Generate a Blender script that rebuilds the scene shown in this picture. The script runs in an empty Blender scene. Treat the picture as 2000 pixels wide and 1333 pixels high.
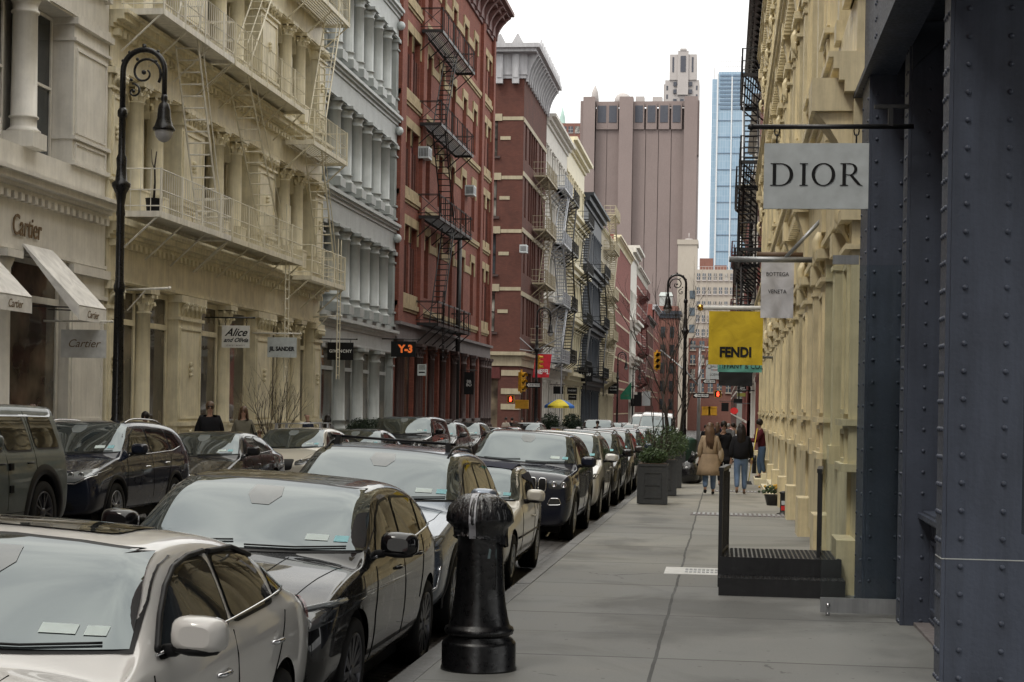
import bpy, bmesh, math, random
from mathutils import Vector, Matrix
from mathutils.bvhtree import BVHTree
random.seed(7)
C = bpy.context.scene.collection
PI = math.pi

# ---------------------------------------------------------------- mesh builder
class MB:
    """Collects geometry; f maps local (w out, u along, v up) to x, y, z."""
    def __init__(s, sgn=1):
        s.v = []; s.f = []; s.sg = sgn; s.sm = []
    def p(s, x, y, z):
        s.v.append((s.sg*x, y, z)); return len(s.v)-1
    def face(s, idx, smooth=False):
        s.f.append(tuple(idx) if s.sg > 0 else tuple(reversed(idx))); s.sm.append(smooth)
    def box(s, x0, x1, y0, y1, z0, z1):
        if x0 > x1: x0, x1 = x1, x0
        if y0 > y1: y0, y1 = y1, y0
        if z0 > z1: z0, z1 = z1, z0
        a = [s.p(x, y, z) for z in (z0, z1) for y in (y0, y1) for x in (x0, x1)]
        for q in ((0,2,3,1),(4,5,7,6),(0,1,5,4),(2,6,7,3),(0,4,6,2),(1,3,7,5)):
            s.face([a[i] for i in q])
        return s
    def hexa(s, pts):   # 8 points ordered like box
        a = [s.p(*q) for q in pts]
        for q in ((0,2,3,1),(4,5,7,6),(0,1,5,4),(2,6,7,3),(0,4,6,2),(1,3,7,5)):
            s.face([a[i] for i in q])
        return s
    def lathe(s, cx, cy, prof, n=12, a0=0., a1=2*PI, smooth=True):
        """prof: list (r, z) bottom to top"""
        full = abs(a1-a0-2*PI) < 1e-6
        m = n if full else n+1
        rings = []
        for r, z in prof:
            rings.append([s.p(cx+r*math.cos(a0+(a1-a0)*i/n), cy+r*math.sin(a0+(a1-a0)*i/n), z) for i in range(m)])
        for A, B in zip(rings[:-1], rings[1:]):
            for i in range(n):
                j = (i+1) % m
                s.face((A[i], A[j], B[j], B[i]), smooth)
        if full:
            s.face(list(reversed(rings[0]))); s.face(rings[-1])
        return s
    def tube(s, pts, r, n=6, r2=None, caps=True):
        pts = [Vector(q) for q in pts]; r2 = r if r2 is None else r2
        rings = []; N = len(pts); pn = None
        for i, q in enumerate(pts):
            t = (pts[min(i+1, N-1)]-pts[max(i-1, 0)])
            if t.length < 1e-9: t = Vector((0,0,1))
            t.normalize()
            if pn is None:
                a = Vector((0,0,1)) if abs(t.z) < .9 else Vector((1,0,0))
                nn = t.cross(a).normalized()
            else:
                nn = (pn - t*pn.dot(t))
                nn = nn.normalized() if nn.length > 1e-6 else t.orthogonal().normalized()
            pn = nn; b = t.cross(nn)
            rr = r+(r2-r)*i/max(1, N-1)
            rings.append([s.p(*(q+nn*rr*math.cos(2*PI*k/n)+b*rr*math.sin(2*PI*k/n))) for k in range(n)])
        for A, B in zip(rings[:-1], rings[1:]):
            for k in range(n):
                s.face((A[k], A[(k+1)%n], B[(k+1)%n], B[k]), n > 4)
        if caps:
            s.face(list(reversed(rings[0]))); s.face(rings[-1])
        return s
    def bar(s, a, b, t=.02, t2=None):
        """square bar from a to b"""
        return s.tube([a, b], t*.7, 4, (t2*.7 if t2 else None))
    def prism(s, poly, x0, x1, plane='yz'):
        """poly in plane extruded along the remaining axis"""
        def P(a, b, c):
            return s.p(c, a, b) if plane == 'yz' else (s.p(a, c, b) if plane == 'xz' else s.p(a, b, c))
        A = [P(a, b, x0) for a, b in poly]; B = [P(a, b, x1) for a, b in poly]
        n = len(poly)
        s.face(list(reversed(A))); s.face(B)
        for i in range(n):
            j = (i+1) % n
            s.face((A[i], A[j], B[j], B[i]))
        return s
    def archpanel(s, y0, y1, z0, z1, zs, w0, w1, n=8):
        """wall panel from z0(spring line)..z1 over an opening y0..y1 with an elliptic arch rising zs above z0"""
        ym = (y0+y1)/2; hw = (y1-y0)/2
        arc = [(ym-hw*math.cos(PI*i/n), z0+zs*math.sin(PI*i/n)) for i in range(n+1)]
        for i in range(n):
            (a, za), (b, zb) = arc[i], arc[i+1]
            s.hexa([(w0,a,za),(w1,a,za),(w0,b,zb),(w1,b,zb),(w0,a,z1),(w1,a,z1),(w0,b,z1),(w1,b,z1)])
        return s
    def ico(s, c, r, sub=1, jit=0, sc=(1,1,1)):
        bm = bmesh.new(); bmesh.ops.create_icosphere(bm, subdivisions=sub, radius=1)
        base = len(s.v)
        for v in bm.verts:
            k = r*(1+random.uniform(-jit, jit))
            s.p(c[0]+v.co.x*k*sc[0], c[1]+v.co.y*k*sc[1], c[2]+v.co.z*k*sc[2])
        for f in bm.faces:
            s.face([base+v.index for v in f.verts], True)
        bm.free(); return s
    def dome(s, c, r, n=7, axis='x', sg=1, h=.55):
        """rivet head pointing along sg*axis"""
        prev = None
        for k, (rr, hh) in enumerate(((1,0),(.92,.45),(.62,.85),(.0,1))):
            ring = []
            for i in range(n if rr > 0 else 1):
                a = 2*PI*i/n; p1 = r*rr*math.cos(a); p2 = r*rr*math.sin(a); o = sg*r*h*hh*1.5
                ring.append(s.p(c[0]+o, c[1]+p1, c[2]+p2) if axis == 'x' else s.p(c[0]+p1, c[1]+o, c[2]+p2))
            if prev:
                if len(ring) == 1:
                    for i in range(n): s.face((prev[i], prev[(i+1)%n], ring[0]), True)
                else:
                    for i in range(n): s.face((prev[i], prev[(i+1)%n], ring[(i+1)%n], ring[i]), True)
            prev = ring
        return s
    def mesh(s, name):
        me = bpy.data.meshes.new(name)
        me.from_pydata(s.v, [], s.f)
        me.polygons.foreach_set('use_smooth', s.sm)
        me.update(); return me
    def build(s, name, mat, parent=None, loc=None, rz=0, flipfix=True):
        me = s.mesh(name)
        if flipfix:
            bm = bmesh.new(); bm.from_mesh(me)
            bmesh.ops.recalc_face_normals(bm, faces=bm.faces); bm.to_mesh(me); bm.free()
        return link(me, name, mat, parent, loc, rz)

def link(me, name, mat, parent=None, loc=None, rz=0):
    o = bpy.data.objects.new(name, me)
    if mat:
        if isinstance(mat, (list, tuple)):
            for m in mat: me.materials.append(m)
        elif len(me.materials) == 0: me.materials.append(mat)
    C.objects.link(o)
    if parent is not None: o.parent = parent
    if loc: o.location = loc
    if rz: o.rotation_euler.z = rz
    return o

def tag(o, label, cat, group=None, kind=None):
    if label: o['label'] = label
    if cat: o['category'] = cat
    if group: o['group'] = group
    if kind: o['kind'] = kind
    return o
def thing(name, label, cat, loc=(0,0,0), rz=0, group=None):
    o = bpy.data.objects.new(name, None); C.objects.link(o); o.empty_display_size = .2
    o.location = loc; o.rotation_euler.z = rz
    return tag(o, label, cat, group)
def copy_tree(o, parent=None):
    c = o.copy(); C.objects.link(c); c.parent = parent
    for ch in list(o.children): copy_tree(ch, c)
    return c
def dup(o, loc, rz, label, group=None):
    c = copy_tree(o); c.location = loc; c.rotation_euler.z = rz; c['label'] = label
    if group: c['group'] = group
    return c

# ---------------------------------------------------------------- ground
SL = -0.0082
XK = -2.2          # right kerb
XL = -10.9         # left kerb
XF = -14.4         # left building line
def gz(y): return SL*y
def roadz(x, y):
    t = (x-XK)/(XL-XK)
    c = 1-(2*t-1)**2
    return gz(y)-.17+.13*t+.12*c
def leftz(y): return gz(y)+.10

# ---------------------------------------------------------------- materials
MATS = {}
def nodes(name):
    m = bpy.data.materials.new(name); m.use_nodes = True
    nt = m.node_tree; b = nt.nodes['Principled BSDF']
    return m, nt, b
def N(nt, t, **k):
    n = nt.nodes.new(t)
    for a, v in k.items():
        if a.startswith('i_'):
            n.inputs[a[2:].replace('_', ' ')].default_value = v
        else: setattr(n, a, v)
    return n
def L(nt, a, b): nt.links.new(a, b)
def rgb(c): return (c[0], c[1], c[2], 1)
def ramp(nt, fac, stops):
    r = N(nt, 'ShaderNodeValToRGB'); e = r.color_ramp.elements
    while len(e) < len(stops): e.new(.5)
    for k, (p, c) in enumerate(stops):
        e[k].position = p; e[k].color = rgb(c) if len(c) == 3 else c
    L(nt, fac, r.inputs['Fac']); return r
def scl(c, k): return tuple(min(1, x*k) for x in c)

def paint(name, col, rough=.45, var=.16, scale=1.6, streak=.22, bump=.15, metal=0, spec=.5, fine=14):
    """weathered painted surface: patches, rain streaks, fine bump"""
    if name in MATS: return MATS[name]
    m, nt, b = nodes(name)
    tc = N(nt, 'ShaderNodeTexCoord')
    n1 = N(nt, 'ShaderNodeTexNoise', i_Scale=scale, i_Detail=6., i_Roughness=.62); L(nt, tc.outputs['Object'], n1.inputs['Vector'])
    r1 = ramp(nt, n1.outputs['Fac'], [(.3, scl(col, 1-var)), (.55, col), (.75, scl(col, 1+var*.5))])
    mp = N(nt, 'ShaderNodeMapping'); mp.inputs['Scale'].default_value = (5, 5, .35); L(nt, tc.outputs['Object'], mp.inputs['Vector'])
    n2 = N(nt, 'ShaderNodeTexNoise', i_Scale=1.5, i_Detail=5., i_Roughness=.7); L(nt, mp.outputs['Vector'], n2.inputs['Vector'])
    r2 = ramp(nt, n2.outputs['Fac'], [(.35, (1-streak,)*3), (.62, (1, 1, 1))])
    mx = N(nt, 'ShaderNodeMix', data_type='RGBA', blend_type='MULTIPLY'); mx.inputs['Factor'].default_value = 1
    L(nt, r1.outputs['Color'], mx.inputs['A']); L(nt, r2.outputs['Color'], mx.inputs['B'])
    L(nt, mx.outputs['Result'], b.inputs['Base Color'])
    n3 = N(nt, 'ShaderNodeTexNoise', i_Scale=float(fine), i_Detail=4.); L(nt, tc.outputs['Object'], n3.inputs['Vector'])
    bp = N(nt, 'ShaderNodeBump'); bp.inputs['Strength'].default_value = bump; bp.inputs['Distance'].default_value = .02
    L(nt, n3.outputs['Fac'], bp.inputs['Height']); L(nt, bp.outputs['Normal'], b.inputs['Normal'])
    r3 = ramp(nt, n3.outputs['Fac'], [(.3, (rough*.8,)*3), (.7, (min(1, rough*1.25),)*3)])
    L(nt, r3.outputs['Color'], b.inputs['Roughness'])
    b.inputs['Metallic'].default_value = metal; b.inputs['Specular IOR Level'].default_value = spec
    MATS[name] = m; return m

def plain(name, col, rough=.5, metal=0, spec=.5, emit=None, es=1):
    if name in MATS: return MATS[name]
    m, nt, b = nodes(name)
    tc = N(nt, 'ShaderNodeTexCoord')
    n1 = N(nt, 'ShaderNodeTexNoise', i_Scale=7., i_Detail=4.); L(nt, tc.outputs['Object'], n1.inputs['Vector'])
    r1 = ramp(nt, n1.outputs['Fac'], [(.3, scl(col, .85)), (.7, scl(col, 1.08))])
    L(nt, r1.outputs['Color'], b.inputs['Base Color'])
    b.inputs['Roughness'].default_value = rough; b.inputs['Metallic'].default_value = metal
    b.inputs['Specular IOR Level'].default_value = min(spec, .22) if max(col) < .03 and rough > .3 else spec
    if emit: b.inputs['Emission Color'].default_value = rgb(emit); b.inputs['Emission Strength'].default_value = es
    MATS[name] = m; return m

def brick(name, c1, c2, mortar, scale=1, dark=.2):
    if name in MATS: return MATS[name]
    m, nt, b = nodes(name)
    tc = N(nt, 'ShaderNodeTexCoord'); sp = N(nt, 'ShaderNodeSeparateXYZ'); L(nt, tc.outputs['Object'], sp.inputs[0])
    ad = N(nt, 'ShaderNodeMath', operation='ADD'); L(nt, sp.outputs['X'], ad.inputs[0]); L(nt, sp.outputs['Y'], ad.inputs[1])
    cb = N(nt, 'ShaderNodeCombineXYZ'); L(nt, ad.outputs[0], cb.inputs['X']); L(nt, sp.outputs['Z'], cb.inputs['Y'])
    br = N(nt, 'ShaderNodeTexBrick', i_Scale=1./scale); L(nt, cb.outputs[0], br.inputs['Vector'])
    br.inputs['Brick Width'].default_value = .22; br.inputs['Row Height'].default_value = .075
    br.inputs['Mortar Size'].default_value = .008; br.inputs['Color1'].default_value = rgb(c1)
    br.inputs['Color2'].default_value = rgb(c2); br.inputs['Mortar'].default_value = rgb(mortar)
    n1 = N(nt, 'ShaderNodeTexNoise', i_Scale=.8, i_Detail=7., i_Roughness=.65); L(nt, tc.outputs['Object'], n1.inputs['Vector'])
    r1 = ramp(nt, n1.outputs['Fac'], [(.3, (1-dark*1.6,)*3), (.65, (1.0,)*3)])
    mx = N(nt, 'ShaderNodeMix', data_type='RGBA', blend_type='MULTIPLY'); mx.inputs['Factor'].default_value = 1
    L(nt, br.outputs['Color'], mx.inputs['A']); L(nt, r1.outputs['Color'], mx.inputs['B']); L(nt, mx.outputs['Result'], b.inputs['Base Color'])
    bp = N(nt, 'ShaderNodeBump'); bp.inputs['Strength'].default_value = .4; bp.inputs['Distance'].default_value = .01; bp.invert = True
    L(nt, br.outputs['Fac'], bp.inputs['Height']); L(nt, bp.outputs['Normal'], b.inputs['Normal'])
    b.inputs['Roughness'].default_value = .85
    MATS[name] = m; return m

def glass(name, col=(.02,.025,.028), ior=1.55, rough=.04, wob=.02, curtain=None):
    """opaque-looking reflective glazing with faint waviness and a dim varied interior"""
    if name in MATS: return MATS[name]
    m, nt, b = nodes(name)
    tc = N(nt, 'ShaderNodeTexCoord')
    oi = N(nt, 'ShaderNodeObjectInfo')
    n1 = N(nt, 'ShaderNodeTexNoise', i_Scale=.9, i_Detail=3.); n1.noise_dimensions = '4D'
    L(nt, tc.outputs['Object'], n1.inputs['Vector'])
    ml = N(nt, 'ShaderNodeMath', operation='MULTIPLY'); ml.inputs[1].default_value = 9; L(nt, oi.outputs['Random'], ml.inputs[0]); L(nt, ml.outputs[0], n1.inputs['W'])
    cc = curtain or scl(col, 3)
    r1 = ramp(nt, n1.outputs['Fac'], [(.42, col), (.66, cc)])
    L(nt, r1.outputs['Color'], b.inputs['Base Color'])
    b.inputs['Roughness'].default_value = rough; b.inputs['IOR'].default_value = ior
    if name == 'car_glass': b.inputs['Specular Tint'].default_value = (.80,.90,.93,1)
    if wob:
        n3 = N(nt, 'ShaderNodeTexNoise', i_Scale=1.3, i_Detail=1.); L(nt, tc.outputs['Object'], n3.inputs['Vector'])
        bp = N(nt, 'ShaderNodeBump'); bp.inputs['Strength'].default_value = wob*5; bp.inputs['Distance'].default_value = .05
        L(nt, n3.outputs['Fac'], bp.inputs['Height']); L(nt, bp.outputs['Normal'], b.inputs['Normal'])
    MATS[name] = m; return m

def carpaint(name, col, metal=.35, rough=.32, coat=1.):
    if name in MATS: return MATS[name]
    m, nt, b = nodes(name)
    tc = N(nt, 'ShaderNodeTexCoord')
    n1 = N(nt, 'ShaderNodeTexNoise', i_Scale=2.4, i_Detail=6., i_Roughness=.7); L(nt, tc.outputs['Object'], n1.inputs['Vector'])
    sp = N(nt, 'ShaderNodeSeparateXYZ'); L(nt, tc.outputs['Object'], sp.inputs[0])
    # road dust on the lower body
    dz = ramp(nt, sp.outputs['Z'], [(.15, (1,1,1)), (.62, (0,0,0))])
    mu = N(nt, 'ShaderNodeMath', operation='MULTIPLY'); L(nt, dz.outputs['Color'], mu.inputs[0]); L(nt, n1.outputs['Fac'], mu.inputs[1])
    mx = N(nt, 'ShaderNodeMix', data_type='RGBA'); L(nt, mu.outputs[0], mx.inputs['Factor'])
    mx.inputs['A'].default_value = rgb(col); mx.inputs['B'].default_value = (.045,.042,.038,1)
    L(nt, mx.outputs['Result'], b.inputs['Base Color'])
    rr = ramp(nt, n1.outputs['Fac'], [(.35, (rough*.8,)*3), (.7, (rough*1.3,)*3)]); L(nt, rr.outputs['Color'], b.inputs['Roughness'])
    b.inputs['Metallic'].default_value = metal if max(col) > .05 else 0
    b.inputs['Coat Weight'].default_value = coat; b.inputs['Coat Roughness'].default_value = .03; b.inputs['Coat IOR'].default_value = 1.5; b.inputs['Specular IOR Level'].default_value = .35 if max(col) > .05 else .06
    MATS[name] = m; return m

M = MATS
def setup_mats():
    paint('white_iron', (.76,.73,.67), streak=.13); paint('white_stone', (.50,.47,.42), rough=.7)
    paint('cream_iron', (.79,.72,.53), streak=.20, var=.22); paint('cream_trim', (.81,.74,.54), rough=.5, streak=.26, var=.24)
    paint('cream_right', (.73,.63,.405), streak=.26, var=.26); paint('cream_light', (.70,.63,.44))
    paint('grey_iron', (.42,.445,.44), streak=.15); paint('grey_trim', (.47,.495,.49), streak=.15)
    paint('buff_stone', (.42,.33,.19), rough=.8, var=.3); paint('brown_iron', (.06,.035,.032), rough=.5)
    paint('grey_stone', (.18,.16,.16), rough=.8)
    paint('red_paint', (.19,.045,.035), rough=.6); paint('dark_red', (.09,.018,.016), rough=.5)
    paint('steel_blue', (.062,.075,.108), rough=.5, var=.2, streak=.28, bump=.14, spec=.5, scale=2.6, fine=30)
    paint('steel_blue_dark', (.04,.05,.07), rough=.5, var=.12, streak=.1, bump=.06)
    paint('black_iron', (.012,.012,.013), rough=.42, var=.3, streak=.1, bump=.2)
    paint('black_post', (.006,.006,.007), rough=.3, var=.4, streak=.3, bump=.10, spec=.5, fine=26)
    paint('white_metal', (.80,.77,.70), rough=.5); paint('cream_metal', (.76,.71,.57), rough=.5)
    paint('silver_metal', (.42,.44,.48), rough=.4, metal=.3); paint('galv', (.35,.36,.37), rough=.4, metal=.6)
    paint('cornice_grey', (.42,.42,.44), rough=.7); paint('maroon_trim', (.15,.07,.065), rough=.6)
    paint('far_black', (.025,.032,.045), rough=.5); paint('tan_iron', (.38,.33,.23), rough=.6)
    paint('far_white', (.62,.60,.55), rough=.6); paint('beige_tower', (.36,.32,.27), rough=.8, scale=.1)
    brick('brick_red', (.215,.060,.040), (.27,.085,.055), (.17,.07,.052))
    brick('brick_deep', (.095,.028,.019), (.12,.037,.025), (.065,.032,.024))
    brick('brick_far', (.22,.06,.05), (.25,.075,.06), (.16,.07,.06))
    glass('pane_dark'); glass('pane_blue', (.03,.05,.07), curtain=(.07,.10,.13))
    glass('pane_blind', (.05,.05,.045), curtain=(.38,.37,.33)); glass('pane_shop', (.035,.03,.024), curtain=(.19,.155,.11))
    glass('car_glass', (.014,.017,.018), ior=2.25, rough=.015, wob=0)
    glass('car_side_glass', (.01,.011,.011), ior=1.75, rough=.02, wob=0)
    plain('rubber', (.012,.012,.012), .75); plain('black_plastic', (.012,.012,.013), .45)
    plain('chrome', (.75,.76,.78), .14, 1); plain('alloy', (.42,.43,.45), .28, .9); plain('alloy_dark', (.10,.10,.11), .35, .8)
    plain('lamp_glass', (.30,.32,.33), .06, .3, 1); plain('lamp_dark', (.085,.09,.095), .08, .5, 1)
    plain('amber', (.50,.13,.03), .2); plain('tail_red', (.28,.01,.012), .12)
    plain('sticker', (.62,.72,.70), .5); plain('sticker_cyan', (.25,.55,.60), .5); plain('gap', (.004,.004,.004), .9)
    plain('ink', (.012,.012,.013), .6); plain('white_ink', (.72,.73,.72), .5); plain('gold_ink', (.16,.10,.045), .5)
    plain('orange_ink', (.80,.17,.03), .5, emit=(.9,.18,.03), es=.35); plain('red_ink', (.6,.02,.02), .5)
    plain('sign_white', (.50,.54,.55), .5); plain('sign_grey', (.58,.58,.565), .5); plain('sign_black', (.008,.008,.009), .4)
    plain('yellow_signal', (.62,.33,.02), .45); plain('signal_red', (.9,.05,.02), .5, emit=(1,.08,.03), es=3.)
    plain('lamp_globe', (.42,.42,.43), .15, 0, .8); plain('gold', (.55,.34,.08), .25, 1)
    plain('wood', (.10,.06,.035), .7); plain('skin', (.42,.25,.18), .55); plain('skin_dark', (.12,.06,.04), .5); plain('skin_mid', (.28,.16,.11), .55)
    plain('hair_dark', (.014,.010,.008), .5); plain('hair_brown', (.10,.055,.03), .5); plain('hair_grey', (.3,.29,.27), .6)
    for n, c in dict(cloth_black=(.009,.009,.011), cloth_camel=(.30,.22,.145), cloth_denim=(.13,.19,.30), cloth_navy=(.02,.025,.045),
                     cloth_grey=(.13,.13,.13), cloth_olive=(.15,.14,.11), cloth_maroon=(.07,.012,.018), cloth_white=(.45,.46,.48),
                     cloth_tan=(.35,.28,.2), cloth_jeans=(.05,.08,.13), cloth_pink=(.5,.3,.3), cloth_cream=(.55,.50,.42)).items():
        plain(n, c, .9, 0, .2)
setup_mats()

def bag_mat():
    m, nt, b = nodes('bag_plastic'); tc = N(nt, 'ShaderNodeTexCoord')
    mp = N(nt, 'ShaderNodeMapping'); mp.inputs['Scale'].default_value = (1, 1, .22); L(nt, tc.outputs['Object'], mp.inputs['Vector'])
    n = N(nt, 'ShaderNodeTexNoise', i_Scale=26., i_Detail=6., i_Distortion=1.2); L(nt, mp.outputs['Vector'], n.inputs['Vector'])
    bp = N(nt, 'ShaderNodeBump'); bp.inputs['Strength'].default_value = .9; bp.inputs['Distance'].default_value = .03
    L(nt, n.outputs['Fac'], bp.inputs['Height']); L(nt, bp.outputs['Normal'], b.inputs['Normal'])
    b.inputs['Base Color'].default_value = (.008,.008,.01,1); b.inputs['Roughness'].default_value = .16
    b.inputs['Coat Weight'].default_value = .5; MATS['bag_plastic'] = m
bag_mat()

def cloth_mat(name, col):
    m, nt, b = nodes(name); tc = N(nt, 'ShaderNodeTexCoord')
    n = N(nt, 'ShaderNodeTexNoise', i_Scale=3., i_Detail=4., i_Distortion=1.); L(nt, tc.outputs['Object'], n.inputs['Vector'])
    r = ramp(nt, n.outputs['Fac'], [(.3, scl(col, .78)), (.7, scl(col, 1.1))]); L(nt, r.outputs['Color'], b.inputs['Base Color'])
    bp = N(nt, 'ShaderNodeBump'); bp.inputs['Strength'].default_value = .5; bp.inputs['Distance'].default_value = .03
    L(nt, n.outputs['Fac'], bp.inputs['Height']); L(nt, bp.outputs['Normal'], b.inputs['Normal'])
    b.inputs['Roughness'].default_value = .9; MATS[name] = m; return m
for n, c in dict(flag_yellow=(.52,.37,.018), flag_white=(.52,.52,.55), flag_red=(.60,.03,.045), flag_green=(.02,.16,.09), flag_teal=(.10,.30,.25), flag_black=(.008,.008,.009), awning=(.78,.76,.73)).items():
    cloth_mat(n, c)

def leaf_mat(name, a, b_):
    m, nt, b = nodes(name); gi = N(nt, 'ShaderNodeNewGeometry')
    r = ramp(nt, gi.outputs['Random Per Island'], [(0, a), (1, b_)]); L(nt, r.outputs['Color'], b.inputs['Base Color'])
    b.inputs['Roughness'].default_value = .55; MATS[name] = m; return m
leaf_mat('leaf', (.018,.035,.012), (.06,.10,.03)); leaf_mat('leaf_dark', (.008,.018,.008), (.025,.045,.018))
paint('bark', (.04,.03,.025), rough=.95); paint('planter_grey', (.038,.04,.042), rough=.6)

def pavement_mat():
    m, nt, b = nodes('pavement_slabs'); tc = N(nt, 'ShaderNodeTexCoord'); sp = N(nt, 'ShaderNodeSeparateXYZ')
    L(nt, tc.outputs['Object'], sp.inputs[0])
    def mth(op, a, bb=None, cc=None):
        n = N(nt, 'ShaderNodeMath', operation=op)
        for k, q in enumerate((a, bb, cc)):
            if q is None: continue
            if isinstance(q, (int, float)): n.inputs[k].default_value = q
            else: L(nt, q, n.inputs[k])
        return n.outputs[0]
    wn = N(nt, 'ShaderNodeTexNoise', i_Scale=.9, i_Detail=3.); L(nt, tc.outputs['Object'], wn.inputs['Vector'])
    wv = mth('MULTIPLY', mth('SUBTRACT', wn.outputs['Fac'], .5), .05)
    xs = mth('ADD', sp.outputs['X'], wv); ys = mth('ADD', sp.outputs['Y'], wv)
    xl = mth('ABSOLUTE', mth('ADD', xs, .48))                    # long seam at X=-.48
    left = mth('LESS_THAN', sp.outputs['X'], -.48)
    def near(v, period, off, wid):
        f = mth('FRACT', mth('DIVIDE', mth('ADD', v, off), period))
        d = mth('MULTIPLY', mth('MINIMUM', f, mth('SUBTRACT', 1, f)), period)
        return mth('LESS_THAN', d, wid)
    a = mth('LESS_THAN', xl, .014)
    s1 = near(ys, 2.85, 1.48, .016); s2 = near(ys, 1.43, .1, .010)
    row = mth('MAXIMUM', mth('MULTIPLY', s1, 1), mth('MULTIPLY', s2, mth('MULTIPLY', left, .55)))
    seam = mth('MAXIMUM', a, row)
    n1 = N(nt, 'ShaderNodeTexNoise', i_Scale=1.1, i_Detail=9., i_Roughness=.7); L(nt, tc.outputs['Object'], n1.inputs['Vector'])
    n2 = N(nt, 'ShaderNodeTexNoise', i_Scale=60., i_Detail=3.); L(nt, tc.outputs['Object'], n2.inputs['Vector'])
    vo = N(nt, 'ShaderNodeTexVoronoi', i_Scale=2.2); L(nt, tc.outputs['Object'], vo.inputs['Vector'])
    spot = ramp(nt, vo.outputs['Distance'], [(.018, (.25,.25,.25)), (.03, (1,1,1))])
    # slab to slab tone
    cell = N(nt, 'ShaderNodeTexWhiteNoise', noise_dimensions='2D')
    cb = N(nt, 'ShaderNodeCombineXYZ'); L(nt, mth('FLOOR', mth('DIVIDE', mth('ADD', ys, 1.48), 2.85)), cb.inputs['X']); L(nt, left, cb.inputs['Y'])
    L(nt, cb.outputs[0], cell.inputs['Vector'])
    base = ramp(nt, n1.outputs['Fac'], [(.25, (.14,.14,.132)), (.45, (.22,.22,.205)), (.62, (.26,.257,.238)), (.78, (.31,.302,.275))])
    tone = mth('ADD', .86, mth('MULTIPLY', cell.outputs['Value'], .26))
    grain = mth('ADD', .85, mth('MULTIPLY', n2.outputs['Fac'], .3))
    k = mth('MULTIPLY', mth('MULTIPLY', tone, grain), mth('SUBTRACT', 1, mth('MULTIPLY', seam, .78)))
    n4 = N(nt, 'ShaderNodeTexNoise', i_Scale=.35, i_Detail=6., i_Roughness=.6, i_Distortion=.8); L(nt, tc.outputs['Object'], n4.inputs['Vector'])
    st = ramp(nt, n4.outputs['Fac'], [(.36, (.55,.55,.54)), (.50, (.97,.97,.97)), (.66, (1.0,1.0,1.0))])
    vo2 = N(nt, 'ShaderNodeTexVoronoi', i_Scale=5.5); L(nt, tc.outputs['Object'], vo2.inputs['Vector'])
    gum = ramp(nt, vo2.outputs['Distance'], [(.07, (.50,.50,.50)), (.10, (1,1,1))])
    ck = N(nt, 'ShaderNodeTexVoronoi', i_Scale=.42, feature='DISTANCE_TO_EDGE'); wv2 = N(nt, 'ShaderNodeVectorMath', operation='MULTIPLY_ADD'); L(nt, n1.outputs['Color'], wv2.inputs[0]); wv2.inputs[1].default_value = (.5,.5,0); L(nt, tc.outputs['Object'], wv2.inputs[2]); L(nt, wv2.outputs[0], ck.inputs['Vector'])
    sun_zone = ramp(nt, mth('DIVIDE', sp.outputs['Y'], 60.), [(0, (.66,.67,.695)), (.33, (.74,.745,.76)), (.355, (1.0,.99,.965)), (.42, (.98,.97,.945)), (.45, (.86,.86,.86)), (.56, (.88,.865,.85)), (.62, (1.0,.955,.89)), (1, (1.0,.95,.88))])  # paler band midway is a sun patch painted into the slab colour
    crack = mth('MULTIPLY', mth('LESS_THAN', ck.outputs['Distance'], .006), mth('GREATER_THAN', n4.outputs['Fac'], .60))
    k = mth('MULTIPLY', mth('MULTIPLY', k, mth('SUBTRACT', 1, mth('MULTIPLY', crack, .5))), mth('MULTIPLY', st.outputs['Color'], gum.outputs['Color']))
    v = N(nt, 'ShaderNodeVectorMath', operation='SCALE'); L(nt, base.outputs['Color'], v.inputs[0]); L(nt, k, v.inputs['Scale'])
    mx = N(nt, 'ShaderNodeMix', data_type='RGBA', blend_type='MULTIPLY'); mx.inputs['Factor'].default_value = .7
    L(nt, v.outputs[0], mx.inputs['A']); L(nt, spot.outputs['Color'], mx.inputs['B'])
    mz = N(nt, 'ShaderNodeMix', data_type='RGBA', blend_type='MULTIPLY'); mz.inputs['Factor'].default_value = 1; L(nt, mx.outputs['Result'], mz.inputs['A']); L(nt, sun_zone.outputs['Color'], mz.inputs['B']); L(nt, mz.outputs['Result'], b.inputs['Base Color'])
    h = mth('SUBTRACT', mth('MULTIPLY', n1.outputs['Fac'], .3), seam)
    bp = N(nt, 'ShaderNodeBump'); bp.inputs['Strength'].default_value = .5; bp.inputs['Distance'].default_value = .012; L(nt, h, bp.inputs['Height'])
    L(nt, bp.outputs['Normal'], b.inputs['Normal'])
    rr = ramp(nt, n1.outputs['Fac'], [(.3, (.55,)*3), (.7, (.8,)*3)]); L(nt, rr.outputs['Color'], b.inputs['Roughness'])
    MATS['pavement_slabs'] = m
pavement_mat()
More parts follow.
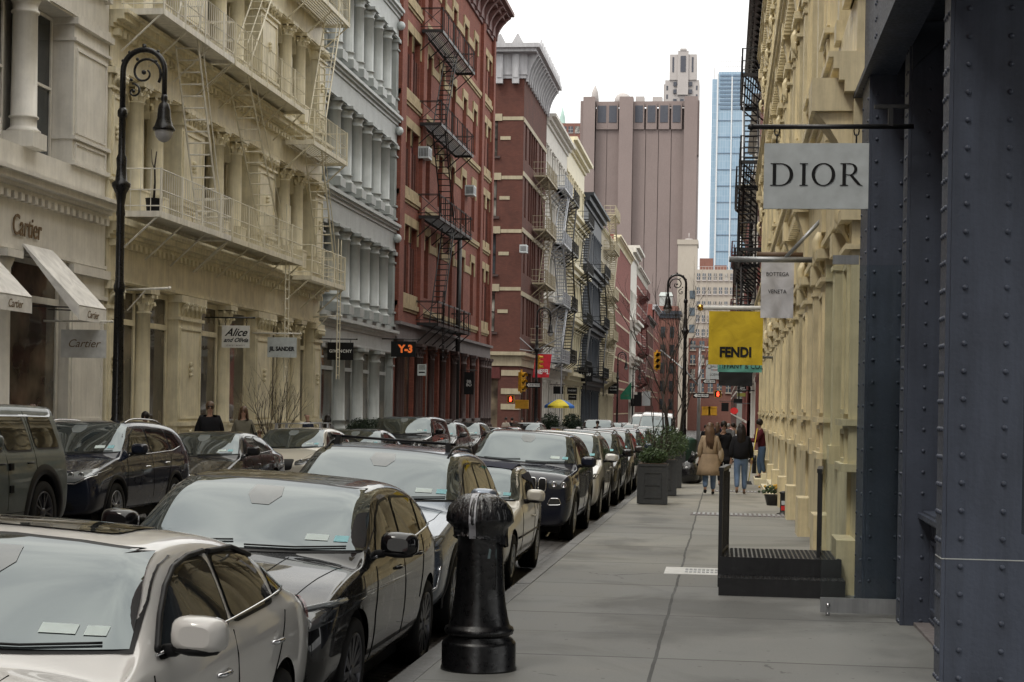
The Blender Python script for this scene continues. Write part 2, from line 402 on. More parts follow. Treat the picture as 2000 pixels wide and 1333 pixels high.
def cobble_mat():
    m, nt, b = nodes('cobbles'); tc = N(nt, 'ShaderNodeTexCoord')
    br = N(nt, 'ShaderNodeTexBrick', i_Scale=1.); 
    wn = N(nt, 'ShaderNodeTexNoise', i_Scale=3., i_Detail=2.); L(nt, tc.outputs['Object'], wn.inputs['Vector'])
    va = N(nt, 'ShaderNodeVectorMath', operation='MULTIPLY_ADD'); L(nt, wn.outputs['Color'], va.inputs[0]); va.inputs[1].default_value = (.05,.05,0); L(nt, tc.outputs['Object'], va.inputs[2])
    L(nt, va.outputs[0], br.inputs['Vector'])
    br.inputs['Brick Width'].default_value = .27; br.inputs['Row Height'].default_value = .13; br.inputs['Mortar Size'].default_value = .016; br.inputs['Mortar Smooth'].default_value = .6
    br.inputs['Color1'].default_value = (.085,.08,.078,1); br.inputs['Color2'].default_value = (.15,.14,.135,1); br.inputs['Mortar'].default_value = (.02,.02,.018,1)
    n1 = N(nt, 'ShaderNodeTexNoise', i_Scale=1.4, i_Detail=6.); L(nt, tc.outputs['Object'], n1.inputs['Vector'])
    r1 = ramp(nt, n1.outputs['Fac'], [(.3, (.55,)*3), (.7, (1.1,)*3)])
    mx = N(nt, 'ShaderNodeMix', data_type='RGBA', blend_type='MULTIPLY'); mx.inputs['Factor'].default_value = 1
    L(nt, br.outputs['Color'], mx.inputs['A']); L(nt, r1.outputs['Color'], mx.inputs['B']); L(nt, mx.outputs['Result'], b.inputs['Base Color'])
    bp = N(nt, 'ShaderNodeBump'); bp.inputs['Strength'].default_value = .9; bp.inputs['Distance'].default_value = .03; bp.invert = True
    L(nt, br.outputs['Fac'], bp.inputs['Height']); L(nt, bp.outputs['Normal'], b.inputs['Normal']); b.inputs['Roughness'].default_value = .5
    MATS['cobbles'] = m
cobble_mat()
paint('kerb_granite', (.20,.20,.20), rough=.7, fine=60); paint('asphalt', (.05,.05,.052), rough=.85)

# ---------------------------------------------------------------- text
def text(body, size, mat, parent, loc, rot=(PI/2,0,0), ex=.003, shear=0, sx=1, name='lettering', bold=0, align='CENTER', sp=1):
    cu = bpy.data.curves.new('txt', 'FONT'); cu.body = body; cu.size = size; cu.extrude = ex; cu.shear = shear
    cu.align_x = align; cu.align_y = 'CENTER'; cu.offset = bold; cu.space_character = sp; cu.resolution_u = 3
    o = bpy.data.objects.new('txt', cu); C.objects.link(o)
    dg = bpy.context.evaluated_depsgraph_get()
    me = bpy.data.meshes.new_from_object(o.evaluated_get(dg)); bpy.data.objects.remove(o)
    for v in me.vertices: v.co.x *= sx
    me.materials.clear()
    t = link(me, name, mat, parent, loc); t.rotation_euler = rot
    return t
# ---------------------------------------------------------------- cars
def lerp(a, b, t): return a+(b-a)*t
def car_body(sp, levels=3):
    """cage from stations, subdivided; returns mesh and BVH. front at y=0, +y to the rear"""
    W2 = sp['W']/2; H = sp['H']; wr = sp['wroof']
    bm = bmesh.new(); rings = []
    for (y, wf, zl, zb, zt) in sp['st']:
        w = W2*wf; c = max(0, min(1, (zt-zb)/max(.05, (H-sp['belt']))))
        wb = w*.955; wt = lerp(w*.90, min(wr, w*.9), c)
        cr = sp.get('crown', .035)
        if sp['st'][6][0] < y < sp['st'][6][0]+(sp['st'][9][0]-sp['st'][6][0])*.97 and c > .05: cr = .115 if sp.get('crown', 1) > .03 else .09
        k6 = .02+.03*c
        pts = [(0, zl+.02), (w*.80, zl), (w*.955, zl+.07), (w*1.0, lerp(zl, zb, .42)), (w*.995, lerp(zl, zb, .80)), (wb, zb),
               (lerp(wb-.015, wt, .06), lerp(zb, zt, .08)+.004), (lerp(wb-.015, wt, .52), lerp(zb, zt, .52)), (wt, zt-cr-.035*c), (wt*.90, zt-cr*(.72 if cr > .08 else .45)), (wt*.5, zt-cr*(.25 if cr > .08 else .12)), (0, zt+(.012 if cr > .08 else 0))]
        R = [bm.verts.new((x, y, z)) for x, z in pts]
        Lf = [R[0]]+[bm.verts.new((-x, y, z)) for x, z in pts[1:-1]]+[R[-1]]
        rings.append((R, Lf))
    n = 12
    for (R0, L0), (R1, L1) in zip(rings[:-1], rings[1:]):
        for j in range(n-1):
            bm.faces.new((R0[j], R1[j], R1[j+1], R0[j+1]))
            bm.faces.new((L0[j], L0[j+1], L1[j+1], L1[j]))
    for (R, Lf), fl in ((rings[0], 0), (rings[-1], 1)):
        for j in range(n-1):
            q = [R[j], R[j+1], Lf[j+1], Lf[j]]
            qq = []
            for v in q:
                if v not in qq: qq.append(v)
            bm.faces.new(qq if fl else list(reversed(qq)))
    bmesh.ops.recalc_face_normals(bm, faces=bm.faces)
    me = bpy.data.meshes.new('cage'); bm.to_mesh(me); bm.free()
    o = bpy.data.objects.new('cage', me); C.objects.link(o)
    md = o.modifiers.new('s', 'SUBSURF'); md.levels = levels; md.render_levels = levels
    dg = bpy.context.evaluated_depsgraph_get()
    me2 = bpy.data.meshes.new_from_object(o.evaluated_get(dg)); bpy.data.objects.remove(o)
    bm = bmesh.new(); bm.from_mesh(me2)
    bvh = BVHTree.FromBMesh(bm)
    # wheel arches
    for yc in sp['wheels']:
        zc = sp['rw']; R = sp['rw']*1.0+sp.get('archgap', .055)
        kill = [f for f in bm.faces if abs(f.calc_center_median().x) > W2*.55 and (f.calc_center_median().y-yc)**2+(f.calc_center_median().z-zc)**2 < R*R]
        vs = {v for f in kill for v in f.verts}
        bmesh.ops.delete(bm, geom=kill, context='FACES')
        for v in vs:
            if v.is_valid and v.is_boundary and v.co.z > zc*.35:
                d = Vector((v.co.y-yc, v.co.z-zc)); 
                if d.length > 1e-4:
                    d = d.normalized()*R; v.co.y = yc+d.x; v.co.z = zc+d.y
    for f in bm.faces: f.smooth = True
    me3 = bpy.data.meshes.new('body'); bm.to_mesh(me3); bm.free()
    return me3, bvh

class Proj:
    def __init__(s, bvh, W): s.b = bvh; s.W = W
    def hit(s, a, c, ax, off):
        """ax 'R','L' side (a=y,c=z); 'F' front,'B' back (a=x,c=z); 'T' top (a=x,c=y)"""
        if ax in 'RL':
            sg = 1 if ax == 'R' else -1; o = Vector((sg*3, a, c)); d = Vector((-sg, 0, 0))
        elif ax == 'F': o = Vector((a, -4, c)); d = Vector((0, 1, 0))
        elif ax == 'B': o = Vector((a, 12, c)); d = Vector((0, -1, 0))
        else: o = Vector((a, c, 4)); d = Vector((0, 0, -1))
        h, nrm, _, _ = s.b.ray_cast(o, d)
        if h is None: return None
        if nrm.dot(d) > 0: nrm = -nrm
        return h+nrm*off
    def patch(s, poly, ax, off=.004, rings=7, seg=5):
        """star shaped patch over polygon outline projected on the body"""
        out = []
        n = len(poly)
        for i in range(n):
            a, b = poly[i], poly[(i+1)%n]
            for k in range(seg): out.append((lerp(a[0], b[0], k/seg), lerp(a[1], b[1], k/seg)))
        cx = sum(p[0] for p in out)/len(out); cy = sum(p[1] for p in out)/len(out)
        m = MB(); grid = []
        last = s.hit(cx, cy, ax, off)
        if last is None: return m
        for k in range(rings, -1, -1):
            t = k/rings; ring = []
            for (x, y) in out:
                h = s.hit(lerp(cx, x, t), lerp(cy, y, t), ax, off) or last
                ring.append(m.p(*h))
            grid.append(ring)
        N_ = len(out)
        for A, B in zip(grid[:-1], grid[1:]):
            for i in range(N_): m.face((A[i], A[(i+1)%N_], B[(i+1)%N_], B[i]), True)
        return m
    def line(s, pts, ax, off=.001, seg=6):
        out = []
        for a, b in zip(pts[:-1], pts[1:]):
            for k in range(seg): 
                h = s.hit(lerp(a[0], b[0], k/seg), lerp(a[1], b[1], k/seg), ax, off)
                if h: out.append(h)
        h = s.hit(pts[-1][0], pts[-1][1], ax, off)
        if h: out.append(h)
        return out
def rounded(poly, r=.25, n=3):
    """round polygon corners by fraction r of the edges"""
    out = []; N_ = len(poly)
    for i in range(N_):
        p0, p1, p2 = Vector(poly[i-1]), Vector(poly[i]), Vector(poly[(i+1)%N_])
        a = p1+(p0-p1)*min(r, .09/max(.01,(p0-p1).length)); b = p1+(p2-p1)*min(r, .09/max(.01,(p2-p1).length))
        for k in range(n+1):
            t = k/n; q = a*(1-t)**2+p1*2*t*(1-t)+b*t*t; out.append((q.x, q.y))
    return out

def wheel(parent, x, y, r, sg, rim='alloy', rr=.66, spokes=10, w=.22, cover='black_plastic'):
    wh = bpy.data.objects.new('wheel', None); C.objects.link(wh); wh.parent = parent; wh.location = (x, y, r)
    def lx(prof, n=32, smooth=True):
        m = MB(); rings = []
        for rad, xx in prof:
            rings.append([m.p(sg*xx, rad*math.cos(2*PI*i/n), rad*math.sin(2*PI*i/n)) for i in range(n)])
        for A, B in zip(rings[:-1], rings[1:]):
            for i in range(n): m.face((A[i], A[(i+1)%n], B[(i+1)%n], B[i]), smooth)
        return m
    R = r*rr
    lx([(R*.98,-w), (r*.93,-w), (r*.99,-w+.03), (r,-w*.5), (r*.99,-.025), (r*.95,-.004), (R*1.12,0), (R*1.0,-.012), (R*.98,-.03)]).build('tyre', M['rubber'], wh)
    m = lx([(R*1.0,-.012), (R*.95,-.016), (R*.93,-.04), (R*.90,-.12), (0.0,-.125)])
    m.build('barrel', M['alloy_dark'], wh)
    m = MB()
    for k in range(spokes):
        a = 2*PI*k/spokes; da = .55*PI/spokes
        for s_ in (-.38, .38):
            a0 = a+da*s_*.5; a1 = a+da*s_*1.5; hw0 = .014; hw1 = .012
            def P(rad, ang, off, xx):
                return (sg*xx, rad*math.cos(ang)-off*math.sin(ang), rad*math.sin(ang)+off*math.cos(ang))
            m.hexa([P(R*.16,a0,-hw0,-.045), P(R*.16,a0,hw0,-.045), P(R*.96,a1,-hw1,-.045), P(R*.96,a1,hw1,-.045),
                    P(R*.16,a0,-hw0,-.018), P(R*.16,a0,hw0,-.018), P(R*.96,a1,-hw1,-.012), P(R*.96,a1,hw1,-.012)])
    mm = lx([(R*.20,-.05), (R*.20,-.014), (R*.12,-.008), (.001,-.008)], 16)
    b0 = len(m.v); m.v += mm.v; m.f += [tuple(i+b0 for i in f) for f in mm.f]; m.sm += mm.sm
    mm = lx([(R*1.0,-.010), (R*.99,-.004), (R*.93,-.012), (R*.92,-.05)], 32)
    b0 = len(m.v); m.v += mm.v; m.f += [tuple(i+b0 for i in f) for f in mm.f]; m.sm += mm.sm
    m.build('rim', M[rim], wh)
    return wh

def make_car(name, label, cat, sp, group=None, detail=2):
    """sp: dict of proportions. Root at the centre of the footprint, front facing -y"""
    root = thing(name, label, cat, group=group)
    me, bvh = car_body(sp, 3 if detail >= 1 else 2)
    off = -sp['L']/2
    W2 = sp['W']/2; P = Proj(bvh, sp['W']); rw = sp['rw']
    holder = root
    def place(o):
        o.location.y += off; return o
    body = place(link(me, 'body', M[sp['paint']], root))
    def patch(nm, poly, ax, mat, o=.004, par=root, r=.25, rings=7, both=False, rnd=True):
        res = []
        for q, a_ in (((1, ax),) if not both else ((1, ax), (-1, {'R':'L'}.get(ax, ax)))):
            pl = poly if (q == 1 or a_ in 'L') else [(-x, z) for x, z in poly]
            m = P.patch(rounded(pl, r) if rnd else pl, a_, o, rings, 3 if rnd else 5)
            if m.v:
                ob = m.build(nm, M[mat], par, flipfix=False)
                if par is root: place(ob)
                res.append(ob)
        return res
    def lines(nm, ls, ax, mat='gap', r=.0045, o=.001, par=None):
        m = MB()
        for pl in ls:
            for q in (('R', 'L') if ax == 'S' else (ax,)):
                pp = P.line(pl, q, o)
                if len(pp) > 1: m.tube(pp, r, 5)
        if m.v:
            ob = m.build(nm, M[mat], par or root)
            if par is None: place(ob)
    # side windows
    for i, w in enumerate(sp['side']):
        for ax in 'RL':
            f = P.patch(rounded([(lerp(sum(p[0] for p in w)/len(w), p[0], 1.06), lerp(sum(p[1] for p in w)/len(w), p[1], 1.12)) for p in w], .2), ax, .003, 5, 3)
            fo = place(f.build('window_frame', M[sp.get('wtrim', 'black_plastic')], root, flipfix=False))
            g = P.patch(rounded(w, .2), ax, .007, 6, 3)
            g.build('side_window', M['car_side_glass'], fo, flipfix=False)
    # windscreen and rear window
    ws = sp['ws']
    hw0, hw1, z0, z1 = ws
    poly = [(-hw0, z0), (-hw0*.5, z0-.02), (0, z0-.03), (hw0*.5, z0-.02), (hw0, z0), (lerp(hw0, hw1, .5)+.01, lerp(z0, z1, .5)), (hw1, z1), (hw1*.5, z1+.018), (0, z1+.024), (-hw1*.5, z1+.018), (-hw1, z1), (-lerp(hw0, hw1, .5)-.01, lerp(z0, z1, .5))]
    seal = P.patch([(x*1.03, lerp((z0+z1)/2, z, 1.06)) for x, z in poly], 'F', .004, 12, 6)
    so = place(seal.build('windscreen_seal', M['black_plastic'], root, flipfix=False))
    P.patch(poly, 'F', .009, 14, 6).build('windscreen', M['car_glass'], so, flipfix=False)
    if detail >= 1:
        # wipers, stickers, mirror mount
        m = MB()
        for wl in (((.03, z0-.018), (hw0*.45, z0-.012), (hw0*.86, z0+.012)), ((-hw0*.8, z0-.008), (-hw0*.4, z0-.012), (-.06, z0+.006))):
            pp = P.line(list(wl), 'F', .019)
            if pp: m.tube(pp, .006, 5)
        if m.v: place(m.build('wiper', M['black_plastic'], root))
        dz = (z1-z0)
        m = P.patch([(-.10, z1-.012), (.10, z1-.012), (.12, z1-.07), (.06, z1-.13), (-.06, z1-.13), (-.12, z1-.07)], 'F', .012, 4, 4)
        if m.v: place(m.build('mirror_mount', plain('sensor_pad', (.16,.18,.185), .08, 0, .8), root, flipfix=False))
        for q, (xa, mt) in enumerate(((hw0*.60, 'sticker'), (hw0*.80, 'sticker_cyan' if sp.get('cy', 1) else 'sticker'))):
            wd = .075 if q == 0 else .045
            m = P.patch([(xa-wd, z0+dz*.11), (xa+wd, z0+dz*.115), (xa+wd, z0+dz*.215), (xa-wd, z0+dz*.21)], 'F', .013, 2, 2)
            if m.v: place(m.build('inspection_sticker', M[mt], root, flipfix=False))
    if 'rearwin' in sp:
        hw0, hw1, z0, z1 = sp['rearwin']
        patch('rear_window', [(-hw0, z0), (hw0, z0), (hw1, z1), (-hw1, z1)], 'B', 'car_side_glass')
    # lamps
    for hl in sp['head']:
        for q in (1, -1):
            a = P.patch(rounded([(q*x, z) for x, z in hl], .3), 'F', .004, 5, 3)
            ho = place(a.build('headlight', M[sp.get('headmat', 'lamp_dark')], root, flipfix=False))
            if detail >= 1:
                cx = sum(p[0] for p in hl)/len(hl); cz = sum(p[1] for p in hl)/len(hl)
                for k in (-1, 1):
                    h = P.hit(q*(cx+k*.075), cz, 'F', -.0)
                    if h:
                        m = MB(); n = 14
                        rr_ = min(.042, .3*(max(p[1] for p in hl)-min(p[1] for p in hl)))
                        rg = []
                        for rad, dy in ((1.1, .006), (1.0, .012), (.8, .004), (.05, .002)):
                            rg.append([m.p(h.x+rad*rr_*math.cos(2*PI*i/n), h.y-dy-.004, h.z+rad*rr_*math.sin(2*PI*i/n)) for i in range(n)])
                        for A, B in zip(rg[:-1], rg[1:]):
                            for i in range(n): m.face((A[i], A[(i+1)%n], B[(i+1)%n], B[i]), True)
                        m.build('reflector', M['chrome'], ho, flipfix=False)
                if sp.get('drl'):
                    tp = sorted(hl, key=lambda p: -p[1])[:2]; tp.sort(key=lambda p: p[0])
                    pp = P.line([(q*tp[0][0], tp[0][1]-.012), (q*tp[1][0], tp[1][1]-.012)], 'F', .010)
                    if len(pp) > 1: MB().tube(pp, .018, 6).build('light_strip', M['lamp_glass'], ho)
    for tl in sp.get('tail', []):
        for ax in 'RL':
            a = P.patch(rounded(tl, .3), ax, .006, 4, 3)
            if a.v: place(a.build('tail_light', M['tail_red'], root, flipfix=False))
    # grille etc
    for (nm, poly, mt) in sp.get('front', []):
        patch(nm, poly, 'F', mt, .005, rings=5)
    for (nm, pts, mt, r) in sp.get('fline', []):
        for q in (1, -1):
            pp = P.line([(q*x, z) for x, z in pts], 'F', .008)
            if len(pp) > 1: place(MB().tube(pp, r, 6).build(nm, M[mt], root))
    # bonnet seams, door gaps
    lines('door_gap', sp['gaps'], 'S')
    for pl in sp.get('hood', []):
        for q in (1, -1): lines('bonnet_gap', [[(q*x, y) for x, y in pl]], 'T', r=.003)
    for (nm, poly, mt) in sp.get('top', []):
        pm = P.patch(rounded(poly, .2), 'T', .008, 7, 3); place(pm.build(nm, M[mt], root, flipfix=False))
    # handles
    for (y, z) in sp['handles']:
        for ax, s_ in (('R', 1), ('L', -1)):
            h = P.hit(y, z, ax, .0)
            if h:
                m = MB(); m.tube([(h.x-s_*.004, y-.085, z), (h.x+s_*.022, y-.06, z+.002), (h.x+s_*.024, y+.05, z+.004), (h.x-s_*.004, y+.085, z+.004)], .013, 6)
                place(m.build('door_handle', M[sp.get('hmat', sp['paint'])], root))
    # chrome window sill
    if sp.get('sill'):
        lines('window_trim', [sp['sill']], 'S', sp.get('sillmat', 'chrome'), .008, .006)
    if sp.get('crease'):
        for cpl in sp['crease']: lines('side_moulding', [cpl], 'S', sp.get('creasemat', 'black_plastic'), sp.get('creaser', .012), .004)
    # mirrors
    my, mz = sp['mirror']; ms = sp.get('msize', (.13, .085, .07))
    for s_ in (1, -1):
        h = P.hit(my, mz-.06, 'R' if s_ > 0 else 'L', 0) or Vector((s_*W2*.9, my, mz))
        m = MB(); bx = abs(h.x)
        m.tube([(s_*(bx-.03), my, mz-.075), (s_*(bx+.05), my-.01, mz-.06), (s_*(bx+.09), my-.01, mz-.03)], .030, 8)
        mo = place(m.build('mirror_arm', M['black_plastic'], root))
        m = MB(); c = (s_*(bx+.03+ms[0]), my-.01, mz+.01); rings = []
        for yy, k in ((-ms[2], .55), (-ms[2]*.7, .85), (-ms[2]*.1, 1.0), (ms[2]*.6, 1.0), (ms[2]*.66, .93)):
            ring = []
            for i in range(20):
                a = 2*PI*i/20; ca, sa = math.cos(a), math.sin(a)
                ex = abs(ca)**.6*(1 if ca > 0 else -1); ez = abs(sa)**.6*(1 if sa > 0 else -1)
                ring.append(m.p(c[0]+ex*ms[0]*k*(1-.12*ez*s_*0), c[1]+yy, c[2]+ez*ms[1]*k*(.9 if ez < 0 else 1)))
            rings.append(ring)
        for A, B in zip(rings[:-1], rings[1:]):
            for i in range(20): m.face((A[i], A[(i+1)%20], B[(i+1)%20], B[i]), True)
        m.face(rings[0]); m.face(list(reversed(rings[-1])))
        mr = place(m.build('mirror', M[sp.get('mmat', sp['paint'])], root))
        m = MB(); m.ico((c[0]-s_*.01, c[1], c[2]-ms[1]*.72), 1.0, 2, 0, (ms[0]*.93, ms[2]*.95, ms[1]*.36)); m.build('mirror_base', M['black_plastic'], mr)
    # wheels, arches
    for yc in sp['wheels']:
        for s_ in (1, -1):
            wx = s_*(W2*.985)
            wheel(root, wx, yc+off, rw, s_, sp.get('rim', 'alloy'), sp.get('rr', .66), sp.get('spokes', 7))
            R = rw+sp.get('archgap', .055)
            m = MB(); n = 20; A = []; B = []
            for i in range(n+1):
                a = -.25+(PI+.5)*i/n
                A.append(m.p(s_*W2*.955, yc+R*.995*math.cos(a), rw+R*.995*math.sin(a))); B.append(m.p(s_*W2*.45, yc+R*.995*math.cos(a), rw+R*.995*math.sin(a)))
            for i in range(n): m.face((A[i], A[i+1], B[i+1], B[i]), True)
            m.face(B)
            place(m.build('wheel_arch', M['rubber'], root, flipfix=False))
            if sp.get('flare'):
                m = MB(); n = 18; fw = sp['flare']; prev = None
                for i in range(n+1):
                    a = -.2+(PI+.4)*i/n; row = []
                    for rad, o_ in ((R-.006, -.03), (R-.004, .012), (R+fw*.5, .016), (R+fw, .004)):
                        y_ = yc+rad*math.cos(a); z_ = max(.16, rw+rad*math.sin(a))
                        h = P.hit(y_, z_, 'R' if s_ > 0 else 'L', 0)
                        hx = abs(h.x) if h else W2*.95
                        hx = max(hx, W2*.93)
                        row.append(m.p(s_*(hx+o_), y_, z_))
                    if prev:
                        for k in range(3): m.face((prev[k], prev[k+1], row[k+1], row[k]), True)
                    prev = row
                place(m.build('arch_trim', M['black_plastic'], root, flipfix=False))
    # roof rails / crossbars
    if sp.get('rails'):
        y0, y1, xr, mt = sp['rails']
        for s_ in (1, -1):
            pts = []
            for k in range(9):
                t = k/8; y = lerp(y0, y1, t); h = P.hit(s_*xr, y, 'T', 0)
                e = min(1, min(t, 1-t)*6)
                pts.append((s_*xr, y, (h.z if h else sp['H'])+.042*e))
            place(MB().tube(pts, .014, 8).build('roof_rail', M[mt], root))
    for (yb, mt, hx, lift) in sp.get('bars', []):
        m = MB()
        zz = P.hit(0, yb, 'T', 0).z+lift
        m.tube([(-hx, yb, zz), (hx, yb, zz)], .013, 8)
        for s_ in (1, -1):
            h = P.hit(s_*(hx-.08), yb, 'T', 0)
            m.hexa([(s_*(hx-.03), yb-.05, h.z-.03), (s_*(hx-.09), yb-.05, h.z-.01), (s_*(hx-.03), yb+.05, h.z-.03), (s_*(hx-.09), yb+.05, h.z-.01),
                    (s_*(hx-.05), yb-.03, zz+.01), (s_*(hx-.10), yb-.03, zz+.01), (s_*(hx-.05), yb+.03, zz+.01), (s_*(hx-.10), yb+.03, zz+.01)])
        place(m.build('roof_crossbar', M[mt], root))
    # underbody shadow block
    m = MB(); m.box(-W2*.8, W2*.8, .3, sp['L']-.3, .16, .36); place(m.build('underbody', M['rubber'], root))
    if sp.get('plate', 1):
        h = P.hit(0, sp.get('platez', .42), 'F', 0)
        if h:
            m = MB(); m.box(-.15, .15, h.y-.02, h.y-.008, h.z-.08, h.z+.08); place(m.build('number_plate', M['sticker'], root))
    if sp.get('extra'): sp['extra'](root, P, place)
    return root

def stations(L, W, H, belt, nose, hood, cowl, roof0, roofp, roof1, deck, tail, gc=.2, deckz=None, hatch=False, belt_r=None):
    """nose z, hood z at front, cowl (y,z), roof0 (y,z), roofp (y,z), roof1 (y,z), deck (y,z), tail z"""
    br = belt_r or belt+.04
    st = [(0.0, .85, gc+.05, nose-.16, nose-.09),
          (.012, .90, gc+.02, nose-.07, nose-.02),
          (.10, .955, gc+.0, nose-.01, nose+.05),
          (.20, .975, gc+.0, nose+.01, nose+.075),
          (.50, .98, gc, hood-.035, hood+.015),
          (lerp(.45, cowl[0], .55), .99, gc, lerp(hood, cowl[1], .6)-.06, lerp(hood, cowl[1], .6)),
          (cowl[0]-.12, 1.0, gc, min(belt, cowl[1]-.05)-.005, cowl[1]-.02),
          (cowl[0]+.0, 1.0, gc, belt-.01, cowl[1]+.012),
          (cowl[0]+.12, 1.0, gc, belt, lerp(cowl[1], roof0[1], .12/(roof0[0]-cowl[0]))+.015),
          (lerp(cowl[0], roof0[0], .6), 1.0, gc, belt, lerp(cowl[1], roof0[1], .62)+.03),
          (roof0[0]-.06, 1.0, gc, lerp(belt, br, .2), roof0[1]-.015),
          (roof0[0]+.16, 1.0, gc, lerp(belt, br, .3), roof0[1]+.015),
          (roofp[0], 1.0, gc, lerp(belt, br, .5), roofp[1]),
          (roof1[0], 1.0, gc, lerp(belt, br, .9), roof1[1])]
    if not hatch:
        st += [(lerp(roof1[0], deck[0], .55), .99, gc, br, lerp(roof1[1], deck[1], .55)+.03),
               (deck[0]-.06, .98, gc, br-.0, deck[1]+.03),
               (deck[0]+.10, .97, gc, min(br, deck[1]-.05), deck[1]),
               (L-.28, .94, gc+.02, tail-.08, tail+.0),
               (L-.06, .90, gc+.03, tail-.08, tail-.02),
               (L, .82, gc+.06, tail-.16, tail-.09)]
    else:
        st += [(lerp(roof1[0], L, .45), .985, gc, br+.01, lerp(roof1[1], deck[1], .35)),
               (deck[0]-.05, .96, gc+.02, br+.0, deck[1]+.08),
               (deck[0]+.10, .92, gc+.04, min(br, deck[1]-.04)-.03, deck[1]-.03),
               (L-.03, .90, gc+.04, tail-.10, tail-.04),
               (L, .84, gc+.08, tail-.22, tail-.14)]
    return st
def sedan(**k):
    L_, W, H = k.pop('L', 4.7), k.pop('W', 1.84), k.pop('H', 1.44)
    belt = k.pop('belt', .93); cow = k.pop('cowl', (1.28, .96)); rf = k.pop('roof0', (2.05, H-.03)); r1 = k.pop('roof1', (3.35, H-.07)); dk = k.pop('deck', (4.02, 1.06))
    sp = dict(L=L_, W=W, H=H, belt=belt, wroof=.66, rw=.33, wheels=(.92, .92+2.74), paint='p_silver',
        st=stations(L_, W, H, belt, .62, .76, cow, rf, (2.6, H), r1, dk, 1.0),
        ws=(.765, .635, cow[1]+.055, H-.075),
        side=[[(1.62, belt+.05), (2.62, belt+.075), (2.62, H-.14), (2.25, H-.13), (1.95, H-.22)], [(2.70, belt+.08), (3.45, belt+.10), (3.32, H-.17), (2.70, H-.13)], [(3.50, belt+.11), (3.82, belt+.13), (3.52, H-.24)]],
        rearwin=(.62, .48, 1.12, H-.12),
        head=[[(.40, .58), (.62, .60), (.84, .68), (.86, .76), (.60, .70), (.42, .66)]],
        tail=[[(L_-.30, .85), (L_-.08, .82), (L_-.10, .95), (L_-.35, .98)]],
        front=[('grille', [(-.36, .46), (.36, .46), (.42, .64), (-.42, .64)], 'black_plastic'), ('intake', [(-.62, .26), (.62, .26), (.55, .36), (-.55, .36)], 'black_plastic')],
        gaps=[[(1.42, .30), (1.40, .60), (1.50, belt-.01)], [(2.66, .28), (2.66, belt+.04)], [(3.30, .62), (3.62, belt+.03)], [(1.42, .27), (3.20, .27)]],
        hood=[[(.62, .30), (.70, .8), (.72, cow[0]-.05)]],
        handles=[(2.40, belt-.13), (3.36, belt-.10)], mirror=(1.72, belt+.13))
    sp.update(k); return sp
def suv(**k):
    L_, W, H = k.pop('L', 4.65), k.pop('W', 1.86), k.pop('H', 1.68)
    belt = k.pop('belt', 1.06); cow = k.pop('cowl', (1.12, 1.12)); rf = k.pop('roof0', (1.95, H-.03)); r1 = k.pop('roof1', (4.05, H-.06)); dk = k.pop('deck', (4.42, 1.15))
    br = k.pop('belt_r', belt+.06); hood = k.pop('hoodz', .98); nose = k.pop('nose', .86)
    sp = dict(L=L_, W=W, H=H, belt=belt, wroof=.69, rw=.36, wheels=(.90, .90+2.68), paint='p_black',
        st=stations(L_, W, H, belt, nose, hood, cow, rf, (2.7, H), r1, dk, 1.08, gc=.24, hatch=True, belt_r=br),
        ws=(.80, .675, cow[1]+.045, H-.08),
        side=[[(1.50, belt+.05), (2.48, belt+.07), (2.48, H-.15), (2.12, H-.15), (1.85, H-.24)], [(2.56, belt+.075), (3.42, belt+.09), (3.42, H-.17), (2.56, H-.15)], [(3.50, belt+.10), (4.06, belt+.16), (3.86, H-.22), (3.50, H-.17)]],
        rearwin=(.60, .50, 1.18, H-.14),
        head=[[(.44, .74), (.66, .76), (.86, .82), (.87, .92), (.64, .88), (.46, .83)]],
        tail=[[(L_-.28, .95), (L_-.10, .92), (L_-.20, 1.14), (L_-.36, 1.14)]],
        front=[('grille', [(-.38, .56), (.38, .56), (.42, .80), (-.42, .80)], 'black_plastic'), ('intake', [(-.60, .34), (.60, .34), (.55, .46), (-.55, .46)], 'black_plastic')],
        gaps=[[(1.34, .36), (1.32, .70), (1.40, belt-.01)], [(2.52, .34), (2.52, belt+.04)], [(3.20, .66), (3.46, belt+.03)], [(1.34, .33), (3.10, .33)]],
        hood=[[(.60, .30), (.70, .7), (.72, cow[0]-.06)]],
        handles=[(2.26, belt-.14), (3.20, belt-.10)], mirror=(1.60, belt+.13), flare=.06)
    sp.update(k); return sp

carpaint('p_silver', (.56,.55,.52), .15, .36); carpaint('p_pearl', (.70,.69,.665), .0, .36); carpaint('p_black', (.006,.006,.007), .2, .3); carpaint('p_navy', (.012,.015,.028), .3, .3)
carpaint('p_bluegrey', (.16,.19,.24), .5, .3); carpaint('p_cream', (.58,.55,.48), .05, .35); carpaint('p_sage', (.085,.105,.10), .0, .45, .6)
carpaint('p_grey', (.10,.10,.105), .5, .3); carpaint('p_white', (.62,.62,.62), .0, .35); carpaint('p_darkgrey', (.022,.022,.024), .3, .3)
carpaint('p_brown', (.035,.028,.026), .4, .3); carpaint('p_blue', (.015,.03,.08), .3, .3); carpaint('p_red', (.3,.02,.02), .1, .3); carpaint('p_slate', (.09,.095,.105), .6, .3)
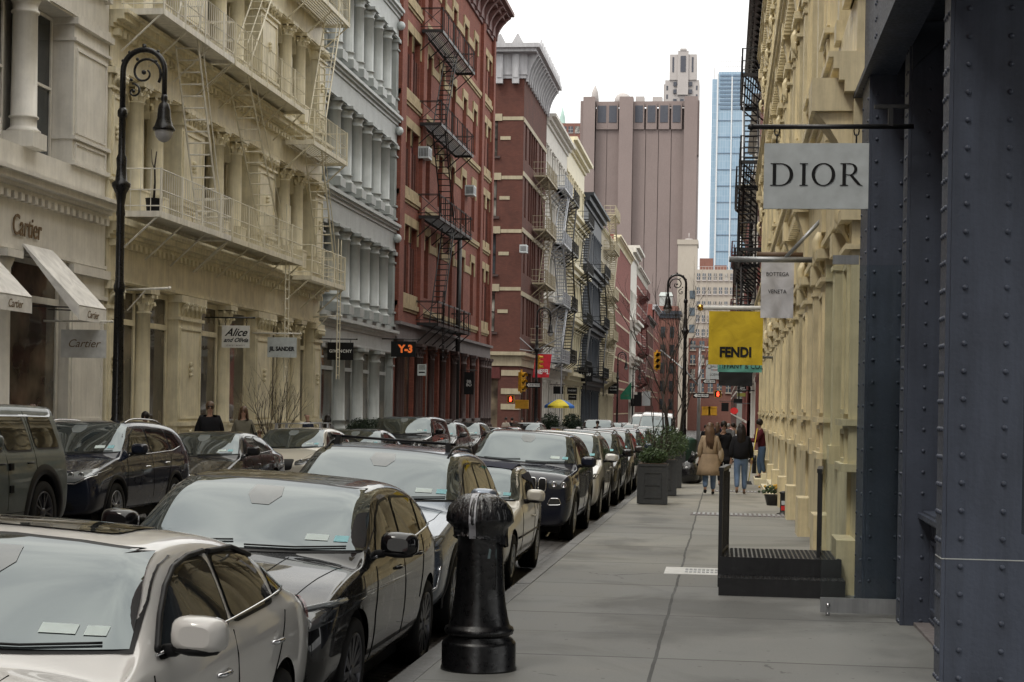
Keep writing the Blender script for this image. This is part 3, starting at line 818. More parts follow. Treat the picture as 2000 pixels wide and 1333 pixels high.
# ---------------------------------------------------------------- facades
def side_root(name, label, X0, y0, left=True, cat='building', group=None):
    r = thing(name, label, cat, (X0, y0, 0), group=group)
    r['sg'] = 1 if left else -1
    return r
def wallgrid(m, u0, u1, v0, v1, holes, w=0, depth=.28, plane='u'):
    """front sheet with rectangular holes and reveals. plane 'u' along street, 'w' across (for end walls, at u=w)"""
    us = sorted({u0, u1}|{h[0] for h in holes}|{h[1] for h in holes}); vs = sorted({v0, v1}|{h[2] for h in holes}|{h[3] for h in holes})
    def P(a, d, v): return m.p(w-d, a, v) if plane == 'u' else m.p(a, w+d, v)
    for i in range(len(us)-1):
        j = 0
        while j < len(vs)-1:
            c = ((us[i]+us[i+1])/2, (vs[j]+vs[j+1])/2)
            if any(h[0] < c[0] < h[1] and h[2] < c[1] < h[3] for h in holes): j += 1; continue
            k = j
            while k+1 < len(vs)-1:
                c2 = (vs[k+1]+vs[k+2])/2
                if any(h[0] < c[0] < h[1] and h[2] < c2 < h[3] for h in holes): break
                k += 1
            m.face([P(us[i],0,vs[j]), P(us[i+1],0,vs[j]), P(us[i+1],0,vs[k+1]), P(us[i],0,vs[k+1])]); j = k+1
    for a, b, c, d in [h[:4] for h in holes]:
        for q in (((a,0,c),(a,depth,c),(a,depth,d),(a,0,d)), ((b,0,c),(b,0,d),(b,depth,d),(b,depth,c)), ((a,0,c),(b,0,c),(b,depth,c),(a,depth,c)), ((a,0,d),(a,depth,d),(b,depth,d),(b,0,d))):
            m.face([P(*x) for x in q])
def window(root, sg, u0, u1, v0, v1, w, fm, pm, sash=True, plane='u', par=None, fw=.06, mull=0):
    """sash window: frame child with pane sub-part"""
    m = MB(sg)
    def B(a0, a1, d0, d1, z0, z1):
        if plane == 'u': m.box(w+d0, w+d1, a0, a1, z0, z1)
        else: m.box(a0, a1, w-d1, w-d0, z0, z1)
    B(u0, u0+fw, 0, .07, v0, v1); B(u1-fw, u1, 0, .07, v0, v1); B(u0+fw, u1-fw, 0, .07, v1-fw, v1); B(u0+fw, u1-fw, 0, .07, v0, v0+fw*1.2)
    vm = (v0+v1)/2
    if sash: B(u0+fw, u1-fw, .0, .09, vm-.03, vm+.03)
    for k in range(mull):
        um = lerp(u0, u1, (k+1)/(mull+1)); B(um-.025, um+.025, 0, .055, v0+fw, v1-fw)
    fo = m.build('window', M[fm], root)
    g = MB(sg)
    if plane == 'u': g.box(w-.02, w+.03, u0+fw*.5, u1-fw*.5, v0+fw*.5, v1-fw*.5)
    else: g.box(u0+fw*.5, u1-fw*.5, w-.03, w+.02, v0+fw*.5, v1-fw*.5)
    g.build('pane', M[pm], fo)
    return fo
def profile_cornice(m, u0, u1, v0, steps, w0=0):
    """steps: list (height, projection) stacked upward"""
    v = v0
    for h, pr in steps:
        m.box(w0-.3, w0+pr, u0, u1, v, v+h); v += h
    return v
def dentils(m, u0, u1, v0, v1, w0, w1, pitch, frac=.5):
    n = max(1, int((u1-u0)/pitch)); p = (u1-u0)/n
    for i in range(n): m.box(w0, w1, u0+p*i+p*(1-frac)/2, u0+p*i+p*(1+frac)/2, v0, v1)
def scroll_brackets(m, us, v0, v1, w0, w1, wd=.25):
    for u in us:
        n = 6; poly = []
        for k in range(n+1):
            t = k/n; poly.append((u, lerp(w0+.06, w1, t**2.2), lerp(v0, v1, t)))
        for (a, wa, va), (b, wb, vb) in zip(poly[:-1], poly[1:]):
            m.hexa([(w0-.1,u-wd/2,va),(wa,u-wd/2,va),(w0-.1,u+wd/2,va),(wa,u+wd/2,va),(w0-.1,u-wd/2,vb),(wb,u-wd/2,vb),(w0-.1,u+wd/2,vb),(wb,u+wd/2,vb)])
def column(root, sg, u, v0, v1, r, w, mat, style='round', name='column', n=14):
    m = MB(sg); h = v1-v0
    if style == 'round':
        m.box(w-r*1.35, w+r*1.35, u-r*1.35, u+r*1.35, v0, v0+h*.10)
        m.lathe(w, u, [(r*1.3, v0+h*.10), (r*1.3, v0+h*.115), (r*1.08, v0+h*.13), (r*1.0, v0+h*.14), (r*1.0, v0+h*.19), (r*1.14, v0+h*.195), (r*1.14, v0+h*.205), (r, v0+h*.21),
                       (r*.94, v0+h*.86), (r*1.08, v0+h*.865), (r*1.08, v0+h*.88), (r*.94, v0+h*.885), (r*.96, v0+h*.92), (r*1.25, v0+h*.965)], n)
        m.box(w-r*1.4, w+r*1.4, u-r*1.4, u+r*1.4, v0+h*.965, v1)
    elif style == 'corinth':
        m.box(w-r*1.3, w+r*1.3, u-r*1.3, u+r*1.3, v0, v0+h*.17)
        m.box(w-r*1.4, w+r*1.4, u-r*1.4, u+r*1.4, v0+h*.17, v0+h*.185)
        m.lathe(w, u, [(r*1.15, v0+h*.185), (r*1.0, v0+h*.2), (r*.97, v0+h*.55), (r*.92, v0+h*.85), (r*1.08, v0+h*.853), (r*1.08, v0+h*.86), (r*.9, v0+h*.865), (r*.95, v0+h*.90), (r*1.2, v0+h*.96)], n)
        for lay, (zz, rr, ln) in enumerate(((.875, 1.0, .055), (.915, 1.08, .06))):
            for k in range(8):
                a = 2*PI*(k+lay*.5)/8; ca, sa = math.cos(a), math.sin(a)
                m.tube([(w+ca*r*rr*.9, u+sa*r*rr*.9, v0+h*zz), (w+ca*r*rr*1.1, u+sa*r*rr*1.1, v0+h*(zz+ln*.6)), (w+ca*r*rr*1.42, u+sa*r*rr*1.42, v0+h*(zz+ln*.72)), (w+ca*r*rr*1.45, u+sa*r*rr*1.45, v0+h*(zz+ln*.45))], r*.2, 4)
        m.box(w-r*1.5, w+r*1.5, u-r*1.5, u+r*1.5, v0+h*.968, v1)
    elif style == 'square':
        m.box(w-r, w+r, u-r, u+r, v0+h*.08, v0+h*.9)
        m.box(w-r*1.2, w+r*1.2, u-r*1.2, u+r*1.2, v0, v0+h*.08); m.box(w-r*1.15, w+r*1.15, u-r*1.15, u+r*1.15, v0+h*.84, v0+h*.86)
        m.box(w-r*1.25, w+r*1.25, u-r*1.25, u+r*1.25, v0+h*.9, v1)
    elif style == 'plain':
        m.lathe(w, u, [(r*1.25, v0), (r*1.25, v0+h*.05), (r, v0+h*.07), (r*.95, v0+h*.9), (r*1.3, v0+h*.96), (r*1.3, v1)], 8)
    return m.build(name, M[mat], root)
def pier(root, sg, u0, u1, v0, v1, w0, w1, mat, panel=True, cap=True, ornate=False, name='pier'):
    m = MB(sg); h = v1-v0
    m.box(w0, w1, u0, u1, v0, v1)
    if panel:
        # raised fillets framing recessed panels
        for a, b in ((.22, .80), (.03, .16)):
            z0, z1 = v0+h*a, v0+h*b; t = .05; o = w1+.035
            m.box(w1, o, u0+.12, u1-.12, z0, z0+t); m.box(w1, o, u0+.12, u1-.12, z1-t, z1)
            m.box(w1, o, u0+.12, u0+.12+t, z0+t, z1-t); m.box(w1, o, u1-.12-t, u1-.12, z0+t, z1-t)
        m.box(w0, w1+.08, u0-.05, u1+.05, v0+h*.175, v0+h*.20)
    if cap:
        m.box(w0, w1+.07, u0-.05, u1+.05, v0+h*.845, v0+h*.865)
        m.box(w0, w1+.12, u0-.08, u1+.08, v0+h*.955, v0+h*1.0)
        m.box(w0, w1+.08, u0-.05, u1+.05, v0, v0+h*.03)
    if ornate:
        n = 5
        for i in range(n):
            uu = lerp(u0+.06, u1-.06, (i+.5)/n); zz = v0+h*.875
            m.tube([(w1, uu, zz), (w1+.06, uu, zz+h*.04), (w1+.17, uu, zz+h*.055), (w1+.15, uu, zz+h*.03)], .05, 5)
            m.tube([(w1, uu, zz+h*.03), (w1+.08, uu, zz+h*.065), (w1+.2, uu, zz+h*.075)], .045, 5)
        for k in range(3):
            m.ico((w1+.04, (u0+u1)/2, v0+h*(.5+.035*k)), .07, 1, .15)
            m.ico((w1+.04, (u0+u1)/2, v0+h*(.08+.03*k)), .06, 1, .15)
    return m.build(name, M[mat], root)

def fire_escape(root, sg, levels, u0, u1, dep, mat, ladders, v_low=None, rail=.95, pitch=.16, w0=.1, slat=True, xb=False, wing=None, thick=1.0, fill=None):
    """levels: floor heights. ladders: list of (uA, uB) per gap, going up from uA at lower level to uB above"""
    fe = bpy.data.objects.new('fire_escape', None); C.objects.link(fe); fe.parent = root
    t = thick
    for li, v in enumerate(levels):
        m = MB(sg)
        m.box(w0, w0+dep, u0, u0+.07*t, v-.14, v); m.box(w0, w0+dep, u1-.07*t, u1, v-.14, v); m.box(w0+dep-.06*t, w0+dep, u0+.07*t, u1-.07*t, v-.15, v-.002)
        m.box(w0, w0+.05, u0+.07*t, u1-.07*t, v-.13, v-.002)
        if slat:
            n = int(dep/.11)
            for k in range(n): m.box(w0+.06+k*(dep-.14)/n, w0+.06+k*(dep-.14)/n+.05, u0+.07*t, u1-.07*t, v-.05, v-.015)
        else: m.box(w0+.05, w0+dep-.06*t, u0+.07*t, u1-.07*t, v-.05, v-.01)
        nb = max(2, int((u1-u0)/1.8))
        for k in range(nb+1):
            u = lerp(u0+.04, u1-.04, k/nb)
            m.bar((w0-.05, u, v-1.0*min(1, dep)), (w0+dep-.08, u, v-.12), .035*t)
        m.build('platform', M[mat], fe)
        m = MB(sg)
        for vv in (rail, rail*.5 if not xb else rail*.95, .12):
            m.bar((w0+dep-.02, u0, v+vv), (w0+dep-.02, u1, v+vv), .022*t); 
            for uu in (u0, u1): m.bar((w0-.05, uu, v+vv), (w0+dep-.02, uu, v+vv), .022*t)
        n = int((u1-u0)/pitch)
        for k in range(n+1):
            u = lerp(u0, u1, k/n); m.bar((w0+dep-.02, u, v-.05), (w0+dep-.02, u, v+rail), .014*t)
        n = max(2, int(dep/(pitch*1.4)))
        if xb:
            for uu in (u0, u1):
                m.bar((w0, uu, v+.12), (w0+dep, uu, v+rail), .02*t); m.bar((w0, uu, v+rail), (w0+dep, uu, v+.12), .02*t)
        else:
            for uu in (u0, u1):
                for k in range(n): m.bar((w0+dep*k/n, uu, v), (w0+dep*k/n, uu, v+rail), .014*t)
        for k in range(0, int((u1-u0)/1.6)+1):
            u = min(u1, u0+1.6*k); m.bar((w0+dep, u, v-.14), (w0+dep, u, v+rail+.02), .035*t)
        m.build('railing', M[mat], fe)
    segs = list(zip(levels[:-1], levels[1:]))
    for (va, vb), (ua, ub) in zip(segs, ladders):
        m = MB(sg); wa = w0+dep*.25; wb = w0+dep*.85
        for w_ in (wa, wb): m.bar((w_, ua, va), (w_, ub, vb), .04*t)
        for w_ in (wb,):
            m.bar((w_, ua, va+.8), (w_, ub, vb+.8), .022*t)
        n = int((vb-va)/.27)
        for k in range(1, n):
            q = k/n; m.bar((wa, lerp(ua, ub, q), lerp(va, vb, q)), (wb, lerp(ua, ub, q), lerp(va, vb, q)), .03*t, .03*t)
        m.build('ladder', M[mat], fe)
    if v_low is not None:
        ua = ladders[0][0] if ladders else (u0+u1)/2; m = MB(sg); wq = w0+dep-.1
        for du in (0, .42): m.bar((wq, ua+du, v_low), (wq, ua+du, levels[0]+1.6), .03*t)
        n = int((levels[0]+1.4-v_low)/.3)
        for k in range(n): m.bar((wq, ua, v_low+.15+k*.3), (wq, ua+.42, v_low+.15+k*.3), .022*t)
        m.build('drop_ladder', M[mat], fe)
    return fe
# ================================================================ setting
def strip(name, mat, xs, y0, y1, zf, ny=60, kind='structure'):
    m = MB(); rows = []
    for j in range(ny+1):
        y = lerp(y0, y1, j/ny); rows.append([m.p(x, y, zf(x, y)) for x in xs])
    for A, B in zip(rows[:-1], rows[1:]):
        for i in range(len(xs)-1): m.face((A[i], A[i+1], B[i+1], B[i]), True)
    return tag(m.build(name, M[mat]), None, None, kind=kind)
strip('ground', 'asphalt', [-900, -300, -60, -16, 3.4, 60, 300, 900], -120, 1500, lambda x, y: gz(min(y, 420))-.9-(0 if y < 420 else 0), 30)
strip('road', 'cobbles', [lerp(XL, XK, k/16) for k in range(17)], -50, 420, roadz, 90)
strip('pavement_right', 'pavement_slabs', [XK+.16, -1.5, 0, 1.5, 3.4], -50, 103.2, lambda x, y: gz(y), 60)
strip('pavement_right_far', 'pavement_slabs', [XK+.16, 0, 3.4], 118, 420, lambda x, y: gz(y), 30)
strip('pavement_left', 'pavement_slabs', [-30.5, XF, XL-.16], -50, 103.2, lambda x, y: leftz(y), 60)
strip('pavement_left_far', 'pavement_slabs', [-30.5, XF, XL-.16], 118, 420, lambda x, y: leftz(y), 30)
strip('side_street', 'asphalt', [-60, -30, -13, XL-.0], 103.2, 118, lambda x, y: gz(y)-.03, 4)
strip('side_street_right', 'asphalt', [XK+.0, 6, 60], 103.2, 118, lambda x, y: gz(y)-.12, 4)
def kerb(name, x0, x1, y0, y1, zf, zl):
    m = MB(); y = y0
    while y < y1:
        l = random.uniform(1.6, 2.6); e = min(y1, y+l)-.012; j = random.uniform(-.004, .004)
        a, b = zf(y)+j, zf(e)+j
        m.hexa([(x0,y,zl(y)),(x1,y,zl(y)),(x0,e,zl(e)),(x1,e,zl(e)),(x0,y,a),(x1,y,a),(x0,e,b),(x1,e,b)]); y += l
    tag(m.build(name, M['kerb_granite']), None, None, kind='structure')
kerb('kerb_right', XK, XK+.158, -50, 103.2, lambda y: gz(y)+.004, lambda y: gz(y)-.4)
kerb('kerb_right_far', XK, XK+.158, 118, 420, lambda y: gz(y)+.004, lambda y: gz(y)-.4)
kerb('kerb_left', XL-.158, XL, -50, 103.2, lambda y: leftz(y)+.004, lambda y: gz(y)-.4)
kerb('kerb_left_far', XL-.158, XL, 118, 420, lambda y: leftz(y)+.004, lambda y: gz(y)-.4)

# ================================================================ generic cast iron front
def castiron(name, label, X0, y0, y1, left, floors, mat, trim, bays, colstyle='round', colr=.2, arch=False, top=None, glassm='pane_dark',
             groundstyle=None, depth=9, cprof=None, gcols=None, det=True, cdent=True, pierw=.7, wmat=None, mull=0, root=None, ground_z=-1.2, simple=False):
    """bays: list of (u0,u1,ncols) between piers. floors: [(v0 sill, v1 top of opening, vcornice top), ...] first is the ground floor"""
    L_ = y1-y0; sg = 1 if left else -1
    root = root or side_root(name, label, X0, y0, left)
    W_ = -.5
    vt = top or floors[-1][2]
    m = MB(sg); m.box(-depth, -.72, .0, L_, ground_z, vt-.02); m.build('wall', M[mat], root)
    m = MB(sg); cm = MB(sg); prev = ground_z
    for fi, (s0, s1, c1) in enumerate(floors):
        # band below this floor's sill, from previous cornice top
        if fi > 0: m.box(-.72, -.02, .02, L_-.02, prev, s0)
        else: m.box(-.72, -.10, .02, L_-.02, prev, s0)
        m.box(-.72, -.0, .02, L_-.02, s1, c1-.02)
        pr = (cprof or [(.10,.08),(.08,.16),(.14,.34),(.08,.44)])
        ht = sum(h for h, _ in pr)
        if det: profile_cornice(cm, -.0, L_+.0, c1-ht, pr)
        if cdent and not simple: dentils(cm, .1, L_-.1, c1-ht-.16, c1-ht-.005, 0, .16, .34)
        cm.box(-.05, .05, .0, L_, s1+.04, s1+.12)
        prev = c1-.02
    m.build('spandrel', M[mat], root)
    if det: cm.build('cornice', M[trim], root)
    edges = [0]+[b for q in bays for b in (q[0], q[1])]+[L_]
    for fi, (s0, s1, c1) in enumerate(floors):
        for i in range(0, len(edges), 2):
            a, b = edges[i], edges[i+1]
            if b-a > .05:
                pier(root, sg, a, b, s0, s1, -.72, .0 if colstyle != 'corinth' else .06, mat, panel=not simple, cap=True, ornate=(colstyle == 'corinth' and not simple))
        for bi, (u0, u1, nc) in enumerate(bays):
            if fi == 0 and gcols is not None: nc = gcols[bi]
            us = [lerp(u0, u1, (k+1)/(nc+1)) for k in range(nc)]
            for u in us: column(root, sg, u, s0, s1, colr, -.16, mat, colstyle if not simple else 'plain')
            xs = [u0]+us+[u1]
            for k in range(len(xs)-1):
                a = xs[k]+(colr if k > 0 else .0); b = xs[k+1]-(colr if k < len(xs)-2 else .0)
                gs = groundstyle(fi, bi, k) if groundstyle else None
                gm = gs or (glassm if random.random() > .3 else 'pane_blind')
                topv = s1-.02
                if arch and fi > 0:
                    mm = MB(sg); hh = min((b-a)*.5, .6); mm.archpanel(a, b, s1-.12-hh, s1, hh, -.55, -.22)
                    mm.build('arch', M[mat], root)
                wo = window(root, sg, a+.04, b-.04, s0+.05, topv, -.55 if fi or gcols is None else -.30, wmat or mat, gm, sash=(fi > 0), mull=mull, fw=.07 if fi else .13)
                if fi == 0 and gcols is not None and b-a > 1:
                    tr = MB(sg); zt_ = s1-.95; tr.box(-.30, -.21, a+.17, b-.17, zt_, zt_+.14); tr.build('transom', M[mat], wo); tr = MB(sg); tr.box(-.30, -.16, a+.17, b-.17, s0+.19, s0+.52); tr.build('stall_board', M[mat], wo)
    return root

# ---- building behind the camera on the left, seen only in reflections, and the white corner block
def plainblock(name, label, X0, y0, y1, left, vt, mat, fl=4.4, ww=1.3, pitch=2.6, depth=9, sills='buff_stone', pm='pane_dark', v0=1.0, cor='cornice_grey', gv=-1.2, lint=True, arch=0, wh=.6, cornice=True, cproj=.7, off=.7, ch=1.1):
    sg = 1 if left else -1; root = side_root(name, label, X0, y0, left); L_ = y1-y0
    n = max(1, int((L_-2*off+pitch-ww)/pitch)); st = (L_-(n-1)*pitch)/2
    nf = int((vt-v0-1.2)/fl); holes = []
    for f in range(nf):
        for k in range(n):
            u = st+k*pitch; hgt = fl*wh if f else fl*.7
            holes.append((u-ww/2, u+ww/2, v0+f*fl, v0+f*fl+hgt))
    m = MB(sg); wallgrid(m, 0, L_, gv, vt, holes, 0, .25); m.box(-depth, -.26, 0, L_, gv, vt); m.build('wall', M[mat], root, flipfix=False)
    for a, b, c, d in holes:
        wo = window(root, sg, a, b, c, d, -.22, 'black_plastic' if random.random() < .5 else 'white_metal', pm if random.random() > .25 else 'pane_blind', fw=.05)
        t = MB(sg); t.box(0, .06, a-.12, b+.12, c-.16, c-.0); t.build('sill', M[sills], wo)
        if lint: t = MB(sg); t.box(0, .05, a-.12, b+.12, d, d+.26); t.build('lintel', M[sills], wo)
    if cornice:
        c = MB(sg); profile_cornice(c, -.05, L_+.05, vt-ch, [(.2,.1),(ch*.4,.14),(.16,cproj*.7),(.2,cproj)])
        scroll_brackets(c, [lerp(.3, L_-.3, k/max(1, int(L_/1.1))) for k in range(int(L_/1.1)+1)], vt-ch+.1, vt-.36, .1, cproj*.8, .2)
        c.build('cornice', M[cor], root)
    return root
plainblock('brick_building', 'red brick block set back behind the viewer on the left side of the street', XF, -60, 14, True, 31, 'brick_red')
# white cast iron (jeweller)
def gs_cartier(fi, bi, k):
    return 'pane_shop' if fi == 0 else None
R1 = castiron('white_building', 'white cast iron building with round columns and white shop awnings at the far left', XF, 14.2, 38.0, True,
    [(.3, 4.75, 6.35), (6.95, 10.2, 11.5), (12.2, 15.2, 16.5), (17.1, 19.6, 20.8)], 'white_iron', 'white_iron',
    [(1.0, 9.4, 3), (10.6, 13.2, 0), (14.9, 21.7, 2)], gcols=[2, 0, 1], colstyle='round', colr=.27, groundstyle=gs_cartier, depth=9)
text('Cartier', .62, M['gold_ink'], R1, (.035, 33.45-14.2, 5.28), (PI/2, 0, PI/2), .01, .12, .8, 'shop_name')
# ---- cream cast iron
def gs_cream(fi, bi, k):
    if fi == 0: return 'pane_shop'
R2 = castiron('cream_building', 'pale yellow cast iron building with corinthian columns, long balconies and white fire escapes', XF, 38.05, 59.15, True,
    [(.35, 4.55, 5.95), (6.35, 9.55, 10.9), (11.3, 14.3, 15.7), (16.1, 18.9, 20.2), (20.6, 22.8, 24.0)], 'cream_iron', 'cream_trim',
    [(.75, 5.2, 2), (7.2, 12.6, 2), (14.6, 20.0, 2)], gcols=[1, 1, 2], colstyle='corinth', colr=.23, arch=True, groundstyle=gs_cream)
# shop interior glow panel with small lit spots behind the first shop window
m = MB(1)
for k, (zz) in enumerate((2.9, 2.55, 1.35, .95, .62)): m.ico((-.42, 5.25+.05*(k%2), zz), .03, 1)
m.build('display_lamp', plain('warm_lamp', (1,.8,.5), .5, emit=(1,.75,.45), es=6), R2)
m = MB(1); m.box(-.50, -.47, 4.4, 5.7, .5, 4.3); m.build('display_screen', plain('warm_panel', (.22,.12,.08), .5, emit=(.5,.28,.16), es=.10), R2)
fe = fire_escape(R2, 1, [6.25, 11.05, 15.85, 20.2], .6, 6.4, 1.0, 'white_metal', [(5.9, 3.6), (3.6, 5.9), (5.9, 3.6)], slat=False, pitch=.17, rail=1.0, thick=1.0)
fe2 = fire_escape(R2, 1, [6.25, 11.05, 15.85], 6.55, 14.3, .98, 'cream_metal', [(12.6, 8.2), (8.2, 12.6)], v_low=2.4, slat=False, pitch=.17, rail=1.0, thick=.95)
fe3 = fire_escape(R2, 1, [5.9, 10.3, 15.2], 15.6, 20.6, .95, 'cream_metal', [(19.8, 17.2), (17.2, 19.8)], v_low=2.6, pitch=.2, rail=1.0)
# ---- grey cast iron
def gs_grey(fi, bi, k):
    return 'pane_shop' if fi == 0 else 'pane_dark'
R3 = castiron('grey_building', 'blue grey cast iron building with rows of tall round columns on every floor', XF, 59.2, 72.85, True,
    [(.4, 3.95, 4.95), (5.15, 8.4, 9.6), (9.8, 13.05, 14.3), (14.5, 17.7, 19.0), (19.2, 22.2, 23.6)], 'grey_iron', 'grey_trim',
    [(.35, 13.3, 6)], gcols=[3], colstyle='round', colr=.31, groundstyle=gs_grey, cdent=False, cprof=[(.14,.06),(.10,.16),(.12,.26)])
for z in (9.0, 13.7, 18.3): MB(1).ico((.12, 13.45, z), .20, 2).build('globe_light', M['sign_white'], R3)
# ---- red brick block
def red_building():
    root = side_root('red_brick_building', 'long red brick building with buff stone bands, black fire escape and brown cornice', XF, 72.9, True)
    Y0 = 72.9; T = 24.6
    cols = [(74.77,75.95,'p'),(76.3,78.0,'p'),(79.95,81.2,'s'),(83.5,84.75,'s'),(87.3,88.5,'s'),(91.1,92.4,'s'),(94.9,96.1,'s'),(98.95,100.1,'p'),(100.7,102.0,'p')]
    cols = [(a-Y0, b-Y0, t) for a, b, t in cols]
    floors = [(6.9, 9.9), (11.7, 14.3), (16.1, 18.6), (20.4, 22.6)]
    bands = [6.1, 11.0, 15.4, 19.75]
    holes = [(a, b, f0 if t == 's' else f0-.1, f1) for f0, f1 in floors for a, b, t in cols]
    gh = [(6.4+3.45*k, 8.3+3.45*k, 1.0, 4.6) for k in range(6)]+[(1.2, 4.9, .3, 4.6)]
    m = MB(1); wallgrid(m, 0, 29.9, -1.2, T, holes+gh, 0, .32); m.box(-9, -.34, .0, 29.9, -1.2, T+.8)
    m.build('wall', M['brick_red'], root, flipfix=False)
    t = MB(1)
    for b in bands: t.box(-.1, .13, 0, 29.9, b, b+.22); t.box(-.1, .06, 0, 29.9, b-.12, b)
    for f0, f1 in floors:
        for a, b, q in cols:
            h_ = MB(1); h_.box(0, .07, a-.22, b+.22, f1, f1+.42); h_.box(0, .06, a-.3, a-.02, f1-.75, f1); h_.box(0, .06, b+.02, b+.3, f1-.75, f1); h_.build('stone_hood', M['buff_stone'], root)
            if q == 'p': h_ = MB(1); h_.box(0, .06, a-.16, b+.16, f0-.65, f0-.1); h_.build('apron_stone', M['buff_stone'], root)
        # bands linking single windows
        us = [b for a, b, q in cols]
        for i in range(2, 7): t.box(0, .045, cols[i-1][1]+.3, cols[i][0]-.3, f1-.72, f1-.34)
    t.build('stone_trim', M['buff_stone'], root)
    for f0, f1 in floors:
        for a, b, q in cols:
            lo = f0 if q == 's' else f0-.1
            if q == 'p':   # windows bricked with red iron mullions
                p_ = MB(1); p_.box(-.3, -.12, a+.0, b-.0, lo+.02, f1-.9)
                for k in range(3): p_.box(-.12, -.06, lerp(a, b, (k+.5)/3)-.04, lerp(a, b, (k+.5)/3)+.04, lo+.05, f1-.9)
                p_.build('shutter', M['brick_deep'], root)
                window(root, 1, a, b, f1-.9, f1, -.28, 'red_paint', 'pane_dark', sash=False)
            else: window(root, 1, a, b, lo, f1, -.28, 'red_paint', 'pane_dark' if random.random() < .7 else 'pane_blind')
    for a, b in ((0, 1.1), (5.3, 6.15), (24.6, 25.5), (29.2, 29.9)):
        p = MB(1); p.box(0, .18, a, b, 5.43, T-.3); p.build('pilaster', M['brick_red'], root)
    # ground floor: dark iron columns
    b_ = MB(1); b_.box(.0, .14, .05, 29.85, 4.62, 5.35); b_.box(-.1, .3, .0, 29.9, 5.28, 5.42); b_.build('lintel_band', M['grey_stone'], root)
    for u in [.5, 1.0, 5.2, 5.7, 8.85, 12.3, 15.75, 19.2, 22.6, 26.4, 27.4, 28.5, 29.4]:
        column(root, 1, u, .1, 4.6, .19, .12, 'brown_iron', 'corinth' if u < 16 else 'round', n=10)
    for k, (a, b, c, d) in enumerate(gh): window(root, 1, a, b, c, d, -.28, 'brown_iron', 'pane_shop', sash=False, mull=1)
    s = MB(1); s.box(-.05, .16, 5.9, 25.9, .80, 1.02); s.build('shop_sill', M['grey_stone'], root)
    c = MB(1)
    profile_cornice(c, -.2, 30.1, T-.6, [(.25,.12),(1.0,.2),(.22,.75),(.16,1.0),(.22,1.25)])
    scroll_brackets(c, [.3+1.63*k for k in range(19)], T-.5, T+.9, .2, 1.1, .32)
    c.build('cornice', M['maroon_trim'], root)
    fire_escape(root, 1, [5.6, 10.6, 14.95, 19.3], 4.9, 15.2, 1.0, 'black_iron', [(6.9, 10.2), (10.2, 6.9), (6.9, 10.2)], v_low=3.9, xb=True, pitch=.6, rail=1.0, thick=1.15)
    q = MB(1); q.tube([(.25, 16.4, 1.0), (.25, 16.4, 11.2)], .13, 8); q.build('drain_pipe', M['black_iron'], root)
    return root
R4 = red_building()
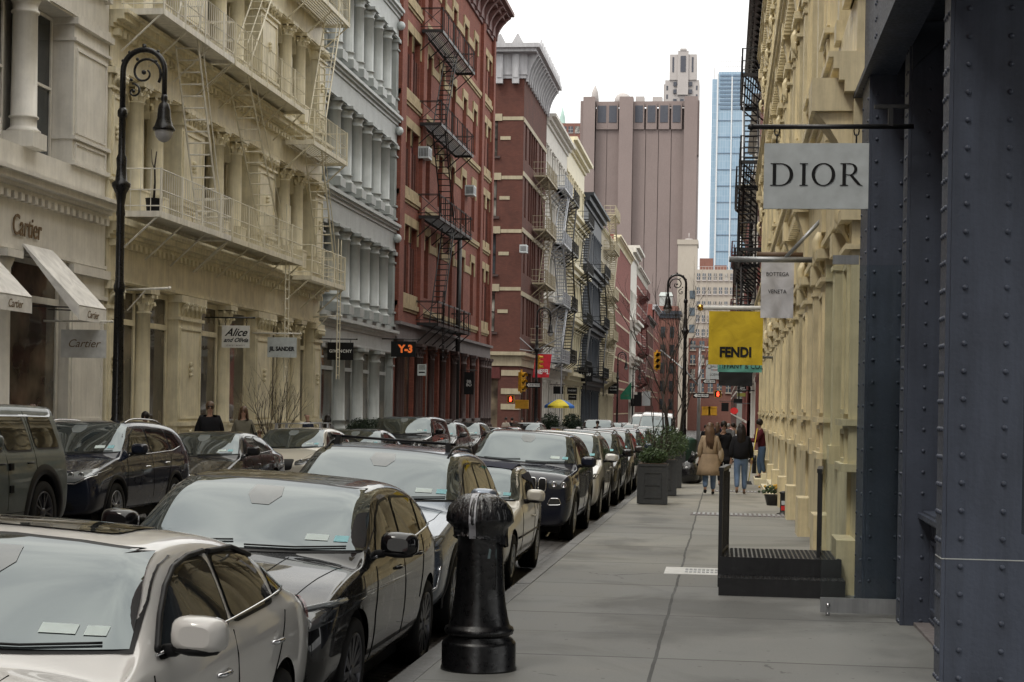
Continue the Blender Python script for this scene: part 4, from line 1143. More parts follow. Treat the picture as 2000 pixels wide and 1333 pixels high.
# ---- deep red corner building across the side street
def diesel_building():
    Y0 = 119.0; T = 25.2; L_ = 15.2
    root = side_root('corner_brick_building', 'dark red brick corner building with a pale grey bracketed cornice across the side street', XF, Y0, True)
    fl = [(6.9, 9.6), (11.3, 14.1), (15.3, 18.1), (19.4, 21.9)]
    sh = [(1.1, 2.0), (3.4, 4.5), (4.8, 5.9), (6.2, 7.3), (7.6, 8.7), (10.2, 11.3), (12.2, 13.3)]
    holes = [(a, b, c, d) for c, d in fl for a, b in sh]
    m = MB(1); wallgrid(m, 0, L_, 5.6, T, holes, 0, .3)
    m.box(-15, -.32, .34, L_, -1.2, T)
    # end wall facing the side street
    eh = [(-3.2, -1.85, c, d) for c, d in ((7.0, 9.9), (11.1, 14.0), (15.2, 17.8), (19.5, 22.0))]+[(-7.2, -5.9, c, d) for c, d in ((7.0, 9.9), (11.1, 14.0), (15.2, 17.8), (19.5, 22.0))]
    wallgrid(m, -15, 0, 5.6, T, eh, 0, .3, plane='w')
    wallgrid(m, -15, 0, -1.2, 4.6, [(-3.5, -1.5, -.3, 4.2)], 0, .3, plane='w'); wallgrid(m, 0, L_, -1.2, 4.6, [(1.2+3.4*k, 3.9+3.4*k, .2, 4.2) for k in range(4)], 0, .3)
    m.build('wall', M['brick_deep'], root, flipfix=False)
    for c, d in fl:
        for a, b in sh: window(root, 1, a, b, c, d, -.27, 'brown_iron', 'pane_dark', fw=.05)
    for k in range(4): window(root, 1, 1.2+3.4*k, 3.9+3.4*k, .2, 4.2, -.27, 'brown_iron', 'pane_shop', sash=False)
    for i, (a, b, c, d) in enumerate(eh): window(root, 1, a, b, c, d, .27, 'black_plastic', 'pane_blind' if i in (0, 3, 2) else 'pane_dark', plane='w')
    window(root, 1, -3.5, -1.5, -.3, 4.2, .27, 'dark_red', 'pane_shop', plane='w', sash=False)
    t = MB(1)
    for c, d in fl:
        t.box(0, .06, 0, L_, d+.02, d+.34)
    for (a, b, c, d) in eh:
        t.box(a-.3, b+.3, -.10, -.0, d, d+.5); e_ = -.02 if b > -3 else -3.55; t.box(b+.31, e_, -.05, -.002, d+.05, d+.3); t.box(b+.2, e_-.9, -.05, -.002, (c+d)/2-.1, (c+d)/2+.15)
    t.build('stone_trim', M['tan_iron'], root)
    for (a, b, c, d) in eh:
        s_ = MB(1); s_.box(a-.2, b+.2, -.14, 0, c-.16, c); s_.build('window_sill', M['brown_iron'], root)
    # banded corner pier and ground floor entablature
    g = MB(1); profile_cornice(g, .003, L_, 4.6, [(.5,.1),(.25,.2),(.2,.45)]); g.box(-15, .12, -.12, 0, 4.6, 5.35); g.box(-15, .45, -.45, 0, 5.35, 5.6)
    for z in (1.5, 2.6, 3.9): g.box(-1.3, .05, -.06, .8, z, z+.4)
    g.build('entablature', M['tan_iron'], root)
    b = MB(1); b.box(-3.6, -1.4, -.08, -.02, 3.7, 4.5); b.build('shop_fascia', M['dark_red'], root)
    text('DIESEL', .62, M['white_ink'], root, (-2.75, -.09, 4.1), (PI/2, 0, 0), .01, 0, .75, 'shop_name', .02)
    c = MB(1); profile_cornice(c, .003, L_+.2, T-.2, [(.25,.12),(1.5,.2),(.25,.9),(.3,1.15)])
    c.box(-15, .1, -.12, 0, T-.2, T+.05); c.box(-15, .19, -.2, 0, T+.05, T+1.55); c.box(-15, .9, -.9, 0, T+1.55, T+1.8); c.box(-15, 1.15, -1.15, 0, T+1.8, T+2.1)
    scroll_brackets(c, [.2+1.2*k for k in range(13)], T-.4, T+1.6, .2, 1.0, .3)
    for k in range(9):
        x = -.6-1.15*k
        for w_, z0, z1, o in ((.24, T-.6, T+1.5, .45), (.17, T-.2, T+.5, .5)): c.box(x-w_, x+w_, -o, -.1, z0, z1)
    for k in range(12): c.hexa([(.95, .5+1.2*k, T+2.1), (1.15, .5+1.2*k, T+2.1), (.95, 1.3+1.2*k, T+2.1), (1.15, 1.3+1.2*k, T+2.1), (1.0, .85+1.2*k, T+2.75), (1.1, .85+1.2*k, T+2.75), (1.0, .95+1.2*k, T+2.75), (1.1, .95+1.2*k, T+2.75)])
    for k in range(5): x = -.4-1.25*k; c.hexa([(x-.4, -1.15, T+2.1), (x+.4, -1.15, T+2.1), (x-.4, -.95, T+2.1), (x+.4, -.95, T+2.1), (x-.05, -1.1, T+2.75), (x+.05, -1.1, T+2.75), (x-.05, -1, T+2.75), (x+.05, -1, T+2.75)])
    c.build('cornice', M['cornice_grey'], root)
    fire_escape(root, 1, [6.6, 11.0, 15.0, 19.0], 6.0, 13.8, 1.0, 'tan_iron', [(12, 8), (8, 12), (12, 8)], pitch=.35, slat=False, thick=1.3)
    return root
R5 = diesel_building()
# ---- farther left side, one building after another
R6 = castiron('white_iron_building', 'white cast iron building with a white fire escape beyond the dark red corner building', XF, 134.3, 152.0, True,
    [(.0, 3.9, 5.1), (5.7, 9.2, 10.4), (11, 14.2, 15.3), (15.9, 18.6, 19.8), (20.2, 22.8, 25.2)], 'far_white', 'far_white', [(.5, 5.8, 2), (6.4, 11.5, 2), (12.1, 17.2, 2)], colr=.2, simple=True, cprof=[(.3,.15),(.3,.4),(.25,.75)])
fire_escape(R6, 1, [5.5, 10.2, 15.1, 19.6], 2.2, 9.0, 1.25, 'silver_metal', [(2.6, 8), (8, 2.6), (2.6, 8)], pitch=.45, slat=False, thick=1.8, v_low=2.8)
fire_escape(R6, 1, [5.8, 10.4, 15.2, 19.7], 11.0, 16.8, 1.2, 'black_iron', [(12, 16), (16, 12), (12, 16)], pitch=.4, thick=1.6)
R7 = castiron('ivory_building', 'ivory cast iron building between the white building and the black one on the left side', XF, 152.1, 171.0, True,
    [(-.4, 3.8, 4.9), (5.5, 8.8, 9.9), (10.5, 13.6, 14.8), (15.4, 18.4, 19.6), (20.2, 23.2, 26.2)], 'cream_light', 'cream_light', [(.6, 9.0, 3), (9.8, 18.3, 3)], colr=.22, simple=True, cprof=[(.3,.2),(.4,.55),(.3,.9)])
fire_escape(R7, 1, [5.3, 9.9, 14.8, 19.6], 9.5, 16.5, 1.2, 'black_iron', [(10, 16), (16, 10), (10, 16)], pitch=.4, thick=1.8, v_low=3)
R8 = castiron('black_iron_building', 'slate black cast iron building with a dark gabled cornice on the left side', XF, 171.1, 196.0, True,
    [(-.6, 3.6, 4.8), (5.4, 9.4, 10.6), (11.2, 15.2, 16.3), (16.9, 20.6, 23.6)], 'far_black', 'far_black', [(.6, 12, 5), (12.8, 24.3, 5)], colr=.25, simple=True, cprof=[(.4,.2),(.5,.6),(.3,1.0)])
fire_escape(R8, 1, [5.2, 10.8, 16.5], 14, 22, 1.2, 'black_iron', [(15, 21), (21, 15)], pitch=.5, thick=1.9, v_low=3)
R9 = castiron('tan_building', 'tan iron fronted building with a roof ladder beside the black iron one', XF, 196.1, 222.0, True,
    [(-.8, 3.4, 4.6), (5.2, 8.6, 9.8), (10.4, 13.8, 15.0), (15.6, 18.8, 22.6)], 'tan_iron', 'cream_light', [(.8, 12, 4), (13, 25.2, 4)], colr=.28, simple=True)
fire_escape(R9, 1, [5, 10, 15, 20.5, 24.6], 3, 12, 1.3, 'tan_iron', [(4, 11), (11, 4), (4, 11), (11, 4)], pitch=.5, thick=2.2)
R10 = plainblock('brick_row_building', 'coral red brick building with a cream cornice farther down the left side', XF, 222.2, 258, True, 24.6, 'brick_far', pitch=2.6, ww=1.3, sills='cream_light', cor='cream_light', fl=4.6)
R11 = castiron('white_stone_building', 'bright white stone building with heavy cornice far down the left side', XF, 258.2, 276, True,
    [(-1.5, 3.0, 4.2), (4.8, 8.4, 9.6), (10.2, 14.0, 15.2), (15.8, 19.8, 26.6)], 'far_white', 'far_white', [(1, 16.8, 3)], colr=.4, simple=True, arch=True, cprof=[(.6,.3),(.6,.8),(.4,1.3)], pierw=1)
R12 = plainblock('fire_escape_brick_building', 'red brick building with thin red fire escape next to the bright white one', XF, 276.2, 312, True, 25.5, 'brick_far', pitch=2.8, ww=1.4, sills='far_white', cor='far_white', fl=4.5, ch=2)
fire_escape(R12, 1, [6, 11, 16, 20.5], 6, 16, 1.4, 'dark_red', [(7, 15), (15, 7), (7, 15)], pitch=.8, thick=2.5)
R13 = plainblock('low_brick_building', 'lower brown brick building at the distant end of the left side', XF, 312.2, 345, True, 19.0, 'brick_deep', pitch=3, ww=1.5, sills='tan_iron', cor='black_iron', fl=4.2)
R14 = plainblock('distant_brick_building', 'orange brick party wall building rising above the last left rooftops', XF, 345.2, 372, True, 23.0, 'brick_far', pitch=3, ww=1.5, sills='tan_iron', cor='cornice_grey', fl=4.2, depth=6)
# roof clutter
def water_tank(x, y, z, label):
    t = thing('water_tank', label, 'water tank', (x, y, z)); m = MB(); m.lathe(0, 0, [(1.5, 2), (1.6, 5.2)], 14); m.build('tank', M['wood'], t)
    m = MB(); m.lathe(0, 0, [(1.7, 5.2), (.05, 6.4)], 14); m.build('roof', M['grey_stone'], t)
    for a in range(4):
        m = MB(); c = (1.1 if a % 2 else -1.1, 1.1 if a//2 else -1.1); m.bar((c[0], c[1], 0), (c[0], c[1], 2), .15); m.build('leg', M['black_iron'], t)
# ================================================================ riveted blue steel front, near right
def steel_front():
    root = thing('steel_building', 'dark slate blue shop front of riveted steel columns and girders at the right edge', 'building', (0, 0, 0))
    sb = M['steel_blue']
    def rivrow_y(m, x, y, z0, z1, dz, r, ax='y', sg=-1):
        z = z0
        while z < z1: m.dome((x, y, z), r, 8, ax, sg); z += dz
    # columns: (x0, x1, y0, y1)
    def col(x0, x1, y0, y1, zb, zt, rows, r, dz, side_rows, seam=None):
        m = MB()
        m.box(x0+.03, x1-.02, y0, y0+.022, zb, zt)              # face plate
        m.box(x0, x0+.028, y0+.001, y1, zb, zt)                # street flange
        m.box(x0+.03, x1, y0+.024, y1-.002, zb, zt)
        for xr in rows: rivrow_y(m, xr, y0, zb+.08, zt, dz, r)
        for yr in side_rows:
            rivrow_y(m, x0, yr, zb+.06+.0, zt, dz, r*.95, 'x', -1)
        co = m.build('column', sb, root)
        if seam:
            m = MB(); m.box(x0-.004, x1, y0-.004, y0, seam, seam+.007); m.box(x0-.004, x0, y0, y1, seam, seam+.007); m.build('weld_seam', M['grey_trim'], co)
    zb = gz(12.1)
    col(1.53, 2.6, 12.1, 12.42, zb-.05, 9, (1.66, 1.945, 2.3), .021, .195, (12.16, 12.26, 12.36), seam=.76)
    col(1.60, 1.96, 15.45, 15.8, -.16, 5.12, (1.78,), .017, .19, (15.52, 15.62))
    col(1.36, 1.80, 16.75, 17.6, -.16, 5.10, (1.435, 1.675), .018, .215, (16.85, 17.45))
    for k in range(1, 12):
        y = 11.6-4.1*k
        m = MB(); m.box(1.53, 2.4, y, y+.4, gz(y)-.1, 9); m.build('column', sb, root)
        m = MB(); m.box(1.95, 1.99, y+.4, y+3.9, 1.0, 5.0); m.build('pane', M['pane_dark'], root)
    # girder along the street with a riveted bottom flange
    m = MB()
    m.box(1.40, 1.44, -34, 18.7, 5.14, 6.9)                      # web
    m.box(1.30, 1.62, -34, 18.7, 5.06, 5.115)                    # bottom flange
    m.box(1.30, 1.60, -34, 18.7, 6.92, 6.98)
    m.box(1.441, 1.53, -34, 18.68, 5.14, 5.24); m.box(1.31, 1.40, -34, 18.7, 5.117, 5.14)
    y = 10.5
    while y < 18.6: m.dome((1.399, y, 5.21), .014, 6, 'x', -1); m.dome((1.399, y, 6.8), .014, 6, 'x', -1); y += .14
    for yy in (12.3, 14.4, 16.5, 18.4):
        for k in range(9): m.dome((1.399, yy, 5.4+k*.16), .018, 6, 'x', -1); m.dome((1.399, yy+.12, 5.4+k*.16), .018, 6, 'x', -1)
    m.build('girder', sb, root)
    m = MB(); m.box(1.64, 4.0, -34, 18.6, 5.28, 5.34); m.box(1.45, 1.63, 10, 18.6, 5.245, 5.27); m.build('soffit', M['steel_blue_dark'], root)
    m = MB(); m.box(1.62, 9, -34, 18.0, 7.0, 24); m.build('upper_wall', M['brick_deep'], root)
    # gusset brackets under the soffit
    m = MB()
    for y in (12.43, 15.40, 16.70):
        m.prism([(1.62, 5.27), (2.05, 5.27), (1.62, 4.85)], y, y+.03, 'xz')
    m.build('gusset', M['steel_blue_dark'], root)
    # window wall set back, panel and sill
    m = MB(); m.box(1.99, 2.02, 12.45, 15.44, .95, 5.2); m.build('pane', M['pane_dark'], root)
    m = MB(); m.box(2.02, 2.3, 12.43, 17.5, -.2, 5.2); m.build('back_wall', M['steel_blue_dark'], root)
    m = MB(); m.box(1.86, 1.90, 12.43, 15.44, -.14, .80)
    for z in (.02, .62): m.box(1.835, 1.86, 12.6, 15.3, z, z+.035)
    for y in (12.6, 15.265): m.box(1.835, 1.86, y, y+.035, .055, .62)
    m.box(1.80, 1.86, 12.43, 15.44, .80, .84)
    y = 12.5
    while y < 15.35: m.box(1.84, 1.86, y, y+.05, .70, .78); y += .11
    m.box(1.74, 1.98, 12.43, 15.46, .842, .885); m.box(1.78, 1.98, 12.43, 15.46, .886, .905)
    y = 12.5
    while y < 15.4: m.dome((1.858, y, -.06+.0), .018, 7, 'x', -1); y += .1
    m.build('window_panel', sb, root)
    m = MB(); m.box(1.72, 1.99, 12.43, 15.46, -.30, -.135+.04); m.build('plinth', M['grey_stone'], root)
    return root
steel_front()
# security dome camera
t = thing('security_camera', 'small round dome camera under the dark steel soffit', 'camera', (1.72, 16.1, 5.24))
m = MB(); m.lathe(0, 0, [(.11, -.10), (.125, -.03), (.12, .0)], 14); m.build('housing', M['grey_iron'], t)
m = MB(); m.ico((0, 0, -.11), .085, 2, 0, (1, 1, .9)); m.build('lens', M['sign_black'], t)
# open glass door leaf standing out over the pavement
t = thing('glass_door', 'frameless open glass door leaf with steel foot rail in front of the yellow facade', 'door', (.93, 16.05, gz(16)))
m = MB(); m.box(.0, .76, -.006, .006, .17, 3.28)
gm, nt, b = nodes('clear_glass'); b.inputs['Base Color'].default_value = (.85,.92,.92,1); b.inputs['Transmission Weight'].default_value = 1; b.inputs['Roughness'].default_value = .01; b.inputs['IOR'].default_value = 1.3
MATS['clear_glass'] = gm
m.build('pane', gm, t)
m = MB(); m.box(0, .76, -.02, .02, .03, .17); m.build('foot_rail', M['galv'], t)
m = MB(); m.box(.06, .30, -.02, .02, 3.285, 3.37); m.build('top_hinge', M['galv'], t)
m = MB(); m.lathe(.07, 0, [(.02, .0), (.02, .035)], 10); m.dome((.07, -.021, .10), .022, 10, 'y', -1, .8); m.build('lock', M['chrome'], t)

# ================================================================ long yellow cast iron building, right
def gsr(fi, bi, k): return 'pane_shop' if fi == 0 else None
def right_cream():
    X0 = 1.30; y0 = 17.95; y1 = 64.2
    bays = []; u = .9
    while u < 44: bays.append((u, u+3.6, 1)); u += 4.7
    root = castiron('yellow_iron_building', 'long warm yellow cast iron building with carved capitals and projecting cornices on the right', X0, y0, y1, False,
        [(1.15, 3.9, 5.55), (6.2, 9.2, 10.4), (11.0, 13.8, 15.0), (15.6, 18.0, 19.2), (19.8, 22.0, 23.2)], 'cream_right', 'cream_right', bays, colstyle='square', colr=.17, arch=True, groundstyle=gsr,
        cprof=[(.12,.10),(.12,.16),(.12,.22),(.06,.27)], ground_z=-1.0, depth=9)
    # stepped plinths, pedestals and chamfered blocks at the foot of each pier, hooded blocks at cornice ends
    us = [0]+[b[1] for b in bays]
    for i_, u in enumerate(us):
        zb = gz(y0+u); m = MB(-1)
        m.box(-.1, .10, u+.08, u+.92, zb-.1, .5+zb*.5)
        m.build('plinth', M['cream_right'], root)
        for v0 in (4.95, 9.75, 14.4):
            d = MB(-1); n = 8; poly = []; pj = (.15 if i_ else .34) if v0 < 6 or i_ == 0 else .10
            for k in range(n+1):
                t_ = k/n; poly.append((.05+pj*t_**2.5, lerp(v0-.8, v0, t_)))
            for (wa, va), (wb, vb) in zip(poly[:-1], poly[1:]):
                d.hexa([(-.1,u+.22,va),(wa,u+.22,va),(-.1,u+.78,va),(wa,u+.78,va),(-.1,u+.22,vb),(wb,u+.22,vb),(-.1,u+.78,vb),(wb,u+.78,vb)])
            d.box(-.1, pj+.09, u+.16, u+.84, v0+.002, v0+.35)
            d.tube([(.0, u+.5, v0-1.25), (.09, u+.5, v0-1.1), (.10, u+.5, v0-.9), (.04, u+.5, v0-.8)], .07, 6)
            for k in range(3):   # leaf drops below the console
                d.tube([(.0, u+.36+.14*k, v0-1.0), (.075, u+.36+.14*k, v0-1.06), (.06, u+.38+.12*k, v0-1.22), (.0, u+.42+.08*k, v0-1.34)], .035, 5, .012)
            d.build('console', M['cream_right'], root)
    # window stall risers with grey green vents low on the wall
    s_ = MB(-1)
    for (a, b, _) in bays: s_.box(-.5, -.06, a+.02, b-.02, .15+gz(y0+a), 1.13)
    s_.build('stall_riser', M['cream_right'], root)
    return root
RR1 = right_cream()
RR2 = plainblock('red_iron_building', 'dark red building with a black cornice and black fire escapes beyond the yellow one', 1.55, 64.4, 84, False, 18.6, 'red_paint', sills='dark_red', cor='black_iron', fl=3.6, pitch=2.4, v0=.6, cproj=.8)
fire_escape(RR2, -1, [4.6, 8.1, 11.5, 14.9], 2.0, 9.5, .95, 'black_iron', [(3, 8), (8, 3), (3, 8)], pitch=.35, thick=1.3, v_low=2.2)
RR3 = castiron('pale_iron_building', 'pale stone coloured building with fire escape beside the dark red one on the right', 1.62, 84.2, 103, False,
   [(-.5, 3.4, 4.6), (5.2, 8.2, 9.2), (9.8, 12.4, 13.4), (14, 16.2, 17.4)], 'far_white', 'far_white', [(.6, 9, 3), (9.8, 18.2, 3)], colr=.2, simple=True)
fire_escape(RR3, -1, [4.8, 9.2, 13.4], 4.0, 14.5, 1.05, 'black_iron', [(5, 13), (13, 5)], pitch=.5, thick=1.7)
RR4 = plainblock('pink_brick_building', 'faded brick building with iron balconies past the side street on the right', 1.62, 118.2, 150, False, 17.5, 'brick_far', sills='far_white', cor='tan_iron', fl=4.2, pitch=2.6)
fire_escape(RR4, -1, [4.6, 8.8, 13.0], 5, 16, 1.1, 'dark_red', [(6, 15), (15, 6)], pitch=.7, thick=2.)
RR5 = plainblock('grey_row_building', 'grey painted row building in the distance on the right', 1.62, 150.2, 210, False, 16, 'grey_iron', sills='far_white', cor='tan_iron', fl=4.2, pitch=3)
RR6 = plainblock('brown_row_building', 'brown brick row building at the distant right end', 1.62, 210.2, 372, False, 15, 'brick_deep', sills='far_white', cor='tan_iron', fl=4.2, pitch=3.4)

# ================================================================ skyline
def grid_tower(name, label, x0, x1, y0, y1, z0, z1, mat, win, pm, nx, nz, ww=.6, wh=.55, side=True, frame=None):
    t = thing(name, label, 'tower', ((x0+x1)/2, (y0+y1)/2, 0)); cx, cy = (x0+x1)/2, (y0+y1)/2
    m = MB(); m.box(x0-cx, x1-cx, y0-cy, y1-cy, z0, z1); m.build('wall', M[mat], t)
    dx = (x1-x0)/nx; dz = (z1-max(z0, 5))/nz
    for i in range(nx):
        for k in range(nz):
            g = MB(); f = MB()
            a = x0-cx+dx*(i+.5); zc = max(z0, 5)+dz*(k+.5)
            g.box(a-dx*ww/2, a+dx*ww/2, y0-cy-.12, y0-cy+.1, zc-dz*wh/2, zc+dz*wh/2)
            f.box(a-dx*ww/2-.15, a+dx*ww/2+.15, y0-cy-.3, y0-cy-.0, zc-dz*wh/2-.35, zc-dz*wh/2-.05)
            f.box(a-.08, a+.08, y0-cy-.2, y0-cy-.13, zc-dz*wh/2, zc+dz*wh/2); f.box(a-dx*ww/2, a+dx*ww/2, y0-cy-.2, y0-cy-.13, zc-.08, zc+.08)
            wo = g.build('window', M[pm if random.random() > .2 else 'pane_blind'], t); f.build('frame', M[frame or mat], wo)
    return t
def hazy(name, col, rough=.8, **k): return paint(name, col, rough=rough, scale=.06, streak=.10, var=.10, bump=.1, fine=2, **k)  # skyline base colours lightened to stand for distance haze
hazy('tower_brown', (.235,.185,.175)); hazy('tower_brown_dark', (.222,.175,.166)); hazy('tower_dark_vent', (.075,.08,.10)); hazy('tower_pale', (.42,.39,.38)); hazy('tower_beige', (.40,.36,.31))
hazy('roof_green', (.36,.39,.38)); hazy('brick_haze', (.20,.09,.07)); hazy('green_copper', (.35,.48,.44))
def long_lines():
    X0, X1, Y = -60.9, -11.9, 700; Z = 130
    t = thing('windowless_tower', 'huge brown windowless tower with deep vertical shafts and square dark vents near its top', 'tower', ((X0+X1)/2, Y, 0)); cx = (X0+X1)/2
    m = MB(); m.box(X0-cx+.5, X1-cx-.5, 2.2, 34, -8, Z-4); m.build('core', M['tower_brown_dark'], t)
    W_ = X1-X0
    def piece(a, b, y, z0, z1, mat='tower_brown', nm='pier'):
        m = MB(); m.box(X0-cx+a*W_, X0-cx+b*W_, y, 2.3, z0, z1); return m.build(nm, M[mat], t)
    # stout corner shafts and one off centre shaft, with flared tops
    for a, b in ((.025, .125), (.33, .445), (.875, .985)):
        piece(a, b, -3.5, -8, Z, nm='shaft')
    piece(0, .125, -2.2, 100, Z-1.5, nm='flared_top'); piece(.875, 1.0, -2.2, 106, Z-1.5, nm='flared_top')
    for a, b in ((.128, .222), (.226, .327)): piece(a, b, .6, -8, 117)
    for k in range(4): piece(.445+.1075*k+.0025, .445+.1075*(k+1)-.0025, .6, -8, 117)
    for a, b in [(.145, .215), (.24, .305)]+[(.46+.1055*k, .525+.1055*k) for k in range(4)]:
        piece(a-.012, b+.012, -.4, 117, Z-2.2, nm='vent_surround')
        m = MB(); m.box(X0-cx+a*W_, X0-cx+b*W_, -.6, -.3, 119.8, Z-3.2); m.build('vent', M['tower_dark_vent'], t)
    piece(.02, .98, 0, Z-3.4, Z-1.4, nm='parapet')
    m = MB(); m.lathe(-7.5, 6, [(3.6, Z-2), (3.4, Z+.8), (2.6, Z+2.2), (1.2, Z+3), (.1, Z+3.2)], 20); m.build('radar_dome', M['tower_pale'], t)
    m = MB(); m.lathe(-19.2, 6, [(1.8, Z-2), (1.3, Z+3.5), (.1, Z+6.5)], 8); m.build('roof_cone', M['tower_pale'], t)
    m = MB(); m.box(-2, 1.5, 3, 8, Z-2, Z+1.2); m.build('roof_plant', M['tower_pale'], t)
    m = MB(); m.box(5, 9, 3, 8, Z-2, Z+1); m.build('roof_plant', M['tower_pale'], t)
    m = MB(); m.lathe(15, 5, [(.12, Z-1), (.1, Z+5)], 5); m.build('aerial', M['tower_pale'], t)
long_lines()
def deco_tower():
    t = thing('stepped_tower', 'pale stepped stone skyscraper crown rising behind the brown tower', 'tower', (-24.8, 900, 0))
    m = MB(); m.box(-8.9, 9.1, 0, 18, 0, 176); m.box(-6.6, 7.6, -.8, 17, 176, 189.5); m.box(-2.3, 3.3, -1.6, 0, 168, 191.3); m.box(-9.6, -8.9, .5, 17, 0, 174); m.box(-1.2, 2.2, -1.9, 1, 191.3, 192.4)
    m.build('wall', M['tower_pale'], t)
    m = MB(); m.box(-.9, 1.9, -1.85, -1.5, 180, 188.5); m.box(-5.2, -4.3, -.95, -.7, 180, 188); m.box(5.0, 5.9, -.95, -.7, 180, 188)
    for x in (-5.0, -1.2, 2.6): m.box(x, x+2.6, -1.0+.6, .1, 153, 160)
    for x in (-4.5, -.8, 3.6):
        for z in (165, 170, 174): m.box(x, x+1.8, -.95, .1, z-1.2, z+.9)
    for x in (-8.2, 7.4):
        for k in range(12): m.box(x, x+.9, -.08, .1, 120+k*4.6, 122.4+k*4.6)
    m.build('window', M['tower_dark_vent'], t)
    m = MB()
    for x in (-5.2, -1.4, 2.4, 6.0): m.box(x-.15, x+.15, -.9, 0, 152, 162)
    m.box(-8.9, 9.1, -.5, 0, 162.5, 163.4); m.build('stone_band', M['tower_pale'], t)
deco_tower()
def glass_tower():
    m, nt, b = nodes('curtain_wall'); tc = N(nt, 'ShaderNodeTexCoord'); sp = N(nt, 'ShaderNodeSeparateXYZ'); L(nt, tc.outputs['Object'], sp.inputs[0])
    br = N(nt, 'ShaderNodeTexBrick', i_Scale=1.); cb = N(nt, 'ShaderNodeCombineXYZ'); L(nt, sp.outputs['X'], cb.inputs['X']); L(nt, sp.outputs['Z'], cb.inputs['Y']); L(nt, cb.outputs[0], br.inputs['Vector'])
    br.offset = 0; br.inputs['Brick Width'].default_value = 1.5; br.inputs['Row Height'].default_value = 4.1; br.inputs['Mortar Size'].default_value = .07; br.inputs['Bias'].default_value = -.1
    br.inputs['Color1'].default_value = (.15,.26,.38,1); br.inputs['Color2'].default_value = (.24,.35,.47,1); br.inputs['Mortar'].default_value = (.46,.52,.58,1)
    n = N(nt, 'ShaderNodeTexNoise', i_Scale=.05, i_Detail=5.); L(nt, tc.outputs['Object'], n.inputs['Vector'])
    mx = N(nt, 'ShaderNodeMix', data_type='RGBA'); L(nt, n.outputs['Fac'], mx.inputs['Factor']); L(nt, br.outputs['Color'], mx.inputs['A']); mx.inputs['B'].default_value = (.30,.41,.51,1)
    L(nt, mx.outputs['Result'], b.inputs['Base Color']); b.inputs['Roughness'].default_value = .15; MATS['curtain_wall'] = m
    t = thing('glass_tower', 'tall pale blue glass skyscraper at the right of the skyline', 'tower', (0, 1000, 0))
    m_ = MB(); m_.box(-9.8, -7.0, 1, 24, -8, 196); m_.box(-6.2, 26, 0, 24, -8, 200); m_.build('glass_wall', m, t)
    m_ = MB(); m_.box(-7.0, -6.2, -.6, 24, -8, 199); 
    for x in (1.4, 8.0): m_.box(x, x+.7, -.5, 0, -8, 197)
    m_.build('fin', plain('fin_pale', (.66,.68,.70), .5), t)
    m_ = MB()
    for k in range(20): m_.box(-6.1, 26, -.35, -.02, 8+k*9.6, 8.8+k*9.6-.3)
    for k in range(9): m_.box(-5.2, 1.2, -.5, -.03, 178+k*2.4, 179.2+k*2.4); m_.box(2.2, 8, -.5, -.03, 178+k*2.4, 179.2+k*2.4)
    m_.build('louvre', plain('louvre_blue', (.13,.19,.27), .5), t)
    m_ = MB()
    for k in range(30): m_.bar((-5.8+k*1.05, 0, 200), (-5.8+k*1.05, 0, 206.5), .12)
    m_.bar((-5.8, 0, 206.3), (25, 0, 206.3), .12); m_.bar((-5.8, 0, 203), (25, 0, 203), .12); m_.bar((-8.6, 3, 196), (-8.6, 3, 203), .25)
    m_.build('roof_screen', M['tower_pale'], t)
glass_tower()
t = thing('stone_slab_building', 'blank beige stone stair tower left of the gridded beige block', 'building', (-9.45, 420, 0))
m = MB(); m.box(-2.4, 2.35, 0, 10, -8, 43.2); m.build('wall', M['tower_beige'], t)
m = MB(); m.box(-2.6, 2.55, -.25, 10.2, 42.4, 43.6); m.build('parapet', M['tower_beige'], t)
m = MB(); m.lathe(.2, 3, [(.9, 43.6), (.9, 44.1)], 8); m.lathe(.2, 3, [(.12, 44.1), (.12, 45.5)], 5); m.build('roof_vent', M['tower_pale'], t)
m = MB()
for k in range(6): m.box(-1.6+2.3, -.6+2.6, -.1, .1, 8+k*4.2, 10+k*4.2)
m.build('window', M['pane_blue'], t)
grid_tower('office_block', 'beige office block with a regular grid of square windows at the end of the street', -7.0, 6, 400, 415, -8, 34.6, 'tower_beige', .5, 'pane_blue', 10, 9, .52, .45, frame='tower_pale')
t = thing('rooftop_structure', 'small dark rooftop bulkhead on the beige office block', 'rooftop unit', (-3, 403, 34.6))
m = MB(); m.box(-3.2, 0, 0, 4, 0, 2.9); m.box(.3, 3.2, .5, 4, 0, 1.3); m.build('bulkhead', M['brick_haze'], t)
m = MB()
for k in range(14): m.bar((-3.8+k*.7, -2.9, 0), (-3.8+k*.7, -2.9, .7), .06)
m.bar((-3.8, -2.9, .7), (5.6, -2.9, .7), .06); m.build('railing', M['tower_pale'], t)
grid_tower('brick_end_building', 'red brick building closing the view at the end of the street', -8.0, 8, 380, 395, -8, 17.6, 'brick_haze', .5, 'pane_blue', 8, 4, .55, .6, frame='tower_beige')
t = thing('spire_building', 'green copper spire peeking over the left rooftops', 'tower', (-118, 1200, 0))
m = MB(); m.box(-5, 5, 0, 10, -8, 196); m.lathe(0, 5, [(4, 196), (3.4, 203), (2.2, 205), (1.8, 209), (.2, 216)], 8); m.build('spire', M['green_copper'], t)
grid_tower('red_glass_building', 'red and dark glass apartment tower behind the left rooftops', -79, -69.6, 800, 815, -8, 136.5, 'brick_haze', .5, 'tower_dark_vent', 3, 22, .7, .5, frame='tower_pale')
t = thing('corner_house', 'weathered brick house with a dark bracketed cornice before the beige office block', 'building', (-11.5, 376, 0))
m = MB(); m.box(-3.5, 1.2, 0, 10, -8, 24.5); m.build('wall', M['brick_haze'], t)
